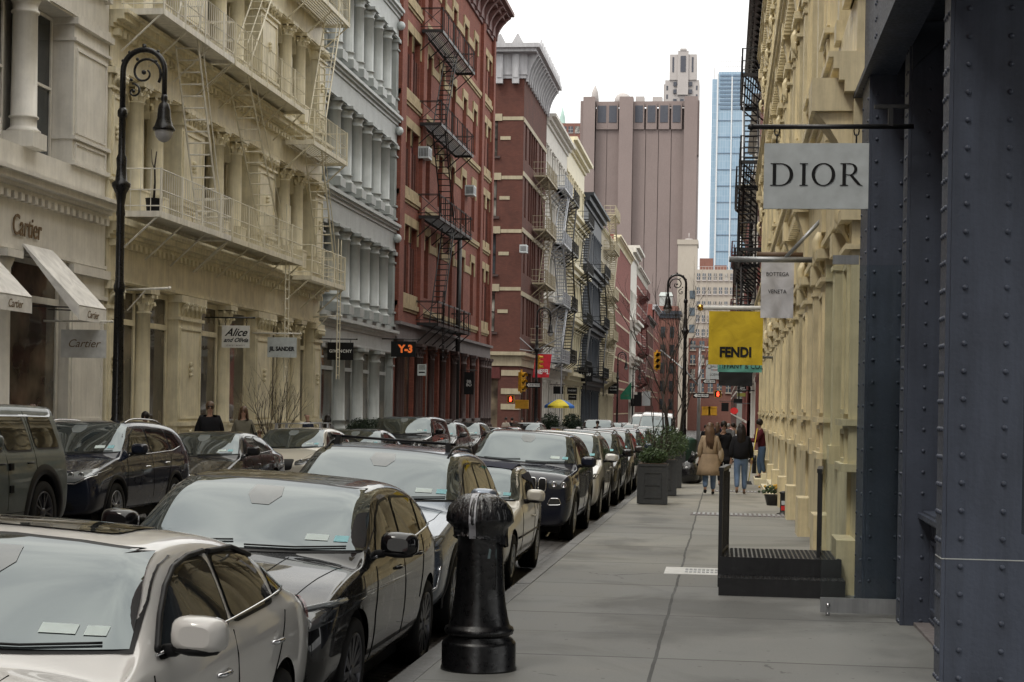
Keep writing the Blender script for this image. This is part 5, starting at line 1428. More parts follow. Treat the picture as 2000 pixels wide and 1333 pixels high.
m = MB(); m.box(-3.8, 1.9, -.6, 10.4, 22.6, 23.4); m.box(-3.7, 1.6, -.3, 10.2, 21.8, 22.6); m.build('cornice', M['far_black'], t)
for k in range(5):
    for j in range(2):
        m = MB(); m.box(-2.6+j*2.0, -1.6+j*2.0, -.12, .1, 1.5+k*4, 3.9+k*4); m.build('window', M['pane_dark'], t)
t = thing('rooftop_shed', 'pale sheet metal rooftop shed on the far brick house', 'rooftop unit', (-13, 379, 24.5))
m = MB(); m.box(-1.6, 1.2, 0, 3, 0, 2.4); m.hexa([(-1.8,-.2,2.4),(1.4,-.2,2.4),(-1.8,3.2,2.4),(1.4,3.2,2.4),(-1.4,1,3.3),(1.0,1,3.3),(-1.4,2,3.3),(1.0,2,3.3)]); m.build('shed', M['roof_green'], t)
# ================================================================ viewpoint geometry (2000 px wide measuring frame)
CF = 3300.; CYAW = math.atan(413/3300.); CROLL = math.radians(1.0); CH = 1.78; CPY = 800-413*math.tan(CROLL)
def ray(px, py):
    a = px-1000; b = py-CPY; cr, sr = math.cos(CROLL), math.sin(CROLL); cy, sy = math.cos(CYAW), math.sin(CYAW)
    u = a*cr+b*sr; v = -a*sr+b*cr; xc = u/CF
    return Vector((xc*cy-sy, xc*sy+cy, -v/CF))
def atX(px, py, X):
    d = ray(px, py); t = X/d.x; return Vector((X, d.y*t, CH+d.z*t))
def atY(px, py, Y):
    d = ray(px, py); t = Y/d.y; return Vector((d.x*t, Y, CH+d.z*t))
def atG(px, py, off=0):
    d = ray(px, py); t = (off-CH)/(d.z-SL*d.y); return Vector((d.x*t, d.y*t, CH+d.z*t))

# ================================================================ street lamps
def make_lamp(label, side=1, H=7.9):
    """bishop's crook lamp; crook reaches along +x*side"""
    t = thing('street_lamp', label, 'street lamp', group=None)
    bm_ = M['black_post']
    m = MB(); k = H/7.9
    prof = [(.27,0),(.27,.06),(.23,.09),(.23,.34),(.25,.36),(.25,.42),(.20,.50),(.215,.56),(.18,.62),(.13,.95),(.115,1.3),(.13,1.34),(.13,1.40),(.105,1.46),(.085,2.6),(.08,3.6)]
    m.lathe(0, 0, [(r, z*k) for r, z in prof]+[(.10,3.62*k),(.11,3.7*k),(.08,3.8*k),(.075,4.9*k),(.085,4.95*k),(.07,5.1*k),(.10,5.3*k),(.17,5.42*k),(.18,5.47*k),(.11,5.52*k),(.09,5.75*k),(.1,5.9*k),(.065,5.98*k),(.06,6.6*k),(.09,6.63*k),(.09,6.72*k),(.055,6.78*k)], 20)
    for i in range(12):
        a = 2*PI*i/12; m.bar((.10*math.cos(a), .10*math.sin(a), 1.5*k), (.078*math.cos(a), .078*math.sin(a), 3.55*k), .012)
    m.build('post', bm_, t)
    m = MB(); R = .37*k; zc = 7.40*k
    pts = [(0, 0, 6.7*k)]+[(side*(R-R*math.cos(PI*i/16)), 0, zc+R*math.sin(PI*i/16)) for i in range(17)]+[(side*2*R, 0, 6.95*k)]
    m.tube(pts, .055, 10, .048)
    sp = []
    for i in range(30):
        q = i/29; a = -.6+q*7.6; rr = .30*k*(1-q*.80); sp.append((side*(R+.02+rr*math.cos(a)), 0, zc-.03+rr*math.sin(a)))
    m.tube(sp, .028, 7, .018)
    sp = []
    for i in range(18):
        q = i/17; a = PI*.55-q*6.2; rr = .13*k*(1-q*.75); sp.append((side*(.19*k+rr*math.cos(a)), 0, zc-.34*k+rr*math.sin(a)))
    m.tube(sp, .022, 6, .014)
    m.ico((side*(R+.0), 0, zc-.02), .05, 1); m.ico((side*(.19*k), 0, zc-.34*k), .035, 1)
    for a in (.45, .9, 1.57, 2.2): m.ico((side*(R-(R+.05)*math.cos(a)), 0, zc+(R+.05)*math.sin(a)), .035, 1)
    m.lathe(side*R, 0, [(.04, zc+R), (.04, zc+R+.10)], 8)
    for a in (.8, 2.1, 3.6): m.ico((side*(R+.02+.27*k*math.cos(a)), 0, zc-.03+.27*k*math.sin(a)), .035, 1)
    m.build('crook', bm_, t)
    m = MB(); zl = 6.95*k
    m.lathe(side*2*R, 0, [(.205,zl-.62),(.21,zl-.59),(.17,zl-.53),(.13,zl-.40),(.115,zl-.22),(.09,zl-.13),(.05,zl-.09),(.06,zl-.05),(.06,zl),(.05,zl+.05)], 20)
    m.build('lamp_hood', bm_, t)
    m = MB(); m.lathe(side*2*R, 0, [(.02,zl-.84),(.09,zl-.81),(.145,zl-.74),(.165,zl-.67),(.17,zl-.62)], 20); m.build('globe', M['lamp_globe'], t)
    return t
p = atX(229, 800, -11.25)
lamp = make_lamp("tall black bishop's crook lamp on the near left pavement before the cream columns", 1, 8.6)
lamp.location = (-11.25, p.y, leftz(p.y)); lamp['group'] = "bishop's crook street lamps"
lamp2 = make_lamp("black bishop's crook lamp standing on the right pavement behind the planters, crook towards the road", -1, 8.4)
lamp2.location = (-1.72, 74.5, gz(74.5)); lamp2['group'] = "bishop's crook street lamps"
for px, pt, lb, sd in ((1048, 613, "bishop's crook lamp at the far side street corner by the red flag", 1), (1207, 703, "small distant crook lamp beside the green flag", 1), (1237, 722, "smallest crook lamp, farthest down the left side", 1)):
    X = -11.3
    Y = {1048: 101.5, 1207: 166, 1237: 205}[px]
    q = atY(px, 700, Y)
    l = copy_tree(lamp); l.location = (q.x, Y, leftz(Y)); l['label'] = lb; l['group'] = "bishop's crook street lamps"

# ================================================================ iron post stub wrapped in a bag
t = thing('iron_post_base', 'black cast iron post base at the kerb with a taped bin bag over its top', 'post', (-1.70, 11.92, gz(11.9)))
m = MB(); m.lathe(0, 0, [(.27,0),(.272,.015),(.264,.03),(.264,.185),(.258,.20),(.243,.207),(.246,.215),(.215,.235),(.222,.245),(.242,.255),(.250,.278),(.242,.30),(.222,.312),(.215,.33),(.203,.38),(.190,.45),(.180,.53),(.173,.62),(.168,.75),(.163,.95),(.165,1.0),(.165,1.06),(.15,1.1),(.15,1.15)], 40)
m.build('post', M['black_post'], t)
m = MB(); m.box(-.02, .13, -.163, -.12, .58, .93); m.build('access_door', M['black_post'], t)
m = MB(); m.hexa([(.075,-.168,.80),(.135,-.152,.80),(.075,-.166,.81),(.135,-.150,.81),(.085,-.168,.86),(.135,-.152,.86),(.085,-.166,.87),(.135,-.150,.87)]); m.build('sticker', plain('sticker_dim', (.12,.17,.18), .5), t)
m = MB(); n = 56; rings = []
prof = [(.185,.90),(.180,.95),(.186,1.0),(.205,1.02),(.222,1.04),(.224,1.07),(.218,1.105),(.203,1.145),(.180,1.18),(.148,1.215),(.105,1.235),(.05,1.24),(.005,1.24)]
for j, (r, z) in enumerate(prof):
    ring = []
    for i in range(n):
        a = 2*PI*i/n
        wv = abs(math.sin(a*9+j*.10+.9*math.sin(a*3)))*.020+math.sin(a*19+j*.3+1)*.006+math.sin(a*3-j*.2)*.004+random.uniform(-.003,.003)-.006
        amp = 1.2 if 3 < j < 9 else (.9 if j <= 3 else .5)
        ring.append(m.p((r+wv*amp)*math.cos(a), (r+wv*amp)*math.sin(a), z+(-.05*math.sin(a*1.0+.6) if j == 0 else 0)+wv*.5))
    rings.append(ring)
for A, B in zip(rings[:-1], rings[1:]):
    for i in range(n): m.face((A[i], A[(i+1)%n], B[(i+1)%n], B[i]), True)
m.build('bin_bag', M['bag_plastic'], t)
m = MB()
tp = [(-.03,-.196,.94), (-.03,-.21,1.01), (-.03,-.236,1.05), (-.03,-.235,1.08), (-.03,-.218,1.13), (-.03,-.19,1.18), (-.03,-.14,1.228), (-.03,-.06,1.25), (-.03,.1,1.248)]
for a, b in zip(tp[:-1], tp[1:]):
    m.face([m.p(a[0]-.024,a[1],a[2]), m.p(a[0]+.024,a[1],a[2]), m.p(b[0]+.024,b[1],b[2]), m.p(b[0]-.024,b[1],b[2])])
m.build('tape_strip', plain('duct_tape', (.34,.34,.37), .25), t)

# ================================================================ entrance steps with railings
t = thing('entrance_steps', 'black diamond plate entrance steps and landing against the yellow building', 'steps', (0, 17.6, gz(17.7)))
m = MB(); m.box(-.02, 1.27, 0, 1.5, .0, .185); m.box(-.005, 1.25, .32, 1.5, .186, .375)
for x in range(26):
    for y in range(20):
        cx, cy = .02+x*.048, .345+y*.056; a = .013; d = 1 if (x+y) % 2 else -1
        m.tube([(cx-a, cy-a*d, .377), (cx+a, cy+a*d, .377)], .004, 4, caps=False)
for x in range(27):
    for y in range(5):
        cx, cy = .0+x*.048, .03+y*.056; a = .013; d = 1 if (x+y) % 2 else -1
        m.tube([(cx-a, cy-a*d, .187), (cx+a, cy+a*d, .187)], .004, 4, caps=False)
m.build('step_block', paint('step_iron', (.03,.03,.032), rough=.35, metal=.4), t)
def railing(x, y0, y1, z0, name, label):
    t = thing('railing', label, 'railing', (x, y0, z0))
    m = MB(); L_ = y1-y0
    m.box(-.02, .02, 0, .045, -.32, .93); m.box(-.02, .02, L_-.045, L_, -.32, .86); m.box(-.028, .028, -.01, L_+.01, .90, .94)
    m.box(-.015, .015, .045, L_-.045, .02, .05)
    n = int(L_/.10)
    for k in range(1, n): m.box(-.008, .008, L_*k/n-.008, L_*k/n+.008, .05, .90)
    m.build('bars', M['black_iron'], t); t.rotation_euler.z = -.07; return t
railing(-.01, 17.95, 19.05, gz(18)+.375, 'railing', 'black barred railing on the kerb side of the entrance landing')
railing(1.02, 18.1, 19.15, gz(18)+.375, 'railing', 'black barred railing against the yellow facade side of the landing')
t = thing('wall_planter_box', 'white painted cellar hatch plate set flush in the pavement left of the steps', 'hatch', (-.3, 20.3, gz(20.3)))
m = MB(); m.box(-.36, .34, -.42, .42, -.02, .012); m.build('plate', M['sign_grey'], t)
m = MB()
for k in range(2):
    for i in range(8): m.box(-.12+i*.05, -.085+i*.05, -.2+k*.28, -.05+k*.28, .012, .018)
m.build('grate', M['galv'], t)
t['label'] = 'pale steel cellar hatch plate with grating set in the pavement left of the steps'; t.name = 'cellar_hatch'
# pavement gratings
for i, (x, y, w, l, lb) in enumerate(((.35, 33.2, 1.9, .9, 'dark steel pavement grating nearest the entrance steps'), (.55, 44.5, 1.5, .8, 'dark steel pavement grating under the two walking women'))):
    t = thing('pavement_grating', lb, 'grating', (x, y, gz(y)+.004), group='steel gratings in the right pavement'); t.rotation_euler.x = math.atan(SL)
    m = MB(); m.box(-w/2, w/2, -l/2, l/2, -.02, .003); m.build('frame', M['grey_stone'], t)
    m = MB(); n = int(w/.09)
    for k in range(n): m.box(-w/2+.05+k*.09, -w/2+.095+k*.09, -l/2+.06, l/2-.06, .003, .014)
    m.build('bars', M['galv'], t)
# standpipe with flowers and a canned drink stand by the wall
t = thing('flower_pot', 'low pot of yellow and red flowers against the yellow facade', 'flower pot', (1.12, 37.5, gz(37.5)))
m = MB(); m.lathe(0, 0, [(.14,0),(.2,.22),(.21,.24)], 12); m.build('pot', M['black_iron'], t)
m = MB()
for k in range(60): m.ico((random.gauss(0,.12), random.gauss(0,.12), .28+random.random()*.14), .035, 1, .2)
m.build('foliage', M['leaf'], t)
m = MB()
for k in range(14): m.ico((random.gauss(0,.12), -.08+random.gauss(0,.1), .38+random.random()*.08), .03, 1)
m.build('flowers', plain('petal', (.6,.35,.05), .6), t)
t = thing('standpipe', 'dark standpipe with red and white stickers on the pavement by the yellow facade', 'standpipe', (1.22, 33.9, gz(33.9)))
m = MB(); m.lathe(0, 0, [(.14,0),(.14,.02),(.075,.03),(.075,.40),(.09,.41),(.09,.44),(.03,.46)], 14); m.build('pipe', M['black_iron'], t)
m = MB(); m.box(-.055, .055, -.082, -.07, .08, .17); m.build('red_sticker', M['red_ink'], t)
m = MB(); m.box(-.05, .05, -.082, -.07, .19, .27); m.build('white_sticker', M['sign_white'], t)

# ================================================================ hanging signs and flags
def board(name, label, x0, x1, z0, z1, y, mat, txt, ink, parts=None, size=None, polez=None, wall=None, pm='black_iron', group=None, chain=True, tilt=0, sx=1, bold=0, dy=0, sp=1, shear=0, left=True, ball=None):
    w = x1-x0; h = z1-z0
    t = thing(name, label, 'sign', ((x0+x1)/2, y, z0), group=group)
    m = MB(); m.box(-w/2, w/2, -.02, .02, 0, h); b = m.build('panel', M[mat], t)
    if tilt: b.rotation_euler.y = tilt
    for i, (s_, sz, zz, kw) in enumerate(txt):
        text(s_, sz, M[ink], b, (kw.get('x', 0), -.023, h*zz), (PI/2, 0, 0), .003, kw.get('shear', shear), kw.get('sx', sx), 'lettering', kw.get('bold', bold), sp=kw.get('sp', sp))
    if polez:
        m = MB(); e = .12
        xw = (wall if wall is not None else (XF if left else 1.35))-(x0+x1)/2
        xo = (w/2+e) if left else -(w/2+e)
        m.tube([(xw, 0, polez), (xo, 0, polez)], .022, 8); m.ico((xo, 0, polez), ball or .035, 1)
        m.build('pole', M[pm], t)
        if chain:
            m = MB()
            for x in (-w*.38, w*.38):
                n = max(1, int((polez-h)/.06))
                for k in range(n):
                    zc = h+(k+.5)*(polez-h)/n; r = (polez-h)/n*.62
                    pts = [(x+(r*.5*math.cos(a) if k % 2 else 0), (0 if k % 2 else r*.5*math.cos(a)), zc+r*math.sin(a)) for a in [2*PI*i/8 for i in range(9)]]
                    m.tube(pts, .006, 4)
            m.build('chain', M[pm], t)
    return t, b
# DIOR board with high contrast serif letters
def glyph_arc(m, cx, cz, rx, rz, ix, iz, ox, a0, a1, n=20, d=.004):
    for i in range(n):
        a, b = lerp(a0, a1, i/n), lerp(a0, a1, (i+1)/n)
        q = []
        for yy in (-.022-d, -.0205):
            for (aa, k) in ((a, 0), (b, 0)):
                q += [(cx+ox+ix*math.cos(aa), yy, cz+iz*math.sin(aa)), (cx+rx*math.cos(aa), yy, cz+rz*math.sin(aa))]
        m.hexa([q[0], q[1], q[4], q[5], q[2], q[3], q[6], q[7]])
def glyph_box(m, x0, x1, z0, z1, d=.004): m.box(x0, x1, -.022-d, -.0205, z0, z1)
def dior_letters(parent, x, z, h):
    m = MB(); s = h
    def serif(cx, zz, w): glyph_box(m, cx-w/2, cx+w/2, zz, zz+.03*s)
    # D
    X = x
    glyph_box(m, X+.10*s, X+.25*s, z+.031*s, z+.969*s); glyph_box(m, X, X+.45*s, z, z+.03*s); glyph_box(m, X, X+.45*s, z+.97*s, z+s)
    glyph_arc(m, X+.45*s, z+.5*s, .56*s, .5*s, .40*s, .47*s, 0, -PI/2, PI/2)
    # I
    X = x+1.30*s; glyph_box(m, X+.10*s, X+.25*s, z+.031*s, z+.969*s); serif(X+.175*s, z, .36*s); serif(X+.175*s, z+.97*s, .36*s)
    # O
    X = x+2.34*s; glyph_arc(m, X, z+.5*s, .52*s, .51*s, .37*s, .475*s, 0, 0, 2*PI, 40)
    # R
    X = x+3.08*s; glyph_box(m, X+.10*s, X+.25*s, z+.031*s, z+.969*s); serif(X+.175*s, z, .36*s); glyph_box(m, X, X+.42*s, z+.97*s, z+s)
    glyph_arc(m, X+.42*s, z+.735*s, .33*s, .265*s, .19*s, .235*s, 0, -PI/2, PI/2); glyph_box(m, X+.25*s, X+.42*s, z+.47*s, z+.50*s)
    for (x0, z0, x1, z1, w0, w1) in ((.40, .49, .62, .20, .13, .17), (.62, .20, .76, .05, .17, .14), (.76, .05, .95, .0, .14, .05)):
        m.hexa([(X+x0*s, -.026, z+z0*s), (X+(x0+w0)*s, -.026, z+z0*s), (X+x0*s, -.0205, z+z0*s), (X+(x0+w0)*s, -.0205, z+z0*s),
                (X+x1*s, -.026, z+z1*s), (X+(x1+w1)*s, -.026, z+z1*s), (X+x1*s, -.0205, z+z1*s), (X+(x1+w1)*s, -.0205, z+z1*s)])
    m.build('lettering', M['ink'], parent)
a = atY(1493, 281, 15.2); b = atY(1695, 409, 15.2); pz = atY(1600, 248, 15.2).z
t, bd = board('hanging_sign', 'large pale rectangular sign reading DIOR on a black pole at the steel front', a.x, b.x, b.z, a.z, 15.2, 'sign_white', [], 'ink', polez=pz-b.z, wall=1.62, left=False)
dior_letters(bd, -.40, .205, .198)
m = MB(); m.box(.62, .66, -.03, .03, pz-b.z, pz-b.z+.16); m.box(.5, .80, -.03, .03, pz-b.z+.16, pz-b.z+.19); m.build('bracket', M['black_iron'], t)

def flag(name, label, x0, x1, z0, z1, y, mat, txt=(), ink='ink', amp=.03, sag=.0, group=None, cat='flag', edge=True, pole=None, poly=None, seed=1):
    w = x1-x0; h = z1-z0; t = thing(name, label, cat, ((x0+x1)/2, y, z0), group=group)
    nx, nz = 26, 22; m = MB(); rows = []
    def W(u, v): 
        return amp*(math.sin(u*7+seed+v*1.2)*(1-v*.8)+.6*math.sin(u*13+v*3+seed*2)*(1-v)+.35*math.sin((u-v)*9+seed)*(1-.5*v)), sag*math.sin(PI*u)
    for side in (0, 1):
        g = []
        for j in range(nz+1):
            v = j/nz; r = []
            for i in range(nx+1):
                u = i/nx; dy, dz = W(u, v)
                xx = -w/2+w*u; zz = h*v-dz*(v)
                if poly: xx, zz = poly(u, v, w, h)
                r.append(m.p(xx, dy+side*.004, zz))
            g.append(r)
        for A, B in zip(g[:-1], g[1:]):
            for i in range(nx): m.face((A[i], A[i+1], B[i+1], B[i]) if side == 0 else (A[i], B[i], B[i+1], A[i+1]), True)
    b = m.build('cloth', M[mat], t, flipfix=False)
    for (s_, sz, zz, kw) in txt:
        o = text(s_, sz, M[ink], t, (kw.get('x', 0), 0, h*zz), (PI/2, 0, 0), .001, 0, kw.get('sx', 1), 'lettering', kw.get('bold', 0), sp=kw.get('sp', 1))
        for v_ in o.data.vertices:     # drape the letters over the cloth
            u = (v_.co.x+kw.get('x', 0)+w/2)/w; vv = (v_.co.y+h*zz)/h
            dy, dz = W(u, vv); v_.co.z = -(dy)+.008+(.001 if v_.co.z > 0 else 0)
    if pole:
        xa, xb, zp, r, pm_, ball = pole
        m = MB(); m.tube([(xa-(x0+x1)/2, .02, zp-z0), (xb-(x0+x1)/2, .02, zp-z0)], r, 10); m.build('pole', M[pm_], t)
        if ball: m = MB(); m.ico((xb-(x0+x1)/2-.05, .02, zp-z0), ball, 2); m.build('finial', M['gold'], t)
    return t
# grey bracket pole with brace
a = atY(1424, 507, 24); t = thing('bracket_pole', 'bare dull grey flag pole with diagonal brace fixed to the yellow facade', 'pole', (1.25, 24, a.z))
m = MB(); m.tube([(0.05, 0, 0), (a.x-1.25, 0, 0)], .04, 12); m.build('pole', M['galv'], t)
m = MB(); m.tube([(0.1, 0, .60), (-.42, 0, .03)], .028, 8); m.build('brace', M['galv'], t)
a = atY(1487, 512, 29); b = atY(1549, 622, 29)
flag('shop_flag', 'white cloth banner reading BOTTEGA VENETA beside the yellow facade', a.x, b.x, b.z, a.z, 29, 'flag_white', [('BOTTEGA', .095, .78, dict(sx=.9)), ('VENETA', .095, .47, dict(sx=.9))], amp=.015, pole=(1.30, a.x-.08, a.z+.12, .05, 'wood', 0), seed=3, group='shop flags over the right pavement')
a = atY(1385, 608, 34); b = atY(1489, 714, 34)
flag('shop_flag', 'yellow cloth flag reading FENDI on a pole with a gold ball', a.x, b.x, b.z, a.z, 34, 'flag_yellow', [('FENDI', .27, .23, dict(sx=.86, bold=.012))], amp=.02, pole=(1.30, a.x-.12, a.z+.07, .045, 'sign_grey', .07), seed=5, group='shop flags over the right pavement')
a = atY(1402, 700, 46); b = atY(1488, 728, 46)
flag('shop_flag', 'teal cloth flag reading TIFFANY & Co. below the yellow flag', a.x, b.x, b.z, a.z, 46, 'flag_teal', [('TIFFANY & CO.', .20, .42, dict(sx=.86))], amp=.015, seed=7, pole=(1.30, a.x-.05, a.z+.04, .035, 'galv', 0), group='shop flags over the right pavement')
a = atY(1404, 722, 58); b = atY(1469, 755, 58)
flag('shop_flag', 'plain black cloth banner hanging below the teal flag', a.x, b.x, b.z, a.z, 58, 'flag_black', [], amp=.015, seed=8, pole=(1.30, a.x-.05, a.z+.04, .035, 'galv', 0), group='shop flags over the right pavement')
def rsign(label, px0, py0, px1, py1, Y, mat, txt, ink, kind='shop_sign'):
    a = atY(px0, py0, Y); b = atY(px1, py1, Y)
    t, _ = board(kind, label, a.x, b.x, b.z, a.z, Y, mat, txt, ink, polez=a.z-b.z+.12, wall=max(1.4, b.x), left=False); return t
rsign('narrow white banner left of the LOEWE sign far down the right side', 1379, 704, 1387, 742, 92, 'sign_white', [], 'ink')
rsign('white sign reading LOEWE partly behind the teal flag', 1388, 724, 1404, 741, 90, 'sign_white', [('LOEWE', .19, .5, dict(sx=.8))], 'ink')
rsign('white upper sign reading BALLY above the LOEWE sign', 1388, 711, 1402, 722, 88, 'sign_white', [('BALLY', .16, .5, dict(sx=.8))], 'ink')
rsign('small black sign reading RAMY BROOK under the black banner', 1440, 755, 1458, 766, 80, 'sign_black', [('RAMY', .11, .7, {}), ('BROOK', .11, .3, {})], 'white_ink')
rsign('olive yellow small sign below the RAMY BROOK sign', 1440, 768, 1456, 775, 78, 'olive_sign' if plain('olive_sign', (.25,.24,.05), .6) else '', [], 'ink')
rsign('dark grey blade sign low over the distant right pavement', 1433, 779, 1450, 788, 122, 'sign_black', [], 'white_ink')
rsign('black square sign beside the dark blade sign far along the right', 1409, 787, 1423, 804, 130, 'sign_black', [], 'white_ink')
t = thing('round_sign', 'round red disc sign hanging far along the right pavement', 'sign', tuple(atY(1434, 803, 112)))
m = MB(); n = 20; A = [m.p(.26*math.cos(2*PI*i/n), -.02, .22*math.sin(2*PI*i/n)) for i in range(n)]; B = [m.p(.26*math.cos(2*PI*i/n), .02, .22*math.sin(2*PI*i/n)) for i in range(n)]
m.face(A); m.face(list(reversed(B))); [m.face((A[i], A[(i+1)%n], B[(i+1)%n], B[i])) for i in range(n)]
m.build('disc', M['red_ink'], t); m = MB(); m.bar((0, 0, .22), (0, 0, .5), .03); m.bar((0,0,.5), (1.2,0,.5), .03); m.build('bracket', M['black_iron'], t)

# left side signs
def lsign(label, px0, py0, px1, py1, mat, txt, ink, X0=-14.0, pole=.16, pm='black_iron', Y=None, **kw):
    Y = Y or atX(px0, py0, X0).y
    a = atY(px0, py0, Y); b = atY(px1, py1, Y)
    t, bd = board('hanging_sign', label, a.x, b.x, b.z, a.z, Y, mat, txt, ink, polez=(a.z-b.z+pole) if pole else None, pm=pm, left=True, **kw); return t
lsign('grey white sign reading Cartier hanging beside the near lamp post', 120, 644, 207, 700, 'sign_grey', [('Cartier', .24, .5, dict(shear=.35))], 'gold_ink', -14.0, .18, 'white_metal')
lsign('white sign with a handwritten Alice and Olivia name under a black rod', 434, 636, 487, 680, 'sign_grey', [('Alice', .30, .68, dict(shear=.5, bold=.006)), ('and Olivia', .17, .34, dict(shear=.5, bold=.004)), ('STACEY BENDET', .055, .10, dict(sp=1.4))], 'ink', -13.9, .22)
lsign('plain white sign reading JIL SANDER on a thin white pole', 523, 659, 579, 699, 'sign_white', [('JIL SANDER', .175, .42, dict(sx=.88, bold=.008))], 'ink', -13.9, .12, 'white_metal')
lsign('black sign reading GIVENCHY at the grey building', 640, 669, 690, 704, 'sign_black', [('GIVENCHY', .15, .5, dict(bold=.004, sp=1.15))], 'white_ink', -14.0, .12)
lsign('black sign with orange Y-3 letters on the brick corner', 764, 667, 812, 698, 'sign_black', [('Y-3', .44, .5, dict(sx=.95, bold=.02, x=.1))], 'orange_ink', -14.0, .10)
lsign('tall narrow black sign reading B&O against the dark columns', 907, 727, 925, 771, 'sign_black', [('B&', .22, .58, {}), ('BO', .22, .42, {})], 'white_ink', -14.0, .10)
Yd = 123.5; a = atY(1041, 692, Yd); b = atY(1077, 738, Yd)
t = flag('shop_flag', 'slanting red flag reading DIESEL at the dark red corner building', a.x, b.x, b.z, a.z, Yd, 'flag_red', [('DIESEL', .47, .24, dict(sx=.78, bold=.02))], 'white_ink', amp=.03, seed=4, poly=lambda u, v, w, h: (-w/2+w*u*.86+.14*w*v, h*v+.0), pole=(XF, b.x+.2, a.z+.05, .03, 'galv', 0))
lsign('black square sign reading AMIRI on the left beyond the umbrella', 1130, 718, 1157, 746, 'sign_black', [('AMIRI', .42, .5, {})], 'white_ink', -14.1, .15)
lsign('small plain black sign left of the twin stacked black signs', 1081, 755, 1100, 770, 'sign_black', [], 'white_ink', -14.1, .15)
lsign('upper black sign reading THEORY of the stacked pair above the umbrella', 1108, 757, 1127, 770, 'sign_black', [('THEORY', .2, .5, {})], 'white_ink', -14.1, .12)
lsign('lower black sign of the stacked pair above the umbrella', 1110, 771, 1126, 782, 'sign_black', [('STORES', .16, .5, {})], 'white_ink', -14.1, None, Y=154)
lsign('dark sign reading STONE ISLAND between the distant tan and red buildings', 1188, 749, 1208, 770, 'sign_black', [('STONE', .26, .66, {}), ('ISLAND', .26, .38, {})], 'white_ink', -14.1, .15)
lsign('plain black square board beside the white board far on the left', 1232, 766, 1253, 794, 'sign_black', [], 'white_ink', -14.1, None)
lsign('plain white square board beside the black one far on the left', 1254, 765, 1270, 793, 'sign_white', [], 'ink', -14.1, None)
Yd = 234; a = atY(1212, 745, Yd); b = atY(1233, 781, Yd)
flag('shop_flag', 'green pennant shaped flag reading ROLEX far down the left side', a.x, b.x, b.z, a.z, Yd, 'flag_green', [('ROLEX', .30, .22, {})], 'gold_ink', amp=.04, poly=lambda u, v, w, h: (-w/2+w*u, h*(v*(.25+.75*u))))
# awnings
for i, (px0, px1, py) in enumerate(((92, 211, 505), (-30, 66, 480))):
    Y1 = atX(px1, 600, -13.1).y; Y0 = Y1-1.55
    t = thing('shop_awning', ['white sloping awning with Cartier on its valance nearest the lamp post', 'white sloping awning with Cartier on its valance at the left edge'][i], 'awning', (XF, Y0, 4.62), group='white awnings of the jeweller')
    m = MB(); n = 8; L_ = Y1-Y0; r0 = []; r1 = []
    m.hexa([(.02,0,.30),(1.25,0,-.95),(.02,L_,.30),(1.25,L_,-.95),(.04,0,.325),(1.27,0,-.93),(.04,L_,.325),(1.27,L_,-.93)]); m.build('canopy', M['awning'], t)
    m = MB(); m.box(1.25, 1.265, 0, L_, -1.24, -.955); m.build('valance', M['awning'], t)
    m = MB()
    for q in (0, L_-.012): m.face([m.p(.03, q, .29), m.p(1.25, q, -.96), m.p(1.25, q, -1.2), m.p(1.1, q, -1.05)])
    m.build('side_flap', M['awning'], t, flipfix=False)
    m = MB()
    for q in (.1, L_-.1): m.bar((.0, q, -.95), (1.22, q, -.98), .02)
    m.build('arm', M['black_iron'], t)
    text('Cartier', .22, M['gold_ink'], t, (1.27, L_*.5, -1.10), (PI/2, 0, PI/2), .002, .3, 1, 'lettering')
# white flag arm poles on the cream building
for i, (px, py, ln, lb) in enumerate(((300, 567, 1.1, 'thin white empty flag arm beside the near lamp post'), (650, 620, 1.0, 'thin cream empty flag arm above the GIVENCHY sign'))):
    Yp = atX(px, py, -13.7).y; zp = atX(px, py, -13.7).z
    t = thing('flag_pole', lb, 'pole', (XF, Yp, zp), group='empty flag arms'); m = MB(); m.tube([(0, 0, 0), (ln, 0, .05)], .03, 8); m.ico((ln, 0, .05), .05, 1); m.bar((.05, 0, -.5), (.5, 0, .0), .025); m.build('arm', M['white_metal'], t)
# air conditioners
for i, (px, py, lb) in enumerate(((836, 303, 'higher window air conditioner on the long red brick wall'), (924, 376, 'lower window air conditioner on the long red brick wall'), (1027, 489, 'window air conditioner on the dark red corner building'))):
    q = atX(px, py, -14.0)
    t = thing('air_conditioner', lb, 'air conditioner', (-14.4, q.y-.4, q.z-.2), group='window air conditioners')
    m = MB(); m.box(0, .5, 0, .9, 0, .55); m.build('casing', M['sign_white'], t)
    m = MB()
    for k in range(6): m.box(.06+k*.07, .10+k*.07, -.012, 0, .08, .46)
    m.box(.501, .51, .08, .8, .1, .45); m.build('vent', M['alloy_dark'], t)
# potted bare stem on the balcony
q = atX(300, 420, -13.6); t = thing('potted_tree', 'bare stem in a black pot on the lowest balcony of the cream building', 'potted plant', (q.x, q.y, 6.26))
m = MB(); m.lathe(0, 0, [(.17,0),(.2,.3),(.21,.32)], 12); m.build('pot', M['black_plastic'], t)
m = MB(); m.tube([(0,0,.3),(.02,0,.7),(.0,.02,1.1),(.05,0,1.45)], .03, 6, .015); m.tube([(.02,.01,.95),(-.06,0,1.2),(-.08,0,1.5)], .015, 5, .006); m.build('stem', M['bark'], t)

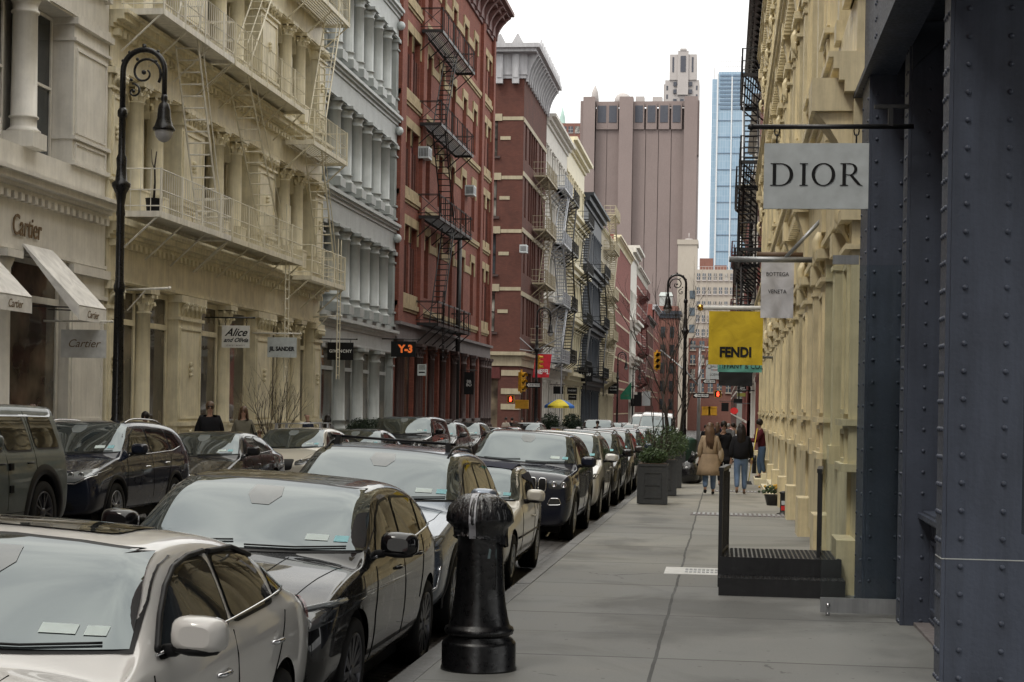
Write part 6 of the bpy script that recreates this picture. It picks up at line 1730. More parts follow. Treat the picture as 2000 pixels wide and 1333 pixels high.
# ================================================================ plants
def bush(m, c, r, n, sz, flat=1, rnd=random):
    for k in range(n):
        while True:
            x, y, z = rnd.uniform(-1,1), rnd.uniform(-1,1), rnd.uniform(-1,1)
            d = x*x+y*y+z*z
            if .35 < d < 1.0+rnd.uniform(-.25,.12): break
        p_ = Vector((c[0]+x*r[0], c[1]+y*r[1], c[2]+z*r[2]*flat))
        a = Vector((rnd.gauss(0,1), rnd.gauss(0,1), rnd.gauss(.4,1))).normalized(); b = a.orthogonal().normalized(); s = sz*rnd.uniform(.6,1.4)
        q = [p_-b*s, p_+a.cross(b)*s*.35, p_+b*s, p_-a.cross(b)*s*.35]
        m.face([m.p(*v) for v in q])
def bare(m, base, h, r, rnd, depth=4, spread=.35, d=None, lean=(0,0)):
    def br(p_, dv, ln, rr, k):
        pts = [p_]; q = p_.copy(); v = dv.copy()
        for i in range(4):
            v = (v+Vector((rnd.gauss(0,.10), rnd.gauss(0,.10), rnd.gauss(.02,.06)))).normalized(); q = q+v*ln/4; pts.append(q.copy())
        m.tube(pts, rr, 6 if k > 2 else 4, rr*.6)
        if k <= 0: return
        for c in range(rnd.choice((2, 2, 3))):
            i = rnd.choice((2, 3, 4)); nv = (v+Vector((rnd.gauss(0,spread), rnd.gauss(0,spread), rnd.uniform(0,.35)))).normalized()
            br(pts[i], nv, ln*rnd.uniform(.6,.85), rr*.58, k-1)
    br(Vector(base), Vector((lean[0], lean[1], 1)).normalized(), h*.42, r, depth)
rn = random.Random(11)
def planter(x, y, w, h, label, bh, bw, tree=None):
    zb = gz(y)
    t = thing('planter', label, 'planter', (x, y, zb), group='grey planters along the right kerb')
    m = MB(); m.box(-w/2, w/2, -w/2, w/2, .02, h); m.box(-w/2-.012, w/2+.012, -w/2-.012, w/2+.012, h-.05, h+.0); 
    for sx_ in (-1, 1):
        m.box(sx_*w/2-.02, sx_*w/2+.02, -w/2-.01, -w/2+.03, .02, h-.05)
    m.box(-w*.3, w*.3, -w/2-.012, -w/2, h*.16, h*.19); m.box(-w*.3, w*.3, -w/2-.012, -w/2, h*.47, h*.49); m.box(-w*.3, w*.3, -w/2-.012, -w/2, h*.77, h*.80)
    for xx in (-w*.3, w*.3-.02): m.box(xx, xx+.02, -w/2-.014, -w/2, h*.16, h*.80)
    m.build('box', M['planter_grey'], t)
    m = MB(); m.box(-w/2+.02, w/2-.02, -w/2+.02, w/2-.02, h-.06, h+.006); m.build('soil', M['wood'], t)
    b = thing('shrub', 'round green shrub filling '+label.replace('square grey metal planter', 'the square grey planter').replace('tall grey metal planter', 'the tall grey planter'), 'shrub', (x, y, zb+h), group='green shrubs in the kerb planters')
    m = MB(); bush(m, (0, 0, bh*.45), (bw/2, bw/2, bh*.55), 2600, .028, rnd=rn); m.build('leaves', M['leaf'], b)
    m = MB()
    for k in range(7): m.tube([(0, 0, -.02), (rn.uniform(-.5,.5)*bw*.5, rn.uniform(-.5,.5)*bw*.5, bh*.6)], .01, 4)
    m.build('stems', M['bark'], b)
    if tree:
        tr = thing('bare_tree', tree[0], 'tree', (x+tree[3], y, zb+h)); m = MB()
        bare(m, (0, 0, -.05), tree[1], tree[2], rn, 5, .22, lean=(tree[4], 0)); bare(m, (.06, .05, -.05), tree[1]*.85, tree[2]*.7, rn, 5, .28, lean=(tree[4]+.12, .05)); bare(m, (-.07, .02, -.05), tree[1]*.75, tree[2]*.6, rn, 4, .28, lean=(tree[4]-.14, .0)); m.build('trunk', M['bark'], tr)
planter(-1.49, 36.8, .62, .88, 'square grey metal planter nearest the viewer', .34, .66)
planter(-1.42, 41.3, .62, .88, 'tall grey metal planter second from the viewer', .85, 1.25, ('slender leafless tree rising from the second planter', 3.9, .032, -.1, -.02))
planter(-1.42, 46.2, .62, .88, 'tall grey metal planter third from the viewer', .7, .95, ('leafless multi branched tree rising from the third planter', 4.4, .040, .05, .05))
planter(-1.45, 52, .62, .88, 'tall grey metal planter next to the black rubbish bags', .6, .85, ('leafless tree just left of the crook lamp on the right', 4.3, .036, .0, .03))
# shrub and hedge on the left pavement
q = atX(537, 860, -11.5); t = thing('bare_shrub', 'leafless multi stemmed shrub on the left pavement in front of the cream building', 'shrub', (-11.5, q.y, leftz(q.y)))
m = MB()
for k in range(9): bare(m, (rn.uniform(-.1,.1), rn.uniform(-.1,.1), .35), 2.6, .016, rn, 3, .24, lean=(rn.uniform(-.32,.32), rn.uniform(-.2,.2)))
m.build('branches', M['bark'], t)
m = MB(); m.box(-.35, .35, -.35, .35, 0, .5); m.build('box', M['planter_grey'], t)
for i, (px, w, lb) in enumerate(((705, 1.0, 'clipped dark green hedge block left of its pair before the grey building'), (735, 1.1, 'clipped dark green hedge block right of its pair before the grey building'))):
    Yh = atX(px, 850, -13.2).y; t = thing('hedge', lb, 'hedge', (-13.2, Yh, leftz(Yh)), group='clipped hedge blocks at the grey shop')
    m = MB(); m.box(-.45, .45, -.6, .6, 0, .45); m.build('box', M['planter_grey'], t)
    m = MB(); bush(m, (0, 0, .95), (.62, .8, .7), 5200, .045, rnd=rn); m.build('leaves', M['leaf_dark'], t)
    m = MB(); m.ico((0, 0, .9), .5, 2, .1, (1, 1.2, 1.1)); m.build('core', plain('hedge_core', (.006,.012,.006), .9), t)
for i, px in enumerate((1075, 1118)):
    q = atY(px, 820, 131); t = thing('evergreen_shrub', ['dark evergreen shrub left behind the yellow umbrella', 'dark evergreen shrub right behind the yellow umbrella'][i], 'shrub', (q.x, 131, leftz(131)), group='evergreens behind the umbrella')
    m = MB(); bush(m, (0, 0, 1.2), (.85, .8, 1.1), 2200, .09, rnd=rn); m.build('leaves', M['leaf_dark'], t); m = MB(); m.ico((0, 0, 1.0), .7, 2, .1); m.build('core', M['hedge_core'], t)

# ================================================================ umbrella and cart
q = atY(1092, 830, 124); t = thing('vendor_umbrella', 'yellow and blue striped vendor umbrella over a street food cart', 'umbrella', (q.x, 124, leftz(124)))
ztop = atY(1092, 780, 124).z-leftz(124); zr = ztop-.55; R = 1.12
ma = MB(); mb = MB()
for i in range(24):
    m = mb if (i//3) % 3 == 1 else ma
    a, b = 2*PI*i/24, 2*PI*(i+1)/24; prev = None
    for k in range(5):
        r = R*k/4; z = ztop-(k/4)**1.7*.5
        row = (m.p(r*math.cos(a), r*math.sin(a), z), m.p(r*math.cos(b), r*math.sin(b), z))
        if prev: m.face((prev[0], row[0], row[1], prev[1]), True)
        prev = row
    z = ztop-.5; row = (m.p(R*math.cos(a), R*math.sin(a), z-.16), m.p(R*math.cos(b), R*math.sin(b), z-.16)); m.face((prev[0], row[0], row[1], prev[1]))
ma.build('canopy', plain('umbrella_yellow', (.62,.50,.03), .7), t, flipfix=False); mb.build('canopy_panel', plain('umbrella_blue', (.03,.14,.45), .7), t, flipfix=False)
m = MB(); m.tube([(0,0,.2),(0,0,ztop)], .025, 6); m.build('pole', M['galv'], t)
for a, s_ in ((-.55, 'SABRETT'), (.55, 'SABRETT')):
    text(s_, .17, M['ink'], t, (R*math.sin(a)*1.01, -R*math.cos(a)*1.01, ztop-.56), (PI/2, 0, a), .004, 0, .8)
t = thing('food_cart', 'small metal street food cart with coloured menu pictures under the umbrella', 'food cart', (q.x-.1, 124.4, leftz(124)))
m = MB(); m.box(-.55, .55, 0, .9, .35, 1.15); m.build('body', M['galv'], t)
for i, (c, nm) in enumerate((((.6,.1,.03), 'a'), ((.65,.45,.05), 'b'), ((.5,.5,.45), 'c'))):
    m = MB(); m.box(-.5+.34*i, -.2+.34*i, -.012, -.001, .45, 1.05); m.build('menu_picture', plain('menu_'+nm, c, .5), t)
for x in (-.4, .4):
    m = MB(); m.tube([(x-.03, -.0, .25), (x+.03, -.0, .25)], .25, 14); m.build('wheel', M['rubber'], t)

# ================================================================ signals and street signs
def sheet_text(t, s_, sz, x, y, z, ink, **kw): return text(s_, sz, M[ink], t, (x, y, z), (PI/2, 0, 0), .002, 0, kw.get('sx', 1), 'lettering', kw.get('bold', 0))
def oneway(label, px0, py0, px1, py1, Y):
    a = atY(px0, py0, Y); b = atY(px1, py1, Y); w = b.x-a.x; h = a.z-b.z
    t = thing('one_way_sign', label, 'road sign', ((a.x+b.x)/2, Y-.09, b.z), group='black and white ONE WAY signs')
    m = MB(); m.box(-w/2, w/2, -.01, .01, 0, h); m.build('plate', M['sign_black'], t)
    m = MB(); y0, y1 = -.014, -.0105
    m.box(-w*.30, w*.45, y0, y1, h*.22, h*.78)
    m.prism([(-w*.47, h*.5), (-w*.30, h*.10), (-w*.30, h*.90)], y0, y1, 'xz'); m.build('arrow', M['white_ink'], t)
    text('ONE WAY', h*.5, M['ink'], t, (w*.07, -.016, h*.5), (PI/2, 0, 0), .001, 0, .95, 'lettering', .004)
    m = MB(); m.box(-.02, .02, .01, .09, h*.3, h*.7); m.build('clamp', M['galv'], t)
def signal_head(label, x, y, z, back=False, rz=0, s=1.0):
    t = thing('traffic_light', label, 'traffic light', (x, y, z), rz, 'yellow traffic signals')
    m = MB()
    for k in range(3): m.box(-.18*s, .18*s, -.12, .12, k*.36*s, k*.36*s+.345*s)
    m.box(-.05, .05, .02, .1, -.1, 1.2*s); m.build('housing', M['yellow_signal'], t)
    for k in range(3):
        m = MB(); n = 10; zc = .175*s+k*.36*s
        for i in range(n):
            a0, a1 = -.25+(PI+.5)*i/n, -.25+(PI+.5)*(i+1)/n; r = .14*s
            m.face([m.p(r*math.cos(a0), -.12, zc+r*math.sin(a0)), m.p(r*math.cos(a1), -.12, zc+r*math.sin(a1)), m.p(r*math.cos(a1), -.34, zc+r*math.sin(a1)), m.p(r*math.cos(a0), -.34, zc+r*math.sin(a0))])
        m.build('visor', M['yellow_signal'], t, flipfix=False)
        m = MB(); m.ico((0, -.12, zc), .13*s, 1, 0, (1, .2, 1)); m.build('lens', M['sign_black'], t)
    return t
def ped(label, px, py, Y, s=.42):
    q = atY(px, py, Y); t = thing('pedestrian_signal', label, 'pedestrian signal', (q.x, Y, q.z-s/2), group='pedestrian signals showing a red hand')
    m = MB(); m.box(-s/2, s/2, -.02, .2, 0, s); m.build('housing', M['yellow_signal'], t)
    m = MB(); m.box(-s*.43, s*.43, -.03, -.021, s*.07, s*.93); m.build('screen', M['sign_black'], t)
    m = MB(); k = s*.8
    def bx(a, b, c, d): m.box(a*k, b*k, -.04, -.031, s*.1+c*k, s*.1+d*k)
    bx(-.20, .20, .08, .48)
    for i, (x, hh) in enumerate(((-.2, .78), (-.09, .92), (.02, .95), (.13, .84))): bx(x, x+.09, .481, hh)
    m.hexa([(.201*k,-.04,s*.1+.2*k),(.32*k,-.04,s*.1+.38*k),(.201*k,-.031,s*.1+.2*k),(.32*k,-.031,s*.1+.38*k),(.201*k,-.04,s*.1+.34*k),(.30*k,-.04,s*.1+.5*k),(.201*k,-.031,s*.1+.34*k),(.30*k,-.031,s*.1+.5*k)])
    m.build('red_hand', M['signal_red'], t); return t
oneway('ONE WAY sign on the far left corner lamp post below the red flag', 1028, 747, 1056, 758, 101.3)
oneway('upper ONE WAY sign on the galvanised pole at the right corner', 1373, 741, 1398, 750, 103.0)
oneway('lower larger ONE WAY sign on the galvanised pole at the right corner', 1354, 768, 1385, 778, 102.9)
ped('red hand signal at the left corner before the dark red building', 997, 780, 101.4)
ped('red hand signal beside the galvanised pole at the right corner', 1402, 770, 103.4)
q = atY(1019, 765, 101.4); signal_head('yellow three lamp traffic light at the left corner above the red hand', q.x, 101.4, q.z, rz=.9, s=1.1)
q = atY(1050, 722, 102.5); signal_head('yellow traffic light seen edge on against the red flag', q.x, 102.5, q.z, rz=1.4, s=.8)
q = atY(1283, 722, 104); signal_head('yellow traffic light hanging from the end of the long mast arm over the road', q.x, 104, q.z, rz=.25, s=1.0)
for i, (px, py, w, lb) in enumerate(((1018, 790, .8, 'yellow street signal box low at the left corner'), (1379, 803, .5, 'left yellow signal housing low on the right corner pole'), (1392, 803, .5, 'right yellow signal housing low on the right corner pole'))):
    q = atY(px, py, 103); t = thing('signal_box', lb, 'signal box', (q.x, 103.2, q.z-.28), group='yellow signal housings seen from behind')
    m = MB(); m.box(-w/2, w/2, 0, .3, 0, .55); m.box(-w/2-.02, w/2+.02, -.02, 0, .03, .10); m.box(-w/2-.02, w/2+.02, -.02, 0, .44, .52); m.build('housing', M['yellow_signal'], t)
q0 = atY(1364, 830, 103.6); zt = atY(1366, 678, 103.6).z
t = thing('signal_mast', 'galvanised signal pole with a raised arm over the road at the right corner', 'signal pole', (q0.x, 103.6, gz(103.6)))
m = MB(); m.tube([(0, 0, 0), (0.02, 0, zt-gz(103.6))], .12, 10, .085); m.build('pole', M['galv'], t)
a = atY(1290, 684, 104); m = MB(); m.tube([(0, 0, 4.0), (-.8, .1, 4.9), (a.x-q0.x, .4, a.z-gz(103.6))], .06, 8, .04); m.build('arm', M['galv'], t)
m = MB(); m.tube([(-.5, 0, zt-gz(103.6)-.02), (2.2, 0, zt-gz(103.6)-.05)], .05, 8); m.box(-.6, .1, -.1, .1, zt-gz(103.6)-.04, zt-gz(103.6)+.08); m.build('lamp_arm', M['galv'], t)
# arms on the left corner lamp
q0 = atY(1045, 700, 101.5); t = thing('signal_boom', 'thin pale steel signal arm crossing the left corner lamp post', 'signal arm', (q0.x, 101.5, q0.z+1.0))
a = atY(1105, 654, 101.5); b = atY(1015, 660, 101.5); c = atY(1015, 683, 101.5)
m = MB(); m.bar((0,0,-.6), (a.x-q0.x, 0, a.z-q0.z-1.0), .05); m.bar((0,0,-.6), (b.x-q0.x, 0, b.z-q0.z-1), .04); m.bar((0,0,-.6), (c.x-q0.x, 0, c.z-q0.z-1.0), .04); m.build('arm', M['galv'], t)
# parking sign left
q = atY(824, 723, 64.5); t = thing('parking_sign', 'white and black parking regulation sign on a thin post before the brick columns', 'road sign', (q.x, 64.5, leftz(64.5)))
m = MB(); m.bar((.17, .02, 0), (.17, .02, q.z+.25-leftz(64.5)), .03); m.build('post', M['galv'], t)
m = MB(); zq = q.z-leftz(64.5); m.box(-.17, .17, -.01, .0, zq-.22, zq+.22); m.build('plate', M['sign_white'], t)
m = MB()
for k in range(4): m.box(-.13, .13, -.014, -.0105, zq+.02+k*.045, zq+.04+k*.045)
m.box(-.12, .12, -.014, -.0105, zq-.12, zq-.07); m.build('print', M['ink'], t)
# rubbish, bin, dark container
for i, (x, y, r, lb) in enumerate(((-.98, 49.6, .33, 'full black bin bag slumped beside the last planters'), (-.78, 50.2, .24, 'smaller black bin bag leaning against the larger one'))):
    t = thing('bin_bag', lb, 'bin bag', (x, y, gz(y)), group='black bin bags on the right pavement'); m = MB(); m.ico((0, 0, r*.95), r, 3, .07, (1, 1, 1.05)); m.tube([(0,0,r*1.8),(.12,0,r*2.3),(.2,0,r*2.7)], .07, 7, .13); m.build('bag', M['bag_plastic'], t)
t = thing('litter_bin', 'dark green round litter bin on the kerb beyond the crook lamp', 'litter bin', (-1.35, 66, gz(66)))
m = MB(); m.lathe(0, 0, [(.30,.0),(.36,1.0),(.38,1.05),(.30,1.1)], 16); m.build('drum', paint('bin_green', (.02,.06,.04)), t)
m = MB(); m.lathe(0, 0, [(.37,1.06),(.33,1.14),(.12,1.22)], 16); m.build('lid', M['bin_green'], t)
# standpipe hydrants near the distant door
t = thing('standpipe', 'twin headed dark standpipe low at the far end of the yellow facade', 'standpipe', (1.15, 61.5, gz(61.5))); m = MB(); m.lathe(0, 0, [(.1,0),(.08,.5),(.1,.55),(.05,.65)], 10); m.tube([(0,0,.4),(-.2,-.15,.45)], .06, 8); m.tube([(0,0,.4),(.1,-.2,.45)], .06, 8); m.build('pipe', M['black_iron'], t)
# ================================================================ people
def skin_mesh(name, nodes_, edges, mat, parent, sub=1):
    me = bpy.data.meshes.new(name); me.from_pydata([n[0] for n in nodes_], edges, []); me.update()
    o = bpy.data.objects.new('tmp', me); C.objects.link(o)
    md = o.modifiers.new('k', 'SKIN'); md.use_smooth_shade = True
    if not me.skin_vertices: me.skin_vertices.new() if hasattr(me.skin_vertices, 'new') else None
    sv = me.skin_vertices[0].data
    for i, n in enumerate(nodes_):
        r = n[1]; sv[i].radius = (r, r) if isinstance(r, (int, float)) else r
        sv[i].use_root = (i == 0)
    s = o.modifiers.new('s', 'SUBSURF'); s.levels = sub; s.render_levels = sub
    dg = bpy.context.evaluated_depsgraph_get(); m2 = bpy.data.meshes.new_from_object(o.evaluated_get(dg)); bpy.data.objects.remove(o)
    for p in m2.polygons: p.use_smooth = True
    return link(m2, name, M[mat], parent)
def person(label, x, y, z, rz, H=1.75, top='cloth_black', bottom='cloth_jeans', hair='hair_dark', skin='skin', stride=.0, arms=None, coat=0, longhair=0, bald=False, glasses=False, detail=1, hat=None, lean=0, bag=None, bulk=1., group=None, phone=False, shoes='ink', headturn=0):
    """facing -y at rz=0. arms: dict side->(elbow, wrist) offsets in body units (1.75 tall)"""
    k = H/1.75; t = thing('person', label, 'person', (x, y, z), rz, group)
    t.scale = (k, k, k)
    s = stride
    J = {}
    n = [((0, 0, .95), .115), ((0, -.005-lean*.4, 1.12), .11), ((0, -lean, 1.32), .125), ((0, -.0-lean*1.2, 1.47), .052), ((0, -.02-lean*1.5, 1.55), .048), ((0, -.03-lean*1.7, 1.62), (.072, .082)), ((0, -.025-lean*1.7, 1.70), (.072, .085))]
    e = [(0,1),(1,2),(2,3),(3,4),(4,5),(5,6)]
    legs = {}
    for sd, ph in ((-1, s), (1, -s)):
        hip = (sd*.09, 0, .90); knee = (sd*.095, -.06-ph*.45 if ph > 0 else -.02-ph*.1, .50); ank = (sd*.095, -ph if ph > 0 else -ph*1.15, .09 if ph >= 0 else .15)
        toe = (ank[0], ank[1]-.15, .035 if ph >= 0 else .05)
        b = len(n); n += [(hip, .085), (knee, .055), (ank, .038), (toe, .032)]; e += [(0,b),(b,b+1),(b+1,b+2),(b+2,b+3)]; legs[sd] = (hip, knee, ank, toe)
    arm = {}
    for sd in (-1, 1):
        sh = (sd*.175, -lean, 1.415)
        if arms and sd in arms: el, wr = arms[sd]; el = (sd*el[0], el[1]-lean, el[2]); wr = (sd*wr[0], wr[1]-lean, wr[2])
        else:
            sw = s*.55*sd; el = (sd*.235, .02+sw*.3, 1.14); wr = (sd*.25, -.04+sw*.9, .90)
        d = (Vector(wr)-Vector(el)).normalized(); palm = tuple(Vector(wr)+d*.07)
        b = len(n); n += [(sh, .05), (el, .038), (wr, .026), (palm, (.034, .020))]; e += [(2,b),(b,b+1),(b+1,b+2),(b+2,b+3)]; arm[sd] = (sh, el, wr)
        if detail >= 2:
            side = d.cross(Vector((0, 1, .01))).normalized(); nrm = d.cross(side).normalized()
            for q, ln in ((-.028, .062), (-.010, .075), (.010, .07), (.027, .055)):
                f0 = Vector(palm)+side*q+d*.02; f1 = f0+d*ln*.5+nrm*.004; f2 = f0+d*ln*.9+nrm*.018
                c = len(n); n += [(tuple(f0), .009), (tuple(f1), .0085), (tuple(f2), .007)]; e += [(b+3,c),(c,c+1),(c+1,c+2)]
            f0 = Vector(wr)+d*.03-side*.035; f1 = f0+d*.03-side*.018; c = len(n); n += [(tuple(f0), .011), (tuple(f1), .009)]; e += [(b+3,c),(c,c+1)]
    skin_mesh('body', n, e, skin, t, 1)
    # trousers
    bt = min(bulk, 1.25); n2 = [((0, 0, .93), (.165*bt, .135*bt)), ((0, 0, 1.06), (.14*bt, .12*bt))]; e2 = [(0, 1)]
    for sd in (-1, 1):
        h_, k_, a_, _ = legs[sd]; b = len(n2)
        n2 += [((h_[0], h_[1], .84), .11), (k_, .085), ((a_[0], a_[1]+.01, a_[2]+.03), .062)]; e2 += [(0,b),(b,b+1),(b+1,b+2)]
    skin_mesh('trousers', n2, e2, bottom, t, 1)
    for sd in (-1, 1):
        _, _, a_, to = legs[sd]
        skin_mesh('shoe', [((a_[0], a_[1]+.05, a_[2]-.045), .042), ((a_[0], a_[1]-.03, a_[2]-.04), .046), ((to[0], to[1], to[2]+.005), .036)], [(0,1),(1,2)], shoes, t, 1)
    # jacket with sleeves
    bk = bulk
    n3 = [((0, -lean*.9, 1.28), (.185*bk, .14*bk)), ((0, -lean*.4, 1.08), (.165*bk, .135*bk)), ((0, 0, .86), (.185*bk, .15*bk)), ((0, -lean*1.05, 1.43), (.10, .085)), ((0, -.01-lean*1.25, 1.495), (.068, .066))]; e3 = [(0,1),(1,2),(0,3),(3,4)]
    for sd in (-1, 1):
        sh, el, wr = arm[sd]; b = len(n3)
        n3 += [((sh[0]*.98, sh[1], sh[2]-.01), .072*bk), (el, .060*bk), (tuple(Vector(wr)*.9+Vector(el)*.1), .048*bk)]; e3 += [(0,b),(b,b+1),(b+1,b+2)]
    skin_mesh('coat' if coat else 'jacket', n3, e3, top, t, 1)
    if coat:
        m = MB(); rings = []
        for (z_, rx, ry) in ((1.02, .175*bk, .14*bk), (.85, .205*bk, .165*bk), (.65, .225*bk, .19*bk), (coat, .25*bk, .21*bk), (coat-.01, .235*bk, .19*bk)):
            rings.append([m.p((rx+.012*math.sin(a*7+z_*3))*math.cos(a), (ry+.012*math.sin(a*7+z_*3))*math.sin(a), z_) for a in [2*PI*i/24 for i in range(24)]])
        for A, B in zip(rings[:-1], rings[1:]):
            for i in range(24): m.face((A[i], A[(i+1)%24], B[(i+1)%24], B[i]), True)
        m.build('coat_skirt', M[top], t)
    hy = -.025-lean*1.7
    if not bald:
        m = MB(); m.ico((0, hy+.022, 1.695), .104, 2, .04, (.95, 1.05, 1.12)); 
        if longhair:
            for j in range(26):
                a = lerp(.25*PI, .75*PI, j/25)+0; r = .09
                x0_, y0_ = r*math.cos(a), hy+.03+r*math.sin(a)*.9
                m.tube([(x0_, y0_, 1.70), (x0_*1.25, y0_+.03, 1.55), (x0_*1.5+rn.uniform(-.01,.01), y0_+.05-hy*.3, 1.40), (x0_*1.5+rn.uniform(-.03,.03), y0_+.045, 1.42-longhair)], .026, 5, .01)
            for sd in (-1, 1):
                m.tube([(sd*.075, hy+.02, 1.72), (sd*.098, hy+.0, 1.6), (sd*.115, hy+.02, 1.45), (sd*.12, hy+.02, 1.42-longhair*.6)], .03, 6, .014)
        ho = m.build('hair', M[hair], t)
        if headturn: pass
    # face
    m = MB(); m.ico((0, hy-.092, 1.66), .016, 1, 0, (.8, 1, 1.3))
    for sd in (-1, 1): m.ico((sd*.078, hy+.005, 1.665), .02, 1, 0, (.4, .8, 1.2))
    m.build('nose_and_ears', M[skin], t)
    m = MB()
    if glasses:
        for sd in (-1, 1): m.ico((sd*.033, hy-.083, 1.688), .027, 1, 0, (1, .35, .75))
        m.bar((-.075, hy-.02, 1.692), (-.055, hy-.08, 1.692), .006); m.bar((.075, hy-.02, 1.692), (.055, hy-.08, 1.692), .006); m.bar((-.02, hy-.088, 1.695), (.02, hy-.088, 1.695), .006); m.build('sunglasses', M['sign_black'], t)
    else:
        for sd in (-1, 1): m.ico((sd*.031, hy-.078, 1.688), .010, 1, 0, (1.2, .5, .7))
        m.build('eyes', M['hair_dark'], t)
    m = MB(); m.ico((0, hy-.079, 1.618), .018, 1, 0, (1.2, .4, .35)); m.build('mouth', plain('lips', (.25,.08,.07), .5), t)
    if bag:
        m = MB(); sd = bag[0]; m.ico((sd*.27, bag[2] if len(bag) > 2 else .05, 1.0), .17, 2, .05, (.5, .8, 1.15)); bo = m.build('shoulder_bag', M[bag[1]], t)
        m = MB(); m.tube([(sd*.26, .14, 1.12), (sd*.17, .05, 1.46), (sd*.20, -.08, 1.35), (sd*.27, -.08, 1.1)], .012, 5); m.build('strap', M[bag[1]], bo)
    return t
# right pavement
person('woman in a long camel coat and jeans walking away with a cream shoulder bag', -.32, 42.2, gz(42.2), PI, 1.74, 'cloth_camel', 'cloth_denim', 'hair_brown', coat=.50, longhair=.30, stride=.10, detail=2, bag=(-1, 'cloth_tan', -.05), bulk=1.25)
person('woman in a short black fluffy jacket and pale jeans walking away', .46, 42.8, gz(42.8), PI, 1.72, 'cloth_black', 'cloth_denim', 'hair_dark', longhair=.22, stride=.14, detail=2, bulk=1.55, shoes='hair_brown')
person('person in black walking towards the viewer drinking from a cup', .02, 48.5, gz(48.5), .05, 1.80, 'cloth_black', 'cloth_black', 'hair_dark', 'skin_mid', stride=.1, detail=1, arms={-1: ((.26, -.12, 1.18), (.06, -.20, 1.48))}, bulk=1.1, coat=.75)
sw = person('street sweeper in a maroon top by the yellow facade looking at a phone', 1.16, 50.7, -.25, -PI/2+.1, 1.72, 'cloth_maroon', 'cloth_jeans', 'hair_dark', 'skin_mid', stride=.05, detail=1, lean=.05, arms={-1: ((.20, -.15, 1.15), (.10, -.36, 1.18)), 1: ((.20, -.15, 1.12), (.08, -.36, 1.14))})
t = thing('broom', 'long yellow handled broom resting against the sweeper in maroon', 'broom', (.84, 50.2, gz(50.2)))
m = MB(); m.tube([(-.08,-.1,.06),(.16,0,1.65)], .014, 6); m.build('handle', plain('broom_yellow', (.6,.45,.04), .5), t); m = MB(); m.hexa([(-.28,-.2,0),(.04,-.2,0),(-.28,-.02,0),(.04,-.02,0),(-.2,-.14,.10),(0,-.14,.10),(-.2,-.06,.10),(0,-.06,.10)]); m.build('brush', M['sign_black'], t)
person('man in a white hooded top looking down by the right facade far off', .92, 84, gz(84), -PI/2, 1.76, 'cloth_white', 'cloth_grey', 'hair_dark', stride=.05, lean=.04, arms={-1: ((.2, -.15, 1.15), (.1, -.34, 1.25)), 1: ((.2, -.15, 1.12), (.1, -.34, 1.22))})
person('person in a dark olive coat just left of the distant man in white', .45, 76, gz(76), -PI/2, 1.76, 'cloth_grey', 'cloth_black', stride=.1, coat=.7)
# crowd beyond the side street
tops = ['cloth_black', 'cloth_navy', 'cloth_grey', 'cloth_olive', 'cloth_camel', 'cloth_maroon', 'cloth_white', 'cloth_pink']
tn = {'cloth_black': 'black', 'cloth_navy': 'navy', 'cloth_grey': 'grey', 'cloth_olive': 'olive', 'cloth_camel': 'camel', 'cloth_maroon': 'maroon', 'cloth_white': 'white', 'cloth_pink': 'pink'}
crowd_spots = [(-.9,88),(-.3,92),(.3,95),(-.6,97),(.7,99),(0,120),(-.8,122),(.6,124),(-.3,127),(.2,131),(-1,134),(.8,137),(-.5,141),(.4,146)]
for i, (x, y) in enumerate(crowd_spots):
    c = tops[i % 8]
    person('distant pedestrian in %s %s on the right pavement, %s' % (tn[c], 'coat' if i % 2 else 'jacket', 'before the side street' if y < 100 else 'beyond the side street'), x, y, gz(y), PI if i % 3 else 0, 1.64+.02*(i*7 % 9), c, ['cloth_black', 'cloth_jeans', 'cloth_navy'][i % 3], ['hair_dark', 'hair_brown', 'hair_grey'][i % 3], stride=.12, coat=.6 if i % 2 else 0, longhair=.2 if i % 4 == 1 else 0, detail=0, group='distant pedestrians on the right pavement')
# left pavement
def lp(px, X, **k):
    q = atX(px, 800, X); return X, q.y, leftz(q.y)
person('stocky man in a black jacket and sunglasses on the left pavement', *lp(410, -12.0), .35, 1.92, 'cloth_black', 'cloth_black', 'hair_brown', glasses=True, stride=.1, bulk=1.7, detail=1)
person('woman with long brown hair in an open olive jacket beside the man in black', *lp(476, -12.0), .15, 1.84, 'cloth_olive', 'cloth_grey', 'hair_brown', longhair=.18, stride=.1, bag=(1, 'cloth_black'), bulk=1.3)
person('bald man in a dark suit facing right outside the grey building', *lp(602, -12.6), -PI/2-.4, 1.76, 'cloth_navy', 'cloth_navy', bald=True, glasses=True, stride=.05, bulk=1.1)
person('woman with long dark hair facing away next to the bald man', *lp(640, -12.6), PI, 1.68, 'cloth_grey', 'cloth_black', 'hair_dark', longhair=.3, stride=.05)
person('short haired man passing behind the grey green off-roader', *lp(64, -12.3), .2, 1.86, 'cloth_black', 'cloth_black', 'hair_dark', 'skin_dark', bald=True, stride=.1)
person('short dark haired person behind the black crossover near the lamp post', *lp(284, -12.6), .2, 1.66, 'cloth_black', 'cloth_black', 'hair_dark', 'skin_mid', stride=.1)
person('child sized passer-by low beside the bare shrub', *lp(508, -12.2), .2, 1.25, 'cloth_black', 'cloth_black', 'hair_brown', stride=.1)
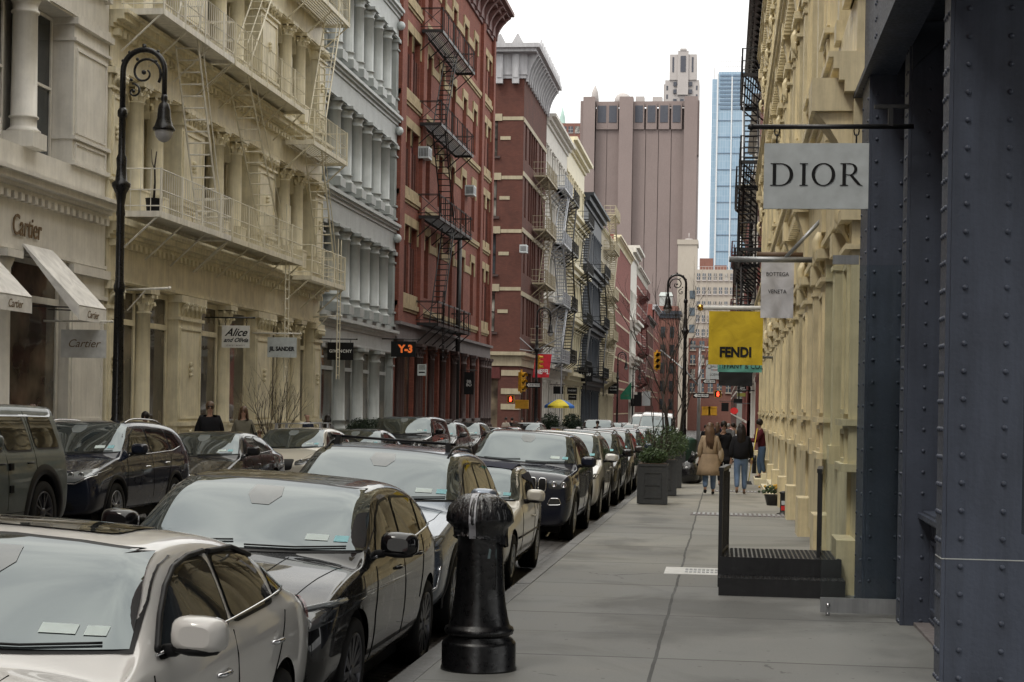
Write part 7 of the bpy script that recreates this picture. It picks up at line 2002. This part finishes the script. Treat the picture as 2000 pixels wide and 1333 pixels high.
for i, (px, Y, c, lb) in enumerate(((988, 107, 'cloth_cream', 'person in a cream top crossing the side street on the left'), (1000, 110, 'cloth_black', 'person in black crossing the side street on the left'), (1020, 119, 'cloth_navy', 'person in navy at the far left corner'), (1049, 119.5, 'cloth_grey', 'person in grey near the vendor umbrella'), (1130, 150, 'cloth_black', 'person in black beyond the vendor umbrella'))):
    q = atY(px, 830, Y); person(lb, q.x, Y, leftz(Y), PI if i % 2 else 0, 1.76, c, 'cloth_black', stride=.1, detail=0)
q = atY(1167, 830, 88); person('cyclist sized figure in black standing in the road between the cars', q.x, 88, roadz(q.x, 88), 0, 1.74, 'cloth_black', 'cloth_black', 'hair_dark', stride=.05, bulk=1.15)

for i, (y0, l, w_, h_) in enumerate(((38.6, 3.0, .30, .12), (43.0, 3.2, .32, .14), (49.8, 2.2, .42, .17))):
    t = thing('doorstep', ['cream painted doorstep nearest the flower pot', 'cream painted doorstep midway between the flower pot and the sweeper', 'cream painted doorstep under the sweeper in maroon'][i], 'doorstep', (1.26, y0, gz(y0)))
    m = MB(); m.box(-w_+.1, .1, 0, l, -.05, h_); m.box(-w_*.55+.1, .1, .1, l-.1, h_+.001, h_*1.9); m.build('step', M['cream_light'], t)
# ================================================================ parked cars
def visors(root, P, place):
    for ax in 'RL':
        for w in ([(1.62, 1.0), (1.80, 1.13), (1.97, 1.23), (2.15, 1.295), (2.38, 1.325), (2.64, 1.33)], [(2.68, 1.325), (3.1, 1.315), (3.42, 1.25)]):
            pp = P.line(w, ax, .012, 10)
            if len(pp) > 2:
                m = MB(); m.tube(pp, .014, 6); place(m.build('rain_visor', M['black_plastic'], root))
def roofline(xr, y0, y1, mt='gap'):
    return None
SP = {}
SP['acura'] = sedan(L=4.5, W=1.84, H=1.44, paint='p_pearl', extra=visors, plate=0, hmat='chrome', sill=[(1.60, .985), (2.7, 1.015), (3.8, 1.06)], sillmat='chrome', wheels=(.88, 3.55),
    top=[('sunroof', [(-.42, 2.22), (.42, 2.22), (.44, 3.0), (-.44, 3.0)], 'car_side_glass')], deck=(3.9, 1.06), roof1=(3.25, 1.375), cy=0, msize=(.122, .082, .07),
    hood=[[(.60, .30), (.70, .75), (.745, 1.2)], [(.30, .25), (.40, 1.15)]])
SP['crossover'] = suv(L=4.25, W=1.83, H=1.53, belt=.98, cowl=(1.18, 1.05), roof0=(1.98, 1.49), roof1=(3.35, 1.46), deck=(3.95, 1.08), hoodz=.92, nose=.76, paint='p_black', rw=.355, rr=.72, spokes=12, rim='alloy_dark', flare=0, drl=1, hmat='p_black', plate=0,
    sill=[(1.55, 1.035), (2.6, 1.06), (3.75, 1.13)], sillmat='chrome', wheels=(.86, 3.50), headmat='lamp_dark',
    side=[[(1.58, 1.04), (2.40, 1.06), (2.40, 1.385), (2.10, 1.37), (1.85, 1.27)], [(2.48, 1.065), (3.20, 1.09), (3.20, 1.36), (2.48, 1.39)], [(3.27, 1.10), (3.62, 1.13), (3.35, 1.33), (3.27, 1.34)]], tail=[[(3.95, .85), (4.15, .85), (4.12, 1.0), (3.9, 1.04)]],
    ws=(.79, .68, 1.085, 1.45), wroof=.69, rearwin=(.58, .48, 1.1, 1.35), mirror=(1.62, 1.12), handles=(2.20, .90) and [(2.20, .92), (3.02, .96)],
    head=[[(.46, .62), (.66, .64), (.89, .76), (.91, .87), (.66, .81), (.46, .76)]], gaps=[[(1.42, .36), (1.38, .68), (1.50, .98)], [(2.44, .34), (2.44, 1.04)], [(3.06, .62), (3.28, 1.08)], [(1.42, .33), (3.0, .33)]],
    front=[('grille', [(-.36, .52), (.36, .52), (.36, .76), (-.36, .76)], 'black_plastic'), ('intake', [(-.6, .30), (.6, .30), (.5, .42), (-.5, .42)], 'black_plastic')], hood=[[(.60, .30), (.66, .7), (.74, 1.1)], [(.28, .25), (.36, 1.1)]])
SP['volvo'] = suv(L=4.1, W=1.86, H=1.62, paint='p_bluegrey', wheels=(.86, 3.35), bars=[(2.15, 'black_plastic', .62, .06)], rails=(1.85, 3.5, .60, 'black_plastic'), plate=0, rim='alloy',
    roof1=(3.5, 1.57), deck=(3.9, 1.15), side=[[(1.50, 1.11), (2.42, 1.13), (2.42, 1.47), (2.10, 1.47), (1.82, 1.38)], [(2.50, 1.135), (3.2, 1.16), (3.2, 1.45), (2.50, 1.47)], [(3.27, 1.17), (3.62, 1.22), (3.42, 1.42), (3.27, 1.43)]],
    tail=[[(3.85, .95), (4.0, .92), (3.9, 1.14), (3.78, 1.14)]], fline=[('fog_trim', [(.50, .36), (.74, .38), (.86, .48), (.88, .66)], 'chrome', .014), ('lamp_trim', [(.45, .72), (.66, .74), (.86, .80)], 'chrome', .010)])
def softtop(root, P, place):
    m = P.patch([(-.60, 2.0), (.60, 2.0), (.60, 3.0), (.54, 3.42), (-.54, 3.42), (-.60, 3.0)], 'T', .018, 8, 5); place(m.build('soft_top', plain('navy_canvas', (.012,.016,.04), .85), root, flipfix=False))
    for ax in 'RL':
        m = P.patch([(2.05, 1.25), (2.9, 1.27), (3.5, .97), (3.25, .96), (2.88, 1.16), (2.2, 1.20)], ax, .016, 5, 6)
        if m.v: place(m.build('soft_top_side', M['navy_canvas'], root, flipfix=False))
SP['e30'] = sedan(L=4.3, W=1.68, H=1.37, belt=.90, cowl=(1.45, .93), roof0=(2.0, 1.33), roofp=(2.5, 1.37), roof1=(2.95, 1.33), deck=(3.45, .97), paint='p_cream', rim='alloy', rr=.62, rw=.31, wheels=(.82, 3.38), wroof=.68, plate=0, crown=.025,
    side=[[(1.78, .945), (2.72, .95), (2.66, 1.24), (2.12, 1.25)], [(2.78, .95), (3.15, .96), (2.92, 1.20), (2.76, 1.23)]], wtrim='p_cream', ws=(.75, .665, .965, 1.305), gaps=[[(1.55, .30), (1.55, .90)], [(2.75, .30), (2.78, .93)], [(1.55, .28), (2.75, .28)]],
    handles=[(2.58, .74)], mirror=(1.86, 1.01), msize=(.11, .08, .07), extra=softtop, crease=[[(1.15, .55), (3.1, .56)]], creasemat='black_plastic', head=[[(.36, .54), (.74, .54), (.74, .66), (.36, .66)]], headmat='lamp_glass', tail=[])
def jeep_face(root, P, place):
    for i in range(7):
        x = -.48+.16*i; m = P.patch(rounded([(x-.055, .82), (x+.055, .82), (x+.055, 1.00), (x-.055, 1.00)], .3), 'F', .006, 2, 2); pr = place(m.build('grille_slot', M['black_plastic'], root, flipfix=False))
        pl = rounded([(x-.06, .81), (x+.06, .81), (x+.06, 1.01), (x-.06, 1.01)], .3); pp = P.line(pl+[pl[0]], 'F', .012, 2); MB().tube(pp, .010, 5).build('chrome_ring', M['chrome'], pr)
    for q in (1, -1):
        pl = [(q*.58, .60), (q*.80, .62), (q*.76, .72), (q*.62, .71)]; m = P.patch(rounded(pl, .25), 'F', .006, 3, 3); f = place(m.build('fog_lamp', M['lamp_dark'], root, flipfix=False))
        pp = P.line(rounded(pl, .25)+[rounded(pl, .25)[0]], 'F', .010, 2); MB().tube(pp, .010, 5).build('fog_ring', M['chrome'], f)
    pp = P.line([(-.5, .36), (-.46, .55), (.46, .55), (.5, .36), (-.5, .36)], 'F', .01); place(MB().tube(pp, .016, 6).build('intake_frame', M['alloy_dark'], root))
    h = P.hit(0, 1.065, 'F', .014)
    if h: o = text('Jeep', .15, M['white_ink'], root, (h.x, h.y-.008, h.z+.012), (PI/2-.25, 0, 0), .002, 0, 1, 'badge', .004); place(o)
SP['jeep'] = suv(L=4.8, W=1.95, H=1.74, belt=1.14, cowl=(1.35, 1.19), roof0=(2.0, 1.70), roof1=(4.1, 1.68), deck=(4.5, 1.24), hoodz=1.11, nose=1.045, wroof=.72, paint='p_navy', rw=.39, wheels=(.92, 3.84), front=[('intake', [(-.5, .36), (.5, .36), (.46, .55), (-.46, .55)], 'black_plastic')],
    side=[[(1.60, 1.19), (2.55, 1.21), (2.55, 1.57), (2.2, 1.57), (1.92, 1.47)], [(2.63, 1.215), (3.5, 1.23), (3.5, 1.56), (2.63, 1.57)], [(3.58, 1.24), (4.15, 1.28), (4.0, 1.52), (3.58, 1.55)]],
    ws=(.84, .70, 1.24, 1.66), head=[[(.58, .86), (.74, .86), (.91, .90), (.92, 1.00), (.74, 1.00), (.58, .99)]], rearwin=(.60, .52, 1.28, 1.58), mirror=(1.72, 1.27), extra=jeep_face, platez=.66, plate=0, handles=[(2.36, 1.04), (3.3, 1.06)],
    gaps=[[(1.42, .40), (1.42, 1.12)], [(2.59, .38), (2.59, 1.18)], [(3.2, .70), (3.54, 1.20)]], hood=[[(.55, .35), (.66, 1.25)]], tail=[[(4.5, 1.05), (4.68, 1.02), (4.6, 1.28), (4.44, 1.28)]], drl=0)
SP['silver_suv'] = suv(paint='p_silver', rails=(2.0, 3.9, .60, 'alloy'))
SP['black_suv'] = suv(paint='p_black', rails=(2.0, 3.9, .60, 'black_plastic'))
SP['rogue'] = suv(L=4.65, W=1.84, H=1.66, paint='p_navy', rails=(2.0, 3.7, .62, 'chrome'), hmat='chrome', sill=[(1.52, 1.105), (2.6, 1.12), (3.6, 1.15), (4.05, 1.22)], head=[[(.34, .76), (.60, .74), (.86, .86), (.89, .96), (.60, .90), (.36, .86)]], headmat='lamp_glass', plate=0, rim='alloy', rr=.66,
    fline=[('lamp_trim', [(.34, .74), (.60, .72), (.86, .84)], 'chrome', .012)])
SP['vwsedan'] = sedan(L=4.75, W=1.85, H=1.46, paint='p_darkgrey', hmat='p_black', sill=[(1.60, .985), (2.7, 1.01), (3.85, 1.06)], front=[('grille', [(-.8, .50), (.8, .50), (.8, .62), (-.8, .62)], 'black_plastic'), ('grille_bar', [(-.84, .645), (.84, .645), (.84, .668), (-.84, .668)], 'chrome'), ('intake', [(-.8, .28), (.8, .28), (.8, .42), (-.8, .42)], 'black_plastic')],
    head=[[(.50, .63), (.68, .64), (.86, .70), (.87, .76), (.66, .71), (.50, .69)]], plate=0)
SP['impreza'] = suv(L=4.45, W=1.80, H=1.52, belt=.98, cowl=(1.15, 1.02), roof0=(1.95, 1.48), roof1=(3.7, 1.44), deck=(4.15, 1.08), hoodz=.88, nose=.72, paint='p_cream', rw=.34, bars=[(2.15, 'alloy', .60, .11), (3.0, 'alloy', .58, .11)], mmat='black_plastic', hmat='p_cream',
    side=[[(1.50, 1.03), (2.42, 1.05), (2.42, 1.37), (2.10, 1.37), (1.80, 1.26)], [(2.50, 1.055), (3.3, 1.07), (3.3, 1.35), (2.50, 1.37)], [(3.38, 1.08), (3.82, 1.12), (3.58, 1.31), (3.38, 1.33)]], ws=(.77, .66, 1.06, 1.44), rearwin=(.58, .48, 1.12, 1.36),
    head=[[(.44, .66), (.64, .68), (.84, .78), (.86, .86), (.62, .80), (.44, .76)]], headmat='lamp_dark', mirror=(1.60, 1.10), handles=[(2.24, .91), (3.14, .94)], tail=[[(4.1, .88), (4.3, .86), (4.25, 1.04), (4.05, 1.06)]], plate=0)
SP['rover'] = suv(L=4.9, W=2.0, H=1.84, belt=1.20, cowl=(1.25, 1.25), roof0=(1.85, 1.80), roof1=(4.45, 1.78), deck=(4.66, 1.62), hoodz=1.15, nose=1.09, paint='p_black', rw=.40, wheels=(.9, 3.8), wroof=.80, crown=.02,
    side=[[(1.55, 1.26), (2.6, 1.27), (2.6, 1.67), (2.1, 1.67), (1.84, 1.60)], [(2.68, 1.27), (3.6, 1.28), (3.6, 1.66), (2.68, 1.67)], [(3.68, 1.285), (4.5, 1.30), (4.4, 1.64), (3.68, 1.66)]], ws=(.88, .78, 1.30, 1.76), rearwin=(.64, .58, 1.34, 1.68),
    head=[[(.50, .90), (.70, .90), (.88, .93), (.88, 1.03), (.70, 1.03), (.5, 1.02)]], mirror=(1.72, 1.33), handles=[(2.4, 1.10), (3.4, 1.11)], front=[('grille', [(-.46, .84), (.46, .84), (.46, 1.04), (-.46, 1.04)], 'black_plastic'), ('intake', [(-.7, .4), (.7, .4), (.6, .6), (-.6, .6)], 'black_plastic')], gaps=[[(1.4, .4), (1.4, 1.2)], [(2.64, .38), (2.64, 1.25)], [(3.3, .7), (3.64, 1.25)]], tail=[])
SP['grey_suv'] = suv(paint='p_grey', rails=(2.0, 3.9, .60, 'alloy'))
SP['white_suv'] = suv(L=4.9, W=1.98, H=1.86, belt=1.16, hoodz=1.12, nose=1.03, cowl=(1.25, 1.2), roof0=(1.95, 1.82), ws=(.86, .72, 1.25, 1.78), wroof=.74, paint='p_white', side=SP['jeep']['side'], mirror=(1.7, 1.3), rw=.4, wheels=(.92, 3.84))
SP['van'] = suv(L=5.6, W=2.0, H=2.4, belt=1.25, hoodz=1.12, nose=.98, cowl=(.95, 1.28), roof0=(1.75, 2.28), roofp=(3.0, 2.4), roof1=(5.2, 2.36), deck=(5.5, 1.6), wroof=.78, ws=(.84, .74, 1.36, 2.12), paint='p_white', rw=.36, wheels=(.9, 4.4), mirror=(1.4, 1.5), msize=(.1, .16, .07),
    side=[[(1.35, 1.35), (2.2, 1.36), (2.2, 1.95), (1.72, 1.95)]], gaps=[[(2.3, .4), (2.3, 2.1)]], handles=[(2.1, 1.15)], rearwin=(.7, .65, 1.5, 2.1), tail=[], flare=0)
SP['jeepw'] = suv(L=4.7, W=1.9, H=1.86, belt=1.20, belt_r=1.20, cowl=(1.55, 1.22), roof0=(1.80, 1.80), roofp=(3.0, 1.86), roof1=(4.45, 1.84), deck=(4.5, 1.78), hoodz=1.12, nose=1.02, wroof=.70, crown=.02, paint='p_sage', rw=.42, archgap=.09, flare=.13, wheels=(.75, 3.75), spokes=5, rim='alloy_dark',
    side=[[(1.85, 1.25), (2.55, 1.25), (2.55, 1.68), (2.0, 1.68)], [(2.66, 1.25), (3.45, 1.25), (3.42, 1.68), (2.66, 1.68)], [(3.60, 1.27), (4.38, 1.27), (4.32, 1.68), (3.60, 1.68)]], ws=(.70, .64, 1.30, 1.74), handles=[(2.45, 1.08), (3.30, 1.08)], mirror=(1.95, 1.36), hmat='black_plastic',
    gaps=[[(1.75, .5), (1.75, 1.8)], [(2.6, .5), (2.6, 1.75)], [(3.5, 1.0), (3.53, 1.75)], [(1.75, .46), (3.2, .46)]], tail=[], rearwin=(.6, .6, 1.3, 1.7),
    top=[('hard_top', [(-.74, 1.95), (.74, 1.95), (.74, 4.45), (-.74, 4.45)], 'p_slate')], hood=[], extra=lambda r, P, pl: [pl(MB().box(.90, .965, 2.62+dy, 2.72+dy, z, z+.09).build('hinge', M['black_plastic'], r)) for dy in (0, .0) for z in (.72, 1.0)][:2])
def put(o, x, y, side):
    dx = .3; zl = roadz(x-dx, y); zr = roadz(x+dx, y)
    o.location = (x, y, roadz(x, y)); o.rotation_euler = (math.atan(SL), -math.atan((zr-zl)/(2*dx))*1.0, 0)
def car(nm, label, spec, ymir, right=True, cat='car', detail=2, src=None, paint_=None, xo=0, group=None):
    sp = SP[spec]
    if src is None: o = make_car(nm, label, cat, sp, detail=detail)
    else:
        o = copy_tree(src); o['label'] = label
        if paint_:
            for ch in o.children:
                if ch.type == 'MESH' and ch.data.materials and ch.data.materials[0] and ch.data.materials[0].name.startswith('p_'):
                    ch.data = ch.data.copy(); ch.data.materials[0] = M[paint_]
    o['group'] = 'cars parked along the right kerb' if right else 'cars parked along the left kerb'
    if group: o['group'] = group
    x = (XK-.17-sp['W']/2 if right else XL+.17+sp['W']/2)+xo
    put(o, x, ymir+sp['L']/2-sp['mirror'][0], right); return o
c1 = car('parked_sedan', 'silver white sedan with rain visors and dark sunroof, nearest at the lower left', 'acura', 6.95, xo=.05)
c1.location.z -= .07
c2 = car('parked_crossover', 'glossy black crossover with chrome window sills behind the silver white sedan', 'crossover', 11.35)
c2.location.z -= .06; c2.location.x += .05
c3 = car('parked_crossover', 'blue grey crossover with black roof rack bars behind the bagged iron post', 'volvo', 15.75)
c4 = car('parked_convertible', 'cream white older convertible with a navy soft top', 'e30', 20.3)
c5 = car('parked_off_roader', 'dark navy off-roader with seven chrome ringed grille slots', 'jeep', 28.2)
c5.location.z -= .03
c6 = car('parked_suv', 'silver sports utility car directly behind the navy off-roader', 'silver_suv', 34.0, detail=1)
c7 = car('parked_suv', 'black sports utility car second behind the navy off-roader', 'black_suv', 39.8, detail=1)
c8 = car('parked_suv', 'dark brown sports utility car beside the nearest planter', 'black_suv', 45.4, src=c7, paint_='p_brown')
c9 = car('parked_suv', 'blue grey sports utility car with bright bonnet behind the shrubs', 'black_suv', 51, src=c7, paint_='p_blue')
c10 = car('parked_suv', 'pale grey sports utility car far along the right kerb', 'black_suv', 57, src=c6, paint_='p_grey')
c11 = car('parked_sedan', 'white sedan well beyond the planters on the right kerb', 'vwsedan', 63, src=None, detail=1); 
for ch in c11.children:
    if ch.name.startswith('body'): ch.data.materials[0] = M['p_white']
c12 = car('parked_sedan', 'slate coloured sedan in the distance by the right kerb', 'vwsedan', 69, src=c11, paint_='p_slate')
c13 = car('parked_van', 'tall white van in the distance by the right kerb', 'van', 84, cat='van', detail=1)
c14 = car('parked_suv', 'white sports utility car just before the distant white van', 'black_suv', 76, src=c6, paint_='p_white')
c15 = car('parked_suv', 'last dark sports utility car before the side street on the right', 'black_suv', 92, src=c7, paint_='p_darkgrey')
# left row
l0 = car('parked_off_roader', 'sage green boxy off-roader with black wheel flares at the left edge', 'jeepw', 19.55, False)
l1 = car('parked_crossover', 'dark navy crossover with chrome roof rails behind the sage green off-roader', 'rogue', 24.9, False)
l2 = car('parked_sedan', 'charcoal sedan with a chrome bar across its grille in the left row', 'vwsedan', 31.2, False)
l3 = car('parked_hatchback', 'cream white hatchback with roof cross bars in the left row', 'impreza', 38.1, False)
l4 = car('parked_sedan', 'low dark sedan hidden between the white hatchback and the boxy black car', 'vwsedan', 44.6, False, src=l2, paint_='p_black')
l5 = car('parked_suv', 'boxy black sports utility car in front of the brick columns', 'rover', 51.4, False, detail=1)
l6 = car('parked_suv', 'silver grey sports utility car behind the boxy black one', 'grey_suv', 57.2, False, src=c6, paint_='p_grey')
l7 = car('parked_suv', 'dark brown sports utility car in the left row behind the silver grey one', 'black_suv', 62.9, False, src=c7, paint_='p_brown')
l8 = car('parked_sedan', 'pale silver sedan in the left row before the side street', 'vwsedan', 69, False, src=c11, paint_='p_silver')
l9 = car('parked_sedan', 'red sedan almost hidden in the left row before the side street', 'vwsedan', 75.5, False, src=c11, paint_='p_red')
l10 = car('parked_suv', 'black sports utility car farthest along the left row this side of the crossing', 'black_suv', 84, False, src=c7)
for i, (px, Y, spn, lb, pt) in enumerate(((1168, 96, 'white_suv', 'white sports utility car facing the viewer in the middle of the road', None), (1195, 122, 'black_suv', 'dark sports utility car behind the white one in the road', 'p_darkgrey'), (1240, 92, 'silver_suv', 'silver car in the traffic left of the distant van', 'p_silver'), (1255, 128, 'van', 'distant white delivery van in the traffic', None), (1225, 140, 'silver_suv', 'pale car deep in the distant traffic', 'p_white'))):
    q = atY(px, 840, Y)
    if spn == 'white_suv': o = make_car('moving_suv', lb, 'car', SP['white_suv'], detail=1)
    elif spn == 'van': o = copy_tree(c13)
    else: o = copy_tree(c6 if spn == 'silver_suv' else c7)
    if pt:
        for ch in o.children:
            if ch.type == 'MESH' and ch.data.materials and ch.data.materials[0].name.startswith('p_'): ch.data = ch.data.copy(); ch.data.materials[0] = M[pt]
    o['label'] = lb; o['group'] = 'cars in the road far ahead'; put(o, q.x, Y, True)

# ================================================================ camera, light, world
sc = bpy.context.scene
cam = bpy.data.cameras.new('camera'); co = bpy.data.objects.new('camera', cam); C.objects.link(co); sc.camera = co
cam.sensor_width = 36; cam.lens = CF/2000*36; cam.clip_start = .1; cam.clip_end = 5000
cam.shift_y = (CPY-666.5)/2000
co.location = (0, 0, CH)
co.matrix_world = Matrix.Translation((0, 0, CH)) @ Matrix.Rotation(CYAW, 4, 'Z') @ Matrix.Rotation(PI/2, 4, 'X') @ Matrix.Rotation(CROLL, 4, 'Z')
SUN_EL, SUN_AZ = math.radians(52), math.radians(215)
sun = bpy.data.lights.new('sun', 'SUN'); so = bpy.data.objects.new('sun', sun); C.objects.link(so)
sun.energy = 1.7; sun.angle = math.radians(18); sun.color = (1, .96, .88)
d = Vector((-.45, -.55, 1.0)).normalized()       # direction towards the sun
so.rotation_euler = d.to_track_quat('Z', 'Y').to_euler(); so.location = (0, 0, 60)
w = bpy.data.worlds.new('World'); sc.world = w; w.use_nodes = True; nt = w.node_tree
bg = nt.nodes['Background']; sky = nt.nodes.new('ShaderNodeTexSky'); sky.sky_type = 'NISHITA'; sky.sun_disc = False
sky.sun_elevation = math.asin(d.z); sky.sun_rotation = math.atan2(d.x, d.y); sky.air_density = 1.5; sky.dust_density = 5
tc = nt.nodes.new('ShaderNodeTexCoord'); sp_ = nt.nodes.new('ShaderNodeSeparateXYZ'); nt.links.new(tc.outputs['Generated'], sp_.inputs[0])
mp = nt.nodes.new('ShaderNodeMapping'); mp.inputs['Scale'].default_value = (1, 1, 2.2); nt.links.new(tc.outputs['Generated'], mp.inputs['Vector'])
ns = nt.nodes.new('ShaderNodeTexNoise'); ns.inputs['Scale'].default_value = 2.6; ns.inputs['Detail'].default_value = 7; ns.inputs['Roughness'].default_value = .55; nt.links.new(mp.outputs['Vector'], ns.inputs['Vector'])
rp = nt.nodes.new('ShaderNodeValToRGB'); rp.color_ramp.elements[0].position = .34; rp.color_ramp.elements[0].color = (.72, .73, .75, 1); rp.color_ramp.elements[1].position = .64; rp.color_ramp.elements[1].color = (1.18, 1.17, 1.13, 1)
nt.links.new(ns.outputs['Fac'], rp.inputs['Fac'])
# overcast dome: about twice as bright overhead as at the horizon
el = nt.nodes.new('ShaderNodeValToRGB'); el.color_ramp.elements[0].position = .12; el.color_ramp.elements[0].color = (13.2, 13.2, 13.1, 1); el.color_ramp.elements[1].position = .85; el.color_ramp.elements[1].color = (21.5, 21.0, 19.9, 1)
nt.links.new(sp_.outputs['Z'], el.inputs['Fac'])
mm_ = nt.nodes.new('ShaderNodeMix'); mm_.data_type = 'RGBA'; mm_.blend_type = 'MULTIPLY'; mm_.inputs['Factor'].default_value = 1
nt.links.new(el.outputs['Color'], mm_.inputs['A']); nt.links.new(rp.outputs['Color'], mm_.inputs['B'])
mx = nt.nodes.new('ShaderNodeMix'); mx.data_type = 'RGBA'; mx.inputs['Factor'].default_value = .9
nt.links.new(sky.outputs['Color'], mx.inputs['A']); nt.links.new(mm_.outputs['Result'], mx.inputs['B']); nt.links.new(mx.outputs['Result'], bg.inputs['Color'])
bg.inputs['Strength'].default_value = .115
sc.view_settings.view_transform = 'Standard'; sc.view_settings.look = 'None'; sc.view_settings.exposure = 0
sc.cycles.max_bounces = 8; sc.cycles.use_denoising = True
